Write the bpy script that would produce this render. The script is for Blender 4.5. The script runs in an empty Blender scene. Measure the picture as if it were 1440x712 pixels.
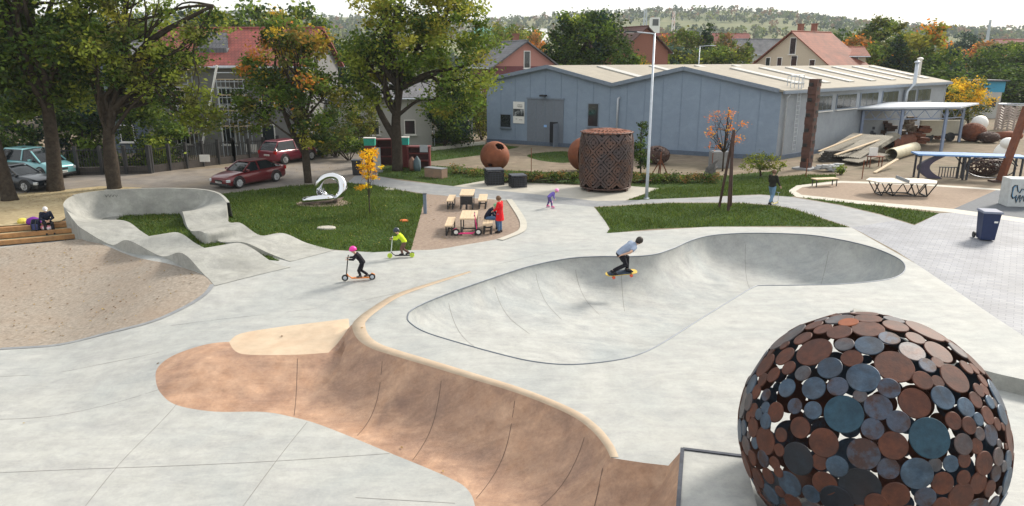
import bpy, bmesh, math, random
import numpy as np
from mathutils import Vector, Matrix, geometry, noise

# ------------------------------------------------------------------ scene, camera, light
SC = bpy.context.scene
COL = SC.collection
random.seed(7)
RNG = np.random.default_rng(7)
R = math.radians

FPX, YH, CH = 1000.0, 85.0, 7.35          # focal length in photo pixels, horizon row, camera height
PITCH = math.atan((356 - YH) / FPX)
SP, CP = math.sin(PITCH), math.cos(PITCH)
cam_d = bpy.data.cameras.new('camera')
cam = bpy.data.objects.new('camera', cam_d)
COL.objects.link(cam)
cam.location = (0, 0, CH)
cam.rotation_euler = (math.pi / 2 - PITCH, 0, 0)
cam_d.sensor_fit = 'HORIZONTAL'
cam_d.sensor_width = 36
cam_d.lens = 36 * FPX / 1440
cam_d.clip_start = 0.1
cam_d.clip_end = 6000
SC.camera = cam

SUN_AZ = (0.80, 0.60)                      # where the sun stands, seen from above
SUN_EL = R(36)
w = bpy.data.worlds.new('World')
SC.world = w
w.use_nodes = True
nt = w.node_tree
bg = nt.nodes['Background']
sky = nt.nodes.new('ShaderNodeTexSky')
sky.sky_type = 'NISHITA'
sky.sun_disc = False
sky.sun_elevation = SUN_EL
sky.sun_rotation = math.atan2(SUN_AZ[0], SUN_AZ[1])
sky.dust_density = 3.0
mixc = nt.nodes.new('ShaderNodeMix')
mixc.data_type = 'RGBA'
mixc.inputs[0].default_value = 0.62        # an overcast veil over the clear sky
mixc.inputs[7].default_value = (9.5, 9.45, 9.0, 1)
nt.links.new(sky.outputs[0], mixc.inputs[6])
nt.links.new(mixc.outputs[2], bg.inputs[0])
bg.inputs[1].default_value = 0.088
sl_ = bpy.data.lights.new('sun', 'SUN')
sl_.energy = 2.6
sl_.angle = R(13)
sl_.color = (1.0, 0.93, 0.82)
sun = bpy.data.objects.new('sun', sl_)
COL.objects.link(sun)
sd = Vector((SUN_AZ[0] * math.cos(SUN_EL), SUN_AZ[1] * math.cos(SUN_EL), math.sin(SUN_EL)))
sun.rotation_euler = sd.to_track_quat('Z', 'Y').to_euler()
sun.location = (60, 40, 60)
SC.view_settings.view_transform = 'Standard'
SC.view_settings.look = 'None'
SC.view_settings.exposure = 1.0
SC.view_settings.gamma = 1.0

# ------------------------------------------------------------------ pixel <-> place helpers
def ray(u, v):
    t = (356 - v) / FPX
    return ((u - 720) / FPX, CP + SP * t, -SP + CP * t)
def P(u, v, z=0.0):                        # point of height z seen at photo pixel (u, v)
    d = ray(u, v)
    k = (z - CH) / d[2]
    return Vector((d[0] * k, d[1] * k, z))
def slope(v):
    t = (356 - v) / FPX
    return (-SP + CP * t) / (CP + SP * t)
def hz(Y, v):                              # height of something Y metres away seen at row v
    return CH + Y * slope(v)
def atY(u, v, Y):
    d = ray(u, v)
    k = Y / d[1]
    return Vector((d[0] * k, Y, CH + d[2] * k))
def ppm(p):                                # photo pixels per metre at p
    return FPX / (p[1] * CP - (p[2] - CH) * SP)
def smooth(t):
    t = np.clip(t, 0, 1)
    return t * t * (3 - 2 * t)
def zfun(x, y):                            # the lower concrete falls gently towards the viewer
    y0 = 26 + 7 * smooth((-11 - np.asarray(x, float)) / 6)
    return -1.15 * smooth((y0 - y) / 10)
def G(u, v, h=0.0):
    z = 0.0
    for _ in range(12):
        p = P(u, v, z + h)
        z = float(zfun(p.x, p.y))
    return P(u, v, z + h)
def crom(pts, n=6, closed=False):          # Catmull-Rom through points of any dimension
    a = np.array([tuple(p) for p in pts], float)
    m = len(a)
    out = []
    for i in range(m if closed else m - 1):
        p0, p1, p2, p3 = (a[(i + k) % m] if closed else a[min(max(i + k, 0), m - 1)] for k in (-1, 0, 1, 2))
        for j in range(n):
            t = j / n
            out.append(0.5 * ((2 * p1) + (-p0 + p2) * t + (2 * p0 - 5 * p1 + 4 * p2 - p3) * t * t + (-p0 + 3 * p1 - 3 * p2 + p3) * t ** 3))
    if not closed:
        out.append(a[-1])
    return np.array(out)
def pip(poly, pts):                        # points in polygon, vectorised
    x, y = pts[:, 0], pts[:, 1]
    ins = np.zeros(len(pts), bool)
    n = len(poly)
    for i in range(n):
        x1, y1 = poly[i][0], poly[i][1]
        x2, y2 = poly[(i + 1) % n][0], poly[(i + 1) % n][1]
        c = (y1 > y) != (y2 > y)
        with np.errstate(divide='ignore', invalid='ignore'):
            xi = (x2 - x1) * (y - y1) / (y2 - y1 if y2 != y1 else 1e-12) + x1
        ins ^= c & (x < xi)
    return ins
def pldist(line, pts, closed=False):       # distance to a polyline and the line's z there
    L = np.asarray(line, float)
    if closed:
        L = np.vstack([L, L[:1]])
    best = np.full(len(pts), 1e9)
    bz = np.zeros(len(pts))
    for i in range(len(L) - 1):
        a, b = L[i], L[i + 1]
        d = b[:2] - a[:2]
        ll = max(d @ d, 1e-12)
        t = np.clip(((pts[:, :2] - a[:2]) @ d) / ll, 0, 1)
        q = a[:2] + t[:, None] * d
        dist = np.hypot(pts[:, 0] - q[:, 0], pts[:, 1] - q[:, 1])
        m = dist < best
        best[m] = dist[m]
        if L.shape[1] > 2:
            bz[m] = (a[2] + t * (b[2] - a[2]))[m]
    return best, bz

# ------------------------------------------------------------------ materials
MATS = {}
def mat(name, c, rough=0.7, metal=0.0, var=0.15, scale=6.0, bump=0.0, bscale=None, c2=None, stain=0.0, sscale=0.35,
        sc=None, spec=0.5, streak=0.0, srot=0.6, detail=6.0, contrast=(0.3, 0.7), leaf=False, trans=0.0, coat=0.0, tfac=None):
    if name in MATS:
        return MATS[name]
    m = bpy.data.materials.new(name)
    MATS[name] = m
    m.use_nodes = True
    t = m.node_tree
    N, L = t.nodes, t.links
    b = N['Principled BSDF']
    b.inputs['Roughness'].default_value = rough
    b.inputs['Metallic'].default_value = metal
    b.inputs['Specular IOR Level'].default_value = spec
    b.inputs['Coat Weight'].default_value = coat
    if c2 is None:
        c1 = tuple(max(0, x * (1 - var)) for x in c)
        c2 = tuple(min(1, x * (1 + var)) for x in c)
    else:
        c1 = c
    tc = N.new('ShaderNodeTexCoord')
    nz = N.new('ShaderNodeTexNoise')
    nz.inputs['Scale'].default_value = scale
    nz.inputs['Detail'].default_value = detail
    nz.inputs['Roughness'].default_value = 0.65
    L.new(tc.outputs['Object'], nz.inputs['Vector'])
    rp = N.new('ShaderNodeValToRGB')
    rp.color_ramp.elements[0].position = contrast[0]
    rp.color_ramp.elements[1].position = contrast[1]
    rp.color_ramp.elements[0].color = (*c1, 1)
    rp.color_ramp.elements[1].color = (*c2, 1)
    L.new(nz.outputs['Fac'], rp.inputs['Fac'])
    col = rp.outputs['Color']
    if stain:
        n2 = N.new('ShaderNodeTexNoise')
        n2.inputs['Scale'].default_value = sscale
        n2.inputs['Detail'].default_value = 7
        n2.inputs['Roughness'].default_value = 0.6
        n2.inputs['Distortion'].default_value = 0.6
        L.new(tc.outputs['Object'], n2.inputs['Vector'])
        r2 = N.new('ShaderNodeValToRGB')
        r2.color_ramp.elements[0].position = 0.42
        r2.color_ramp.elements[1].position = 0.68
        r2.color_ramp.elements[0].color = (0, 0, 0, 1)
        r2.color_ramp.elements[1].color = (stain, stain, stain, 1)
        L.new(n2.outputs['Fac'], r2.inputs['Fac'])
        mx = N.new('ShaderNodeMix')
        mx.data_type = 'RGBA'
        mx.inputs[7].default_value = (*(sc or tuple(x * 0.5 for x in c)), 1)
        L.new(r2.outputs['Color'], mx.inputs[0])
        L.new(col, mx.inputs[6])
        col = mx.outputs[2]
    if streak:
        mp = N.new('ShaderNodeMapping')
        mp.inputs['Rotation'].default_value = (0, 0, srot)
        mp.inputs['Scale'].default_value = (0.5, 1.5, 1)
        n3 = N.new('ShaderNodeTexNoise')
        n3.inputs['Scale'].default_value = 1.3
        n3.inputs['Detail'].default_value = 9
        n3.inputs['Roughness'].default_value = 0.72
        n3.inputs['Distortion'].default_value = 0.9
        n4 = N.new('ShaderNodeTexNoise')
        n4.inputs['Scale'].default_value = 13
        n4.inputs['Detail'].default_value = 8
        n4.inputs['Roughness'].default_value = 0.8
        L.new(tc.outputs['Object'], mp.inputs[0])
        L.new(mp.outputs[0], n3.inputs['Vector'])
        L.new(tc.outputs['Object'], n4.inputs['Vector'])
        for nn_, k_ in ((n3, streak), (n4, streak * .7)):
            r3 = N.new('ShaderNodeValToRGB')
            r3.color_ramp.elements[0].position = 0.33
            r3.color_ramp.elements[1].position = 0.62
            lo = 1 - k_
            r3.color_ramp.elements[0].color = (lo, lo, lo * 1.02, 1)
            r3.color_ramp.elements[1].color = (1.03, 1.03, 1.02, 1)
            L.new(nn_.outputs['Fac'], r3.inputs['Fac'])
            mx = N.new('ShaderNodeMix')
            mx.data_type = 'RGBA'
            mx.blend_type = 'MULTIPLY'
            mx.inputs[0].default_value = 1
            L.new(col, mx.inputs[6])
            L.new(r3.outputs['Color'], mx.inputs[7])
            col = mx.outputs[2]
    if leaf:
        at = N.new('ShaderNodeAttribute')
        at.attribute_name = 'tint'
        mx = N.new('ShaderNodeMix')
        mx.data_type = 'RGBA'
        mx.blend_type = 'MULTIPLY'
        mx.inputs[0].default_value = 1
        L.new(col, mx.inputs[6])
        L.new(at.outputs['Color'], mx.inputs[7])
        col = mx.outputs[2]
        tr = N.new('ShaderNodeBsdfTranslucent')
        L.new(col, tr.inputs['Color'])
        ms = N.new('ShaderNodeMixShader')
        ms.inputs[0].default_value = 0.35
        L.new(b.outputs[0], ms.inputs[1])
        L.new(tr.outputs[0], ms.inputs[2])
        L.new(ms.outputs[0], N['Material Output'].inputs['Surface'])
    L.new(col, b.inputs['Base Color'])
    if bump:
        bp = N.new('ShaderNodeBump')
        bp.inputs['Strength'].default_value = 1.0
        bp.inputs['Distance'].default_value = bump
        nb = nz
        if bscale:
            nb = N.new('ShaderNodeTexNoise')
            nb.inputs['Scale'].default_value = bscale
            nb.inputs['Detail'].default_value = 5
            L.new(tc.outputs['Object'], nb.inputs['Vector'])
        L.new(nb.outputs['Fac'], bp.inputs['Height'])
        L.new(bp.outputs['Normal'], b.inputs['Normal'])
    return m
def brickmat(name, c1, c2, cm, sx, sy, mortar=0.02, rough=0.8, rot=0.0, vary=0.12, spec=0.5):
    if name in MATS:
        return MATS[name]
    m = mat(name, c1, rough=rough, spec=spec)
    t = m.node_tree
    N, L = t.nodes, t.links
    b = N['Principled BSDF']
    tc = N.new('ShaderNodeTexCoord')
    mp = N.new('ShaderNodeMapping')
    mp.inputs['Rotation'].default_value = (0, 0, rot)
    br = N.new('ShaderNodeTexBrick')
    br.inputs['Color1'].default_value = (*c1, 1)
    br.inputs['Color2'].default_value = (*c2, 1)
    br.inputs['Mortar'].default_value = (*cm, 1)
    br.inputs['Scale'].default_value = 1
    br.inputs['Brick Width'].default_value = sx
    br.inputs['Row Height'].default_value = sy
    br.inputs['Mortar Size'].default_value = mortar
    L.new(tc.outputs['Object'], mp.inputs[0])
    L.new(mp.outputs[0], br.inputs['Vector'])
    nz = N.new('ShaderNodeTexNoise')
    nz.inputs['Scale'].default_value = 0.6
    nz.inputs['Detail'].default_value = 8
    L.new(tc.outputs['Object'], nz.inputs['Vector'])
    rp = N.new('ShaderNodeValToRGB')
    rp.color_ramp.elements[0].position = 0.3
    rp.color_ramp.elements[1].position = 0.7
    rp.color_ramp.elements[0].color = (1 - vary * 2, 1 - vary * 2, 1 - vary * 2, 1)
    rp.color_ramp.elements[1].color = (1 + vary, 1 + vary, 1 + vary, 1)
    L.new(nz.outputs['Fac'], rp.inputs['Fac'])
    mx = N.new('ShaderNodeMix')
    mx.data_type = 'RGBA'
    mx.blend_type = 'MULTIPLY'
    mx.inputs[0].default_value = 1
    L.new(br.outputs['Color'], mx.inputs[6])
    L.new(rp.outputs['Color'], mx.inputs[7])
    L.new(mx.outputs[2], b.inputs['Base Color'])
    return m

CONC = mat('concrete', (0.375, 0.378, 0.36), rough=0.68, spec=.3, var=0.12, scale=2.2, bump=0.003, bscale=40, stain=0.45, sscale=0.3, sc=(0.25, 0.28, 0.29), detail=9, streak=.15)
BOWLC = mat('bowl_concrete', (0.38, 0.385, 0.37), rough=0.75, spec=.25, var=0.14, scale=1.6, bump=0.003, bscale=40, stain=0.45, sscale=0.28, sc=(0.22, 0.265, 0.29), detail=9, streak=.18, srot=1.9)
PUMPC = mat('pump_concrete', (0.35, 0.35, 0.325), rough=0.75, spec=.25, var=0.14, scale=2.5, stain=0.5, sscale=0.7, sc=(0.22, 0.22, 0.2), bump=0.003, bscale=30, streak=.2)
BROWN = mat('brown_concrete', (0.37, 0.215, 0.135), rough=0.6, c2=(0.53, 0.345, 0.235), spec=.3, scale=2.4, stain=0.7, sscale=0.8, sc=(0.24, 0.15, 0.115), bump=0.003, bscale=40, detail=10, streak=.28, srot=-.5)
TAN = mat('tan_concrete', (0.47, 0.37, 0.265), rough=0.55, var=0.12, scale=3, stain=0.4, sscale=0.8, sc=(0.42, 0.28, 0.18))
DIRT = mat('dirt', (0.145, 0.112, 0.082), c2=(0.26, 0.21, 0.155), rough=0.95, scale=1.2, stain=0.6, sscale=0.25, sc=(0.13, 0.12, 0.08), bump=0.02, bscale=8, spec=0.2)
ROAD = mat('gravel_road', (0.13, 0.12, 0.115), c2=(0.24, 0.215, 0.19), rough=0.9, scale=0.9, stain=0.4, sscale=0.3, sc=(0.26, 0.2, 0.13), bump=0.01, bscale=14, spec=0.25)
GRAVEL = mat('gravel', (0.19, 0.16, 0.13), c2=(0.35, 0.305, 0.255), rough=0.95, scale=9, stain=0.45, sscale=0.4, sc=(0.27, 0.20, 0.145), bump=0.012, bscale=30, spec=0.2, detail=10)
PICG = mat('picnic_gravel', (0.19, 0.14, 0.11), c2=(0.32, 0.255, 0.205), rough=0.95, scale=6, stain=0.35, sscale=0.5, sc=(0.2, 0.15, 0.12), bump=0.012, bscale=30, spec=0.2)
SAND = mat('sandy_soil', (0.28, 0.225, 0.13), c2=(0.46, 0.38, 0.235), rough=0.95, scale=4, stain=0.5, sscale=0.8, sc=(0.22, 0.16, 0.09), bump=0.015, bscale=16, spec=0.2)
LAWN = mat('lawn', (0.022, 0.05, 0.012), c2=(0.05, 0.085, 0.02), rough=0.95, scale=3, stain=0.4, sscale=0.5, sc=(0.07, 0.075, 0.03), bump=0.04, bscale=20, spec=0.1)
PATH = mat('grey_path', (0.245, 0.25, 0.255), rough=0.65, var=0.18, scale=2, stain=0.5, sscale=0.5, sc=(0.17, 0.19, 0.215), streak=.15)
SLAB = mat('pale_slab', (0.42, 0.395, 0.34), rough=0.6, var=0.08, scale=2, stain=0.4, sscale=0.5, sc=(0.33, 0.315, 0.27), streak=.15)
PAVE = brickmat('pavers', (0.19, 0.20, 0.23), (0.24, 0.25, 0.275), (0.13, 0.135, 0.155), 0.4, 0.2, 0.012, rough=0.62, rot=R(35))
PAD = mat('court_gravel', (0.23, 0.175, 0.135), c2=(0.33, 0.26, 0.20), rough=0.95, scale=5, stain=0.3, sscale=0.4, sc=(0.2, 0.155, 0.12), bump=0.008, bscale=30, spec=0.2)
RUBBER = mat('dark_surface', (0.085, 0.095, 0.11), rough=0.8, var=0.2, scale=5, bump=0.005, bscale=40)
KERB = mat('kerb', (0.42, 0.40, 0.345), rough=0.7, var=0.1, scale=3)
DARK = mat('dark_mark', (0.06, 0.06, 0.06), rough=0.8)
JOINT = mat('saw_cut', (0.17, 0.16, 0.15), rough=0.9)
BJOINT = mat('brown_saw_cut', (0.12, 0.075, 0.055), rough=0.9)
STEELD = mat('dark_steel', (0.06, 0.065, 0.08), rough=0.4, metal=0.7, var=0.3)
BLACK = mat('black_plastic', (0.016, 0.016, 0.018), rough=0.5)
GALV = mat('galvanised', (0.45, 0.49, 0.54), rough=0.4, metal=0.35, var=0.12)
WOOD = mat('light_wood', (0.48, 0.37, 0.24), rough=0.6, var=0.2, scale=8)
TIMBER = mat('timber', (0.36, 0.19, 0.075), rough=0.75, var=0.3, scale=5, stain=0.5, sscale=1.5, sc=(0.2, 0.11, 0.06))
RUST = mat('rust', (0.13, 0.045, 0.025), c2=(0.26, 0.09, 0.045), rough=0.75, scale=4, bump=0.003, bscale=30, stain=0.5, sscale=2, sc=(0.07, 0.035, 0.03), spec=0.3)
RUSTD = mat('dark_rust', (0.045, 0.028, 0.025), c2=(0.10, 0.05, 0.038), rough=0.6, metal=0.3, scale=5, bump=0.003, bscale=30)
RUSTO = mat('orange_rust', (0.17, 0.052, 0.026), c2=(0.27, 0.088, 0.04), rough=0.75, scale=3, stain=0.4, sscale=2, sc=(0.13, 0.05, 0.03), spec=0.3)
GLASS = mat('window_glass', (0.02, 0.026, 0.03), rough=0.08, var=0.3, scale=0.6, spec=0.8)
WHITE = mat('white_paint', (0.74, 0.73, 0.70), rough=0.5, var=0.06)
BARK = mat('bark', (0.028, 0.022, 0.017), c2=(0.07, 0.055, 0.042), rough=0.95, scale=5, bump=0.03, bscale=9, spec=0.15)
LEAF = mat('leaf', (0.75, 0.75, 0.75), c2=(1, 1, 1), rough=0.7, scale=3, leaf=True, spec=0.08)
CHROME = mat('chrome', (0.66, 0.67, 0.69), rough=0.05, metal=1.0, var=0.02)

# ------------------------------------------------------------------ mesh builder
def tag(o, label=None, cat=None, group=None, kind=None):
    if label: o['label'] = label
    if cat: o['category'] = cat
    if group: o['group'] = group
    if kind: o['kind'] = kind
    return o
def empty(name, loc, label, cat, group=None, rz=0.0):
    o = bpy.data.objects.new(name, None)
    o.empty_display_size = 0.3
    COL.objects.link(o)
    o.location = loc
    o.rotation_euler = (0, 0, rz)
    return tag(o, label, cat, group)
class MB:
    def __init__(s):
        s.v, s.f = [], []
    def add(s, vs, fs):
        o = len(s.v)
        s.v += [tuple(v) for v in vs]
        s.f += [tuple(i + o for i in f) for f in fs]
        return s
    def box(s, c, d, rz=0.0, M=None, taper=1.0):
        hx, hy, hz_ = d[0] / 2, d[1] / 2, d[2] / 2
        vs = []
        for z in (-1, 1):
            k = taper if z > 0 else 1
            vs += [Vector((-hx * k, -hy * k, z * hz_)), Vector((hx * k, -hy * k, z * hz_)), Vector((hx * k, hy * k, z * hz_)), Vector((-hx * k, hy * k, z * hz_))]
        if M is None:
            M = Matrix.Rotation(rz, 3, 'Z')
        vs = [M @ v + Vector(c) for v in vs]
        return s.add(vs, [(3, 2, 1, 0), (4, 5, 6, 7), (0, 1, 5, 4), (1, 2, 6, 5), (2, 3, 7, 6), (3, 0, 4, 7)])
    def beam(s, a, b, w, h=None, up=(0, 0, 1)):
        a, b = Vector(a), Vector(b)
        h = h or w
        d = b - a
        x = d.normalized()
        u = Vector(up)
        if abs(x.dot(u)) > 0.99: u = Vector((0, 1, 0))
        y = u.cross(x).normalized()
        z = x.cross(y)
        M = Matrix((x, y, z)).transposed()
        return s.box((a + b) / 2, (d.length, w, h), M=M)
    def tube(s, pts, rad, n=8, closed=False, cap=True):
        pts = [Vector(p) for p in pts]
        m = len(pts)
        if not hasattr(rad, '__len__'): rad = [rad] * m
        rings = []
        prev = None
        for i, p in enumerate(pts):
            if closed:
                t = pts[(i + 1) % m] - pts[i - 1]
            else:
                t = pts[min(i + 1, m - 1)] - pts[max(i - 1, 0)]
            t.normalize()
            if prev is None:
                u = Vector((0, 0, 1)) if abs(t.z) < 0.9 else Vector((1, 0, 0))
            else:
                u = prev
            a = (u - t * u.dot(t))
            if a.length < 1e-6: a = t.orthogonal()
            a.normalize()
            prev = a
            b = t.cross(a)
            rings.append([p + (a * math.cos(2 * math.pi * k / n) + b * math.sin(2 * math.pi * k / n)) * rad[i] for k in range(n)])
        vs = [v for r_ in rings for v in r_]
        fs = []
        for i in range(m if closed else m - 1):
            j = (i + 1) % m
            for k in range(n):
                l = (k + 1) % n
                fs.append((i * n + k, i * n + l, j * n + l, j * n + k))
        if cap and not closed:
            fs.append(tuple(range(n - 1, -1, -1)))
            fs.append(tuple((m - 1) * n + k for k in range(n)))
        return s.add(vs, fs)
    def lathe(s, prof, n=16, c=(0, 0, 0), M=None, cap=True):
        vs, fs = [], []
        for r_, z in prof:
            for k in range(n):
                v = Vector((r_ * math.cos(2 * math.pi * k / n), r_ * math.sin(2 * math.pi * k / n), z))
                vs.append((M @ v if M else v) + Vector(c))
        for i in range(len(prof) - 1):
            for k in range(n):
                l = (k + 1) % n
                fs.append((i * n + k, i * n + l, (i + 1) * n + l, (i + 1) * n + k))
        if cap:
            fs.append(tuple(range(n - 1, -1, -1)))
            fs.append(tuple((len(prof) - 1) * n + k for k in range(n)))
        return s.add(vs, fs)
    def ball(s, c, r_, n=12, m=8, sc=(1, 1, 1), M=None):
        vs, fs = [], []
        for i in range(m + 1):
            a = math.pi * i / m
            for k in range(n):
                v = Vector((math.sin(a) * math.cos(2 * math.pi * k / n) * sc[0], math.sin(a) * math.sin(2 * math.pi * k / n) * sc[1], math.cos(a) * sc[2])) * r_
                vs.append((M @ v if M else v) + Vector(c))
        for i in range(m):
            for k in range(n):
                l = (k + 1) % n
                fs.append((i * n + k, (i + 1) * n + k, (i + 1) * n + l, i * n + l))
        return s.add(vs, fs)
    def prism(s, poly, z0, z1, M=None, c=(0, 0, 0)):
        n = len(poly)
        vs = [Vector((p[0], p[1], z)) for z in (z0, z1) for p in poly]
        vs = [(M @ v if M else v) + Vector(c) for v in vs]
        fs = [tuple(range(n - 1, -1, -1)), tuple(range(n, 2 * n))]
        fs += [(i, (i + 1) % n, n + (i + 1) % n, n + i) for i in range(n)]
        return s.add(vs, fs)
    def build(s, name, m, parent=None, sm=False, bevel=0.0, fix=True):
        me = bpy.data.meshes.new(name)
        me.from_pydata(s.v, [], s.f)
        if m: me.materials.append(m)
        if fix or bevel:
            b = bmesh.new()
            b.from_mesh(me)
            bmesh.ops.remove_doubles(b, verts=b.verts, dist=1e-5)
            bmesh.ops.recalc_face_normals(b, faces=b.faces)
            if bevel:
                es = [e for e in b.edges if len(e.link_faces) == 2 and e.calc_face_angle(0) > 0.6]
                bmesh.ops.bevel(b, geom=es, offset=bevel, segments=2, affect='EDGES', profile=0.6)
            b.to_mesh(me)
            b.free()
        if sm: me.polygons.foreach_set('use_smooth', [True] * len(me.polygons))
        if sm == 'auto':
            pass
        o = bpy.data.objects.new(name, me)
        COL.objects.link(o)
        if parent: o.parent = parent
        return o
def copy_tree(o, parent=None):
    c = o.copy()
    COL.objects.link(c)
    c.parent = parent
    for ch in list(o.children):
        copy_tree(ch, c)
    return c
def fastmesh(name, V, F, m, parent=None, cols=None, k=4, sm=False):
    V = np.asarray(V, np.float32)
    F = np.asarray(F, np.int32)
    me = bpy.data.meshes.new(name)
    me.vertices.add(len(V))
    me.vertices.foreach_set('co', V.ravel())
    me.loops.add(F.size)
    me.loops.foreach_set('vertex_index', F.ravel())
    me.polygons.add(len(F))
    me.polygons.foreach_set('loop_start', np.arange(0, F.size, k, dtype=np.int32))
    me.update(calc_edges=True)
    if cols is not None:
        a = me.color_attributes.new('tint', 'FLOAT_COLOR', 'POINT')
        a.data.foreach_set('color', np.asarray(cols, np.float32).ravel())
    if sm: me.polygons.foreach_set('use_smooth', np.ones(len(F), bool))
    me.materials.append(m)
    o = bpy.data.objects.new(name, me)
    COL.objects.link(o)
    if parent: o.parent = parent
    return o
# ------------------------------------------------------------------ the ground, one triangulation split by surface
LIP_PX = [(690, 372), (660, 382), (610, 397), (555, 415), (519, 436), (500, 451), (496, 461), (503, 476), (520, 488), (546, 497), (600, 513), (660, 531), (731, 553), (797, 580), (830, 602), (850, 625), (860, 644)]
lip = crom([P(*q) for q in LIP_PX], 6)
RIM_PX = [(573, 447), (582, 434), (622, 416), (684, 394), (743, 375), (797, 364), (840, 361), (886, 361), (920, 358), (948, 349), (973, 338), (1003, 331), (1057, 328), (1130, 330), (1180, 337), (1226, 348), (1262, 363), (1273, 376), (1264, 388), (1237, 395), (1180, 400), (1120, 401.5), (1075, 402), (1060, 404), (1034, 419), (985, 449), (936, 480), (903, 497), (866, 507), (805, 513), (752, 509), (702, 498), (641, 481), (600, 468), (580, 457)]
rim = crom([P(*q) for q in RIM_PX], 9, closed=True)
RIMC = rim[:, :2]
ditch = [P(*q) for q in [(872, 646), (905, 651), (940, 655)]]
PLZ = 0.5
plat_edge = [P(960, 632, PLZ), P(945, 830, PLZ)]
dirp = (Vector(plat_edge[1]) - Vector(plat_edge[0])).normalized()
# upper edge of the brown ramp: kicker table, hip, deck lip, ditch mouth, ledge
TZ = -0.46
tab_front = crom([P(u, v, TZ) for u, v in [(322, 481), (331, 494), (352, 499), (417, 499), (462, 496)]], 4)
hip = np.array([tuple(P(474, 484, -0.40)), tuple(P(483, 472, -0.30)), tuple(P(490, 462, -0.15))])
i0 = 5 * 6
upper = np.vstack([tab_front, hip, lip[i0:], np.array([tuple(p) for p in ditch]), np.array([tuple(p) for p in plat_edge])])
tab_back = crom([P(u, v, TZ) for u, v in [(322, 481), (339, 469), (393, 460), (450, 453), (490, 448)]], 4)
def zbase(x, y):
    p_ = np.array([[x, y]])
    z_ = zfun(p_[:, 0], p_[:, 1])
    d_, _ = pldist(tab_back, p_)
    return float((z_ + (TZ - z_) * np.exp(-(d_ / 2.2) ** 2) * smooth((-p_[:, 0] - 3.5) / 2.5))[0])
def G2(u, v):
    z_ = -0.7
    for _ in range(60):
        q_ = P(u, v, z_)
        z_ = .7 * z_ + .3 * zbase(q_.x, q_.y)
    return P(u, v, z_)
foot = crom([P(322, 481, TZ)] + [G2(u, v) for u, v in [(298, 483), (270, 490), (240, 502), (222, 517), (219, 534), (226, 553), (249, 570), (302, 579)]] + [G(u, v) for u, v in [(370, 582), (409, 587), (454, 599), (553, 639), (625, 669), (656, 687), (668, 712), (666, 745), (650, 800), (640, 830)]], 6)
bank_poly = np.vstack([upper[:, :2], foot[::-1, :2]])
table_poly = np.vstack([tab_back[:, :2], np.array([tuple(P(493, 456, -0.1)[:2])]), hip[::-1, :2], tab_front[::-1, :2]])
sunk = crom([P(*q) for q in [(1196, 437), (1215, 446), (1260, 470), (1320, 500), (1385, 521), (1440, 534), (1560, 560)]], 5)[:, :2]
SUNK_Z = -0.4
sunk_poly = np.vstack([sunk, np.array([tuple(P(*q)[:2]) for q in [(1700, 800), (1150, 820), (1130, 650)]])])
deck_poly = np.vstack([lip[:, :2], np.array([tuple(p[:2]) for p in ditch]), np.array([tuple(P(960, 634)[:2]), tuple(P(945, 850)[:2]), (14, 4), (60, 4), (60, 21)]),
                       np.array([tuple(P(*q)[:2]) for q in [(1440, 472), (1300, 378), (1197, 320), (735, 330)]])])
def poly(px, n=0, closed=True, f=P):
    pts = [f(*q) for q in px]
    return crom(pts, n, closed=True)[:, :2] if n else np.array([tuple(p[:2]) for p in pts])
berm_in = [(152, 309), (175, 302), (210, 300), (256, 300), (266, 322), (290, 332), (312, 342), (345, 342), (393, 367), (362, 365), (336, 345), (290, 350), (250, 329), (212, 334), (182, 313)]
PADP = [(1108, 269), (1120, 261), (1182, 254.5), (1290, 258), (1408, 266), (1560, 274), (1560, 325), (1440, 313), (1339, 299), (1190, 285), (1120, 277)]
PADI = [(1119, 269), (1128, 263.5), (1184, 257), (1290, 260.5), (1408, 268), (1560, 277), (1560, 319), (1440, 307), (1341, 294), (1192, 281), (1127, 274)]
def fixed(a): return np.array(a, float)
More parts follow.
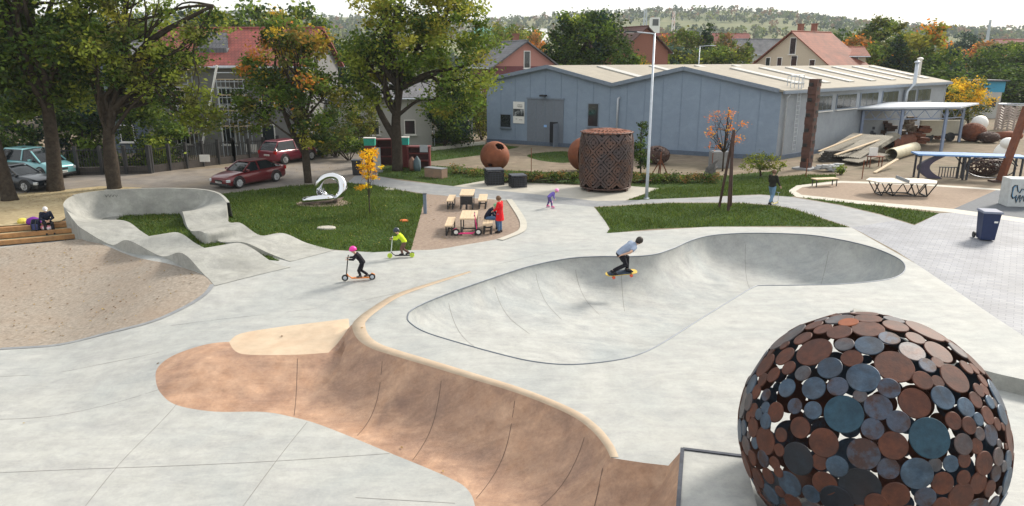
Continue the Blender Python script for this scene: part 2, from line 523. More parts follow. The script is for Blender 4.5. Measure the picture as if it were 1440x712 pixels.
REG = [
 ('dirt', fixed([(-75, 1.5), (80, 1.5), (80, 115), (-75, 115)])),
 ('road', poly([(-80, 258), (60, 247), (130, 243), (330, 236), (440, 221), (490, 213), (535, 226), (533, 249), (490, 257), (410, 262), (300, 277), (150, 262), (60, 271), (-80, 280)])),
 ('lawn', poly([(545, 214), (608, 227), (680, 218), (730, 207), (688, 201), (640, 203), (560, 200)])),
 ('lawn', poly([(742, 218), (790, 213), (812, 219), (800, 229), (760, 226)], 4)),
 ('lawn', poly([(531, 248), (637, 262), (682, 254), (740, 257), (887, 262), (928, 265), (1017, 257), (1090, 249), (1096, 240), (1000, 249), (900, 243), (760, 242), (680, 238), (610, 233), (560, 231), (533, 236)])),
 ('sandy_ground', poly([(-260, 330), (60, 302), (150, 285), (200, 264), (140, 262), (60, 270), (-80, 279), (-260, 290)])),
 ('park_concrete', np.vstack([poly([(-700, 420), (80, 300), (150, 266), (320, 290), (470, 352), (526, 355), (578, 352), (600, 274), (717, 281), (740, 272), (880, 282), (835, 291), (850, 310), (857, 322), (853, 328), (1000, 319), (1197, 320), (1300, 378), (1440, 472)]), fixed([(60, 14), (60, 2), (-60, 2)])])),
 ('path', poly([(488, 257), (500, 247), (531, 248), (564, 254), (637, 262), (700, 268), (740, 272), (840, 283), (880, 282), (984, 278), (1068, 274), (1112, 277), (1141, 282), (1182, 289), (1237, 302), (1286, 317), (1197, 320), (1157, 307), (1117, 294), (1092, 289), (1039, 285), (940, 285), (835, 291), (717, 281), (640, 276.5), (600, 273), (567, 268)])),
 ('pale_slab', poly([(638, 262), (682, 254), (740, 257), (814, 261), (887, 262), (928, 265), (879, 282), (840, 283), (740, 272), (700, 268)])),
 ('lawn', poly([(300, 284), (296, 278), (310, 273), (410, 262), (490, 257), (530, 262), (567, 269), (598, 274), (592, 300), (578, 352), (526, 355), (464, 351), (400, 347), (330, 330), (300, 310)])),
 ('picnic_gravel', np.vstack([poly([(599, 273), (640, 277), (715, 282)]), crom([P(*q) for q in [(715, 282), (722, 294), (729, 305), (733, 315), (729, 325), (700, 336), (650, 345), (612, 351), (578, 352)]], 4)[1:, :2], poly([(592, 300)])])),
 ('lawn', poly([(837, 292), (940, 286), (1039, 286), (1091, 290), (1117, 295), (1157, 308), (1194, 320), (1100, 318), (1000, 319), (920, 322), (870, 327), (853, 328), (858, 322), (850, 310)])),
 ('lawn', poly([(882, 282), (926, 266), (960, 262), (1017, 257), (1080, 250), (1135, 246), (1175, 246), (1176, 254), (1120, 261), (1108, 269), (1117, 276), (1112, 277), (1068, 273.5), (984, 277.5)])),
 ('paver_plaza', poly([(1197, 320), (1260, 310), (1286, 317), (1321, 300), (1339, 299), (1440, 313), (1560, 327), (1800, 380), (1800, 640), (1440, 473), (1390, 440), (1340, 406), (1300, 379), (1260, 353), (1215, 329)])),
 ('lawn', poly([(1122, 277), (1190, 285), (1321, 300), (1286, 316), (1237, 301), (1182, 288), (1142, 281)])),
 ('kerb', poly(PADP)),
 ('court_gravel', poly(PADI)),
 ('dark_surface', poly([(1341, 294), (1401, 267.5), (1560, 277), (1560, 319), (1440, 307)])),
 ('gravel_yard', np.vstack([poly([(-700, 520), (-700, 340), (0, 334), (105, 322)], f=G), crom([G(*q) for q in [(105, 322), (117, 334), (160, 350), (210, 366), (255, 376), (288, 388), (299, 399), (288, 413), (256, 433), (204, 455), (128, 474), (0, 490), (-200, 506)]], 4)[1:, :2]])),
 ('lawn', poly(berm_in, f=G)),
 ('bowl', RIMC),
 ('table_top', table_poly),
 ('ramp', bank_poly),
 ('sunken', sunk_poly),
]
def on_bank(pts):
    return pip(bank_poly, pts)
_A, _B = np.array(tuple(P(-300, 352, -0.62))[:2]), np.array(tuple(P(113, 335, -0.62))[:2])
_d = np.array(tuple((P(116, 335, -0.62) - P(-70, 352, -0.62)).normalized())[:2]); _n = np.array([-_d[1], _d[0]])
_A = _B - _d * 14
STEPZ = np.array([_A - _n * .5, _B - _n * .5, _B + _n * 1.7 - _d * .8, _A + _n * 1.7])
def Z(pts):
    pts = np.asarray(pts, float)[:, :2]
    z = zfun(pts[:, 0], pts[:, 1])
    d, _ = pldist(tab_back, pts)
    zf = z = z + (TZ - z) * np.exp(-(d / 2.2) ** 2) * smooth((-pts[:, 0] - 3.5) / 2.5) * 1.0
    dl, zl = pldist(upper, pts)
    df, _ = pldist(foot, pts)
    ib = on_bank(pts) & (df > 1e-4)
    t = np.clip(df / (df + dl + 1e-9), 0, 1)
    z = np.where(ib, zf + (zl - zf) * (0.07 * t + 0.93 * t ** (2.9 + 2.2 * smooth((pts[:, 0] - 1.2) / 1.2))), z)
    it = pip(table_poly, pts)
    db, zb = pldist(tab_back, pts)
    dh, zh = pldist(np.vstack([tab_front, hip]), pts)
    z = np.where(it, (TZ * db + zh * db + TZ * dh * 0 + TZ * dh) / (2 * db + dh + 1e-9), z)
    de, _ = pldist(deck_poly, pts, True)
    idk = (pip(deck_poly, pts) | (de < 1e-3)) & ~ib
    z = np.where(idk, 0.0, z)
    z = np.where(dl < 1e-3, zl, z)
    z = np.where((db < 1e-3) & ~idk, TZ, z)
    ds_, _ = pldist(STEPZ, pts, True)
    ds_ = np.where(pip(STEPZ, pts), 0, ds_)
    z = np.where(ds_ < 3, np.minimum(z, -0.66 + .3 * np.maximum(ds_ - .1, 0)), z)
    dr, _ = pldist(RIMC, pts, True)
    ir = pip(RIMC, pts) & (dr > 1e-3)
    D = 0.85 + 0.75 * smooth((pts[:, 0] + 1) / 8)
    RR = 1.9 + 0.5 * smooth((pts[:, 0] + 1) / 8)
    q = 1 - np.clip(dr / RR, 0, 1)
    z = np.where(ir, -D * np.sqrt(np.clip(1 - q * q, 0, 1)), z)
    return z
def zat(x, y): return float(Z(np.array([[x, y]]))[0])

cv, ce = [], []
def addloop(pl, closed=True):
    o = len(cv)
    n = len(pl)
    cv.extend([Vector((float(p[0]), float(p[1]))) for p in pl])
    ce.extend([(o + i, o + (i + 1) % n) for i in range(n if closed else n - 1)])
for nme, pl in REG: addloop(pl)
addloop(deck_poly)
addloop(STEPZ)
addloop(STEPZ + np.array([[0, -.05], [.04, -.05], [.04, .05], [0, .05]]))
addloop(lip[:, :2], False)
def inset(pl, d):
    pl = np.asarray(pl)
    n = len(pl)
    out = []
    for i in range(n):
        t = pl[(i + 1) % n] - pl[i - 1]
        t = t / (np.hypot(*t) + 1e-9)
        out.append(pl[i] + np.array([t[1], -t[0]]) * d)
    return np.array(out)
sgn = 1
tst = inset(RIMC, 0.1)
if not pip(RIMC, tst).mean() > 0.5: sgn = -1
for d in (0.02, 0.05, 0.1, 0.17, 0.27, 0.4, 0.56, 0.75):
    q = inset(RIMC, sgn * d)
    dd, _ = pldist(RIMC, q, True)
    for p in q[(dd > d * 0.96) & pip(RIMC, q)]: cv.append(Vector(p))
def grid(pl, st, jit=0.25):
    pl = np.asarray(pl)
    x0, y0 = pl.min(0); x1, y1 = pl.max(0)
    gx, gy = np.meshgrid(np.arange(x0, x1, st), np.arange(y0, y1, st))
    g = np.stack([gx.ravel(), gy.ravel()], 1)
    g += RNG.uniform(-jit, jit, g.shape) * st
    return g[pip(pl, g)]
def addgrid(pl, st, gap):
    g = grid(pl, st)
    d, _ = pldist(pl, g, True)
    for p in g[d > gap]: cv.append(Vector(p))
addgrid(RIMC, 0.2, 0.82)
addgrid(bank_poly, 0.16, 0.06)
addgrid(table_poly, 0.3, 0.1)
low = np.array([(-26, 5), (0, 5), (2, 14), (-2, 20), (-3, 28), (-28, 37)])
g = grid(low, 0.6)
for p in g[~pip(bank_poly, g) & ~pip(RIMC, g) & ~pip(table_poly, g)]: cv.append(Vector(p))
cvv, cee, cff, *_ = geometry.delaunay_2d_cdt(cv, ce, [], 0, 1e-5)
cvv = np.array([tuple(p) for p in cvv])
cff = np.array([f for f in cff if len(f) == 3])
zz = Z(cvv)
cen = cvv[cff].mean(1)
rid = np.zeros(len(cff), int)
for i, (nme, pl) in enumerate(REG):
    rid[pip(pl, cen)] = i
V3 = np.column_stack([cvv, zz])
rn = np.array([r_[0] for r_ in REG])[rid]
NAMEM = {'dirt': ('dirt_yard', DIRT), 'road': ('road', ROAD), 'lawn': ('lawn', LAWN), 'sandy_ground': ('sandy_ground', SAND), 'park_concrete': ('concrete_floor', CONC),
         'path': ('path', PATH), 'pale_slab': ('concrete_slab', SLAB), 'picnic_gravel': ('picnic_gravel', PICG), 'paver_plaza': ('paved_plaza', PAVE), 'kerb': ('kerb', KERB),
         'court_gravel': ('court_gravel', PAD), 'dark_surface': ('rubber_surface', RUBBER), 'gravel_yard': ('gravel_yard', GRAVEL), 'bowl': ('skate_bowl', BOWLC),
         'table_top': ('table_top', TAN), 'ramp': ('skate_ramp', BROWN)}
GO = {}
for k in NAMEM:
    F = cff[rn == k]
    if not len(F): continue
    us, inv = np.unique(F, return_inverse=True)
    F2 = inv.reshape(F.shape)
    a, b, c = V3[F[:, 0]], V3[F[:, 1]], V3[F[:, 2]]
    nz_ = np.cross(b - a, c - a)[:, 2]
    F2[nz_ < 0] = F2[nz_ < 0][:, ::-1]
    o = fastmesh(NAMEM[k][0], V3[us], F2, NAMEM[k][1], k=3, sm=True)
    GO[k] = o
    if k not in ('bowl', 'ramp', 'table_top'): o['kind'] = 'structure'
def flat_loc(o, label, cat):
    return tag(o, label, cat)
bowl = flat_loc(GO['bowl'], 'large sunken grey concrete skate bowl with curved walls beside the brown ramp', 'skate bowl')
ramp = flat_loc(GO['ramp'], 'long curved brown concrete skate ramp with tan edge in the foreground', 'skate ramp')
GO['table_top'].parent = ramp
def ribbon(name, pts2, wid, m, parent=None, up=0.004, zfix=None, n=5, clip=None):
    c = crom(pts2, n)[:, :2]
    # resample finely
    out = [c[0]]
    for p in c[1:]:
        k = max(1, int(np.hypot(*(p - out[-1])) / 0.12))
        a = out[-1]
        for j in range(1, k + 1): out.append(a + (p - a) * j / k)
    c = np.array(out)
    if clip is not None:
        c = c[pip(clip, c)]
        dd, _ = pldist(clip, c, True)
        c = c[dd > 0.05]
    t = np.gradient(c, axis=0)
    t /= np.hypot(t[:, 0], t[:, 1])[:, None] + 1e-9
    nn = np.stack([-t[:, 1], t[:, 0]], 1) * wid / 2
    A, B = c + nn, c - nn
    za = Z(A) if zfix is None else np.full(len(A), zfix)
    zb = Z(B) if zfix is None else np.full(len(B), zfix)
    V = np.vstack([np.column_stack([A, za + up]), np.column_stack([B, zb + up])])
    k = len(c)
    F = [(i, k + i, k + i + 1, i + 1) for i in range(k - 1)]
    return fastmesh(name, V, F, m, parent)
# tan band along the deck edge, steel coping round the bowl
lipi = lip[6:]
t = np.gradient(lipi[:, :2], axis=0); t /= np.hypot(t[:, 0], t[:, 1])[:, None]
side = np.stack([-t[:, 1], t[:, 0]], 1)
if pip(deck_poly, lipi[:, :2] + side * 0.2).mean() < 0.5: side = -side
wb = np.interp(np.arange(len(lipi)), [0, 14, 30, len(lipi) - 1], [0.12, 0.28, 0.36, 0.14])[:, None]
A = lipi[:, :2] - side * 0.012; B = lipi[:, :2] + side * wb
kk = len(lipi)
V = np.vstack([np.column_stack([A, np.full(kk, -0.06)]), np.column_stack([A, np.full(kk, 0.012)]), np.column_stack([B, np.full(kk, 0.006)])])
fastmesh('edge_band', V, [(r_ * kk + i, r_ * kk + i + 1, (r_ + 1) * kk + i + 1, (r_ + 1) * kk + i) for r_ in (0, 1) for i in range(kk - 1)], TAN, ramp)
b = MB(); b.tube([(p[0], p[1], 0.0) for p in rim], 0.022, 6, closed=True); b.build('coping', mat('coping_steel', (.14, .16, .19), rough=.5, metal=.4), bowl, sm=True)
for px in [[(418, 501), (412, 540), (404, 585)], [(546, 498), (530, 540), (500, 575), (462, 598)], [(630, 527), (612, 565), (585, 600), (553, 635)], [(733, 555), (715, 600), (690, 635), (650, 678)], [(836, 612), (800, 655), (745, 685), (672, 702)], [(858, 644), (846, 675), (832, 710)]]:
    ribbon('joint', [P(u, v, -0.45) for u, v in px], 0.016, BJOINT, ramp, clip=bank_poly)
for px in [[(622, 417), (645, 450), (680, 478)], [(684, 394), (712, 425), (745, 448)], [(743, 375), (765, 402), (790, 424)], [(797, 364), (820, 390), (845, 412)], [(868, 361), (875, 380), (880, 402)], [(1045, 329), (1055, 360), (1075, 395)], [(1172, 336), (1160, 360), (1145, 390)]]:
    ribbon('joint', [P(u, v, -0.4) for u, v in px], 0.014, JOINT, bowl, clip=RIMC)
floorj = MB()
for px in [[(432, 594), (395, 640), (342, 712)], [(0, 665), (120, 660), (260, 655), (400, 648), (548, 638)], [(0, 590), (80, 585), (226, 558)], [(240, 300 + 160), (400, 440), (560, 412)], [(500, 700), (640, 708)], [(905, 355), (800, 352), (700, 372)], [(0, 530), (110, 520), (225, 505)], [(120, 712), (180, 640), (250, 575)]]:
    o = ribbon('floor_joint', [G(u, v) for u, v in px], 0.012, JOINT)
    o['kind'] = 'structure'
# sunken corner with its curb face, raised ledge with steel edge
sp = [tuple(p) for p in sunk_poly]
b = MB(); b.add([(x, y, SUNK_Z) for x, y in sp], [tuple(range(len(sp)))])
o = b.build('sunken_floor', CONC); o['kind'] = 'structure'
b = MB(); n = len(sunk_poly)
b.add([(p[0], p[1], 0.0) for p in sunk_poly] + [(p[0], p[1], SUNK_Z) for p in sunk_poly], [(i, (i + 1) % n, n + (i + 1) % n, n + i) for i in range(n)])
tip = P(1196, 437)
b.prism([(tip.x - 0.05, tip.y - 0.3), (tip.x + 0.25, tip.y - 0.5), (tip.x + 0.5, tip.y - 0.3), (tip.x + 0.1, tip.y + 0.05)], -0.3, 0.06)
o = b.build('curb', PUMPC); o['kind'] = 'structure'
L0, L1 = P(960, 632, PLZ), P(1046, 642.5, PLZ)
pl = [L0, L1, Vector((3.9, 9.9, PLZ)), Vector((3.75, 8.6, PLZ)), L0 + dirp * 4]
led = empty('concrete_ledge', (L0.x, L0.y, 0), 'low raised concrete ledge with dark steel edge left of the disc sphere', 'ledge')
b = MB(); b.prism([(p.x - L0.x + 0.01, p.y - L0.y) for p in pl], -0.2, PLZ); b.build('slab', CONC, led)
b = MB()
b.beam((0, 0, PLZ), tuple((L1 - L0) + Vector((0, 0, PLZ))), 0.07, 0.05)
b.beam((0, 0.02, PLZ - 0.003), tuple(dirp * 4 + Vector((0, 0, PLZ - 0.003))), 0.07, 0.05)
b.build('steel_edge', STEELD, led)
# picnic kerb, gravel yard kerb
o = ribbon('kerb_strip', [P(*q) for q in [(716, 281), (725, 294), (732, 305), (736, 315), (732, 326), (703, 338)]], 0.32, KERB, up=0.03); o['kind'] = 'structure'
o = ribbon('kerb_strip', [G(*q) for q in [(299, 400), (288, 414), (256, 434), (204, 456), (128, 475), (0, 491)]], 0.16, PATH, up=0.012); o['kind'] = 'structure'
# the far ground reaching the horizon and the hills
outer = [(-2500, -400), (2500, -400), (2500, 3800), (-2500, 3800)]
inn = REG[0][1]
ov = [Vector(p) for p in outer] + [Vector(p) for p in inn]
vv, _, ff, *_ = geometry.delaunay_2d_cdt(ov, [(i, (i + 1) % 4) for i in range(4)] + [(4 + i, 4 + (i + 1) % 4) for i in range(4)], [], 0, 1e-5)
b = MB()
for f in ff:
    c = sum((vv[i] for i in f), Vector((0, 0))) / 3
    if not (-75 < c.x < 80 and 1.5 < c.y < 115):
        b.add([(vv[i].x, vv[i].y, 0) for i in f], [(0, 1, 2)])
FIELD = mat('field', (0.06, 0.085, 0.03), c2=(0.15, 0.15, 0.065), rough=0.95, scale=0.02, spec=0.1)
HILLM = mat('hill_grass', (0.10, 0.12, 0.05), c2=(0.20, 0.19, 0.095), rough=0.95, scale=0.01, spec=0.1, contrast=(0.35, 0.65))
o = b.build('ground', FIELD); o['kind'] = 'structure'
def hill(name, Y0, Y1, prof, base=0.0, seed=0):
    # prof: (photo column, row of the crest) at distance Y1
    us = [q[0] for q in prof]
    V, F = [], []
    nx, ny = 120, 14
    xs = np.linspace(us[0], us[-1], nx)
    crest = np.interp(xs, us, [q[1] for q in prof])
    for j in range(ny):
        s = j / (ny - 1)
        for i in range(nx):
            top = hz(Y1, crest[i])
            Y = Y0 + (Y1 - Y0) * s
            x = (xs[i] - 720) / FPX * Y1 / CP
            z = base + (top - base) * (s ** 1.25) + 3.0 * noise.noise(Vector((x * 0.01, Y * 0.01, seed))) * min(1, 3 * s)
            V.append((x, Y, z - (2 if j == 0 else 0)))
    for i in range(nx):
        V.append((V[(ny - 1) * nx + i][0], Y1 + 500, -5))
    for j in range(ny):
        for i in range(nx - 1):
            F.append((j * nx + i, j * nx + i + 1, (j + 1) * nx + i + 1, (j + 1) * nx + i))
    o = fastmesh(name, V, F, HILLM, sm=True)
    o['kind'] = 'structure'
    return V, nx, ny
HV, HNX, HNY = hill('hills', 420, 1250, [(-700, 20), (-300, 22), (100, 26), (300, 22), (380, 20), (480, 26), (700, 30), (780, 24), (850, 17), (930, 14), (1000, 15), (1060, 19), (1110, 27), (1150, 34), (1200, 38), (1300, 42), (1450, 42), (1800, 44), (2300, 50)])
# ------------------------------------------------------------------ pump track
def station(o, zo, i, zi):
    return tuple(G(o[0], o[1], zo)) + tuple(G(i[0], i[1], zi))
ST = [
 ((302, 402), .012, (408, 376), .012, 1), ((285, 384), .05, (384, 369), .06, 1), ((256, 356), .57, (338, 342), .54, 1), ((226, 360), .05, (290, 350), .05, 1), ((180, 338), .57, (250, 327), .52, 1),
 ((156, 344), .06, (212, 333), .06, 1), ((116, 322), .5, (180, 312), .4, 1), ((106, 313), .36, (153, 309), .06, 1.3), ((97, 301), .5, (146, 309), .03, 2.0), ((89, 287), .95, (142, 309), .02, 2.4), ((104, 275), 1.2, (150, 306), .02, 2.4),
 ((145, 268.5), 1.25, (165, 304), .02, 2.4), ((190, 266), 1.3, (185, 302), .02, 2.4), ((235, 265), 1.3, (212, 300.5), .02, 2.4), ((280, 266.5), 1.25, (238, 300), .02, 2.4), ((305, 272), 1.1, (252, 300), .05, 1.6),
 ((318, 284), .8, (256, 300), .3, 1.1), ((319, 294), .6, (257, 299), .6, 1), ((322, 312), .12, (266, 323), .06, 1), ((339, 314), .53, (284, 326), .5, 1), ((366, 331), .06, (310, 340), .05, 1), ((398, 328), .53, (343, 341), .47, 1), ((432, 342), .14, (378, 356), .12, 1), ((470, 352), .012, (408, 368), .012, 1)]
rows = np.array([station(*s[:4]) + (s[4],) for s in ST])
rr = crom(rows, 9)
NC = 10
V, F = [], []
for r_ in rr:
    o_, i_, pw = r_[:3], r_[3:6], r_[6]
    go, gi = zfun(o_[0], o_[1]), zfun(i_[0], i_[1])
    V.append((o_[0], o_[1], go - 0.75))
    for j in range(NC + 1):
        t = 1 - j / NC
        q = i_ + (o_ - i_) * t
        zz_ = i_[2] + (o_[2] - i_[2]) * t ** pw
        V.append((q[0], q[1], max(zz_, float(zfun(q[0], q[1])) + 0.008)))
    V.append((i_[0], i_[1], gi - 0.5))
W_ = NC + 3
for a in range(len(rr) - 1):
    for j in range(W_ - 1):
        F.append((a * W_ + j, (a + 1) * W_ + j, (a + 1) * W_ + j + 1, a * W_ + j + 1))
b = MB(); b.add(V, F)
pump = b.build('pump_track', PUMPC)
bm = bmesh.new(); bm.from_mesh(pump.data)
for f in bm.faces: f.smooth = True
for e in bm.edges:
    if len(e.link_faces) == 2 and e.calc_face_angle(0) > 0.75: e.smooth = False
bm.to_mesh(pump.data); bm.free()
# the berm wall has a thickness: an outer face behind the rim
tag(pump, 'wavy pale concrete pump track curling up into a tall banked wall', 'pump track')
bo = rr[:, :3][90:146]
t = np.gradient(bo[:, :2], axis=0); t /= np.hypot(t[:, 0], t[:, 1])[:, None] + 1e-9
nn = np.stack([t[:, 1], -t[:, 0]], 1)
ctr = bo[:, :2].mean(0)
nn *= np.where(((bo[:, :2] - ctr) * nn).sum(1) > 0, 1, -1)[:, None]
k = len(bo)
V = np.vstack([bo + [0, 0, .004], np.column_stack([bo[:, :2] + nn * .14, bo[:, 2]]), np.column_stack([bo[:, :2] + nn * .3, zfun(bo[:, 0], bo[:, 1]) - .7])])
b = MB(); b.add(V, [(r_ * k + i, r_ * k + i + 1, (r_ + 1) * k + i + 1, (r_ + 1) * k + i) for r_ in (0, 1) for i in range(k - 1)])
b.build('wall_back', PUMPC, pump)
# small painted scribble on the wall
p0 = rr[9 * 11]
q = Vector(p0[:3]) + (Vector(p0[3:6]) - Vector(p0[:3])) * 0.13
b = MB()
for k in range(4):
    b.tube([q + Vector((k * .16, -.02, -.02)), q + Vector((k * .16 + .07, -.03, -.14)), q + Vector((k * .16 + .12, -.02, -.03))], .014, 4)
b.build('scribble', DARK, pump)

# ------------------------------------------------------------------ timber steps
A, B = P(-70, 352, -0.62), P(116, 335, -0.62)
dx = (B - A).normalized(); dn = Vector((-dx.y, dx.x, 0))
st = empty('timber_steps', A, 'three long timber steps beside the gravel yard', 'steps')
for k in range(3):
    e0 = -0.15 + k * 0.03
    a = dx * 0 + dn * (0.45 * k); c = dx * ((B - A).length - 0.3 * k) + dn * (0.45 * k)
    mid = (a + c) / 2 + dn * 0.06
    b = MB()
    b.box((mid.x, mid.y, 0.105 + 0.205 * k), ((c - a).length, 0.12, 0.2), rz=math.atan2(dx.y, dx.x))
    o = b.build('riser', TIMBER, st, bevel=0.01)
    b = MB()
    m2 = mid + dn * 0.31
    b.box((m2.x, m2.y, 0.085 + 0.205 * k), ((c - a).length, 0.5, 0.19), rz=math.atan2(dx.y, dx.x))
    b.build('tread', SAND if k < 2 else TIMBER, st)
STEP_A, STEP_DX, STEP_DN = A, dx, dn
# soil bank filling up behind the steps to the trees
bk = A + dn * 1.3 + Vector((0, 0, 0.62 - 0.02))
pv = [bk - dx * 3, bk + dx * ((B - A).length - 0.9), Vector((-22.6, 37.5, 0.0)), Vector((-30, 40.0, 0.0)), Vector((-45, 39.5, 0.0))]
V, F = [], []
for j in range(9):
    s = j / 8
    for i in range(17):
        r_ = i / 16
        lo = pv[0].lerp(pv[1], r_); hi = pv[4].lerp(pv[2], r_)
        q = lo.lerp(hi, s)
        V.append((q.x, q.y, max(q.z, zat(q.x, q.y)) * (1 - s * .4) + 0.03 + 0.05 * noise.noise(Vector((q.x * .7, q.y * .7, 0)))))
for j in range(8):
    for i in range(16): F.append((j * 17 + i, j * 17 + i + 1, (j + 1) * 17 + i + 1, (j + 1) * 17 + i))
o = fastmesh('soil_bank', V, F, SAND, sm=True); o['kind'] = 'structure'

# ------------------------------------------------------------------ disc sphere
SR = 1.91
d = Vector(ray(1217, 610)).normalized()
SCN = Vector((0, 0, CH)) + d * 12.85
RUSTS = mat('disc_rust', (0.068, 0.019, 0.010), c2=(0.14, 0.041, 0.019), rough=0.62, scale=7, stain=0.6, sscale=3, sc=(0.06, 0.028, 0.024), bump=0.002, bscale=40, spec=0.4, detail=10, streak=.45, srot=6.3)
BLUES = mat('disc_blue', (0.03, 0.06, 0.105), c2=(0.085, 0.135, 0.20), rough=0.5, metal=0.3, scale=6, stain=0.7, sscale=3.5, sc=(0.05, 0.05, 0.06), bump=0.002, bscale=40, detail=10, streak=.45, srot=6.3)
TEALS = mat('disc_teal', (0.008, 0.04, 0.07), c2=(0.024, 0.082, 0.125), rough=0.5, metal=0.3, scale=4, stain=0.5, sscale=2, sc=(0.012, 0.03, 0.05), bump=0.002, bscale=40, detail=10, streak=.45, srot=6.3)
GREYS = mat('disc_grey', (0.06, 0.06, 0.072), c2=(0.12, 0.12, 0.135), rough=0.5, metal=0.35, scale=7, stain=0.8, sscale=3, sc=(0.12, 0.06, 0.045), bump=0.002, bscale=40, detail=10, streak=.45, srot=6.3)
MIXS = mat('disc_mixed', (0.055, 0.022, 0.017), c2=(0.06, 0.08, 0.125), rough=0.55, metal=0.2, scale=3.5, contrast=(0.44, 0.56), stain=0.4, sscale=3, sc=(0.07, 0.05, 0.05), bump=0.002, bscale=40, detail=10, streak=.45, srot=7.0)
NIGHT = mat('disc_dark', (0.006, 0.009, 0.017), c2=(0.016, 0.025, 0.04), rough=0.45, metal=0.3, scale=5, stain=0.4, sscale=2, sc=(0.04, 0.02, 0.02), bump=0.002, bscale=40, streak=.45, srot=6.3)
sph = empty('disc_sphere', (SCN.x, SCN.y, SUNK_Z), 'huge hollow sphere welded from round rust brown and blue steel discs', 'sculpture')
CL = (0, 0, SCN.z - SUNK_Z)
LIST = """445 385 70 T 752 470 76 T 515 255 59 B 627 213 70 R 700 345 58 R 338 160 68 R 282 544 62 N 375 487 54 R 516 527 58 M 622 497 52 R 707 597 59 B 503 646 75 N 568 360 49 M 870 492 40 G
 797 327 46 B 840 258 60 R 690 160 48 G 784 162 55 R 536 140 50 B 448 137 35 G 608 115 38 M 532 80 57 R 430 95 45 R 630 72 46 R 735 88 72 R 532 44 48 R 396 221 46 B 474 186 39 R 424 287 38 M
 338 292 45 B 242 291 37 B 302 241 32 G 250 221 30 R 337 372 34 B 290 433 40 R 204 378 38 R 272 357 30 M 165 480 52 R 225 459 27 R 548 438 40 M 640 412 42 M 606 293 40 M 725 266 38 R 836 409 34 R
 881 361 38 B 930 455 26 G 958 390 36 R 945 560 46 R 828 562 32 B 422 570 40 B 378 632 46 R 252 635 50 B 605 580 40 M 630 672 50 R 798 632 44 R 872 612 30 R 735 680 40 M 330 670 36 B 743 212 33 M
 235 178 42 R 300 115 37 R 372 82 36 R 340 70 35 R 195 245 32 R 134 305 30 R 172 318 24 M 145 386 22 B 105 392 22 R 108 460 14 G 123 540 30 R 175 605 32 R 200 560 26 R 140 640 26 R 85 490 14 R
 880 220 30 R 925 300 28 R 850 160 40 G 700 115 36 R 940 265 28 R 982 345 20 G 1010 430 16 R 996 490 18 G 1012 570 22 G 965 650 34 R 1000 655 16 G 1018 500 12 R 560 25 38 O 625 48 38 G 430 45 52 G 462 60 36 O
 865 680 56 R 215 590 22 R 420 690 60 N 560 700 40 R 310 600 0 R"""
rows_ = LIST.split()
discs = []
for i in range(0, len(rows_), 4):
    x, y, r_, kx = float(rows_[i]), float(rows_[i + 1]), float(rows_[i + 2]), rows_[i + 3]
    if r_ == 0: continue
    u, v = 1010 + x / 2.5256, 430 + y / 2.5256
    dd = Vector(ray(u, v)).normalized()
    oc = Vector((0, 0, CH)) - SCN
    bq = oc.dot(dd); cq = oc.dot(oc) - SR * SR
    disc_ = bq * bq - cq
    if disc_ < 0: continue
    hit = oc + dd * (-bq - math.sqrt(disc_))
    n_ = hit.normalized()
    rad = 0.95 * r_ / 2.5256 * (-bq - math.sqrt(disc_)) / FPX * dd.dot(Vector((0, CP, -SP)))
    discs.append((n_, min(rad, 0.38), kx))
def ang_ok(n_, rad, slack):
    for m_, r2, _ in discs:
        if n_.dot(m_) > 0.4 and (n_ - m_).length * SR < (rad + r2) * slack: return False
    return True
rs = random.Random(3)
for rad, tries in ((0.33, 1500), (0.27, 2000), (0.22, 5000), (0.185, 9000), (0.155, 16000), (0.125, 22000), (0.10, 9000)):
    for _ in range(tries):
        z = rs.uniform(-1, 1); a = rs.uniform(0, 2 * math.pi); q = math.sqrt(1 - z * z)
        n_ = Vector((q * math.cos(a), q * math.sin(a), z))
        r2 = rad * rs.uniform(0.92, 1.08)
        if ang_ok(n_, r2, 0.95 if rad > .2 else (.9 if rad > .16 else .86)):
            kx = rs.choice('RRRRRRRMMBBGT' if z < 0.6 else 'RRRROG')
            discs.append((n_, r2, kx))
DM = {'R': RUSTS, 'B': BLUES, 'T': TEALS, 'G': GREYS, 'M': MIXS, 'N': NIGHT, 'O': RUSTO}
def disc_mb(mb, n_, rad):
    M = n_.to_track_quat('Z', 'Y').to_matrix()
    c = Vector(CL) + n_ * (math.sqrt(max(SR * SR - rad * rad, 0)) + rs.uniform(-0.012, 0.012))
    k = 28
    mb.lathe([(rad - 0.006, -0.012), (rad, -0.006), (rad, 0.004), (rad - 0.008, 0.012)], k, c, M)
tocam = (Vector((0, 0, CH)) - SCN).normalized()
order = sorted(discs, key=lambda q: -(q[1] ** 2 * max(0.0, q[0].dot(tocam) - 0.1)))
for n_, rad, kx in order[:100]:
    mb = MB(); disc_mb(mb, n_, rad); o = mb.build('disc', DM[kx], sph, fix=False)
rest = {}
for n_, rad, kx in order[100:]:
    disc_mb(rest.setdefault('all', MB()), n_, rad)
o = rest['all'].build('disc', RUSTS, sph, fix=False); o['kind'] = 'stuff'
me = o.data
for kx in 'BGMN': me.materials.append(DM[kx])
mi = []
sl_m = {'R': 0, 'O': 0, 'B': 1, 'T': 1, 'G': 2, 'M': 3, 'N': 4}
for n_, rad, kx in order[100:]: mi += [sl_m[kx]] * (28 * 3 + 2)
me.polygons.foreach_set('material_index', mi[:len(me.polygons)])
b = MB(); b.lathe([(0.5, 0.0), (0.5, 0.06), (0.12, 0.1)], 20); b.build('foot_plate', RUSTD, sph)

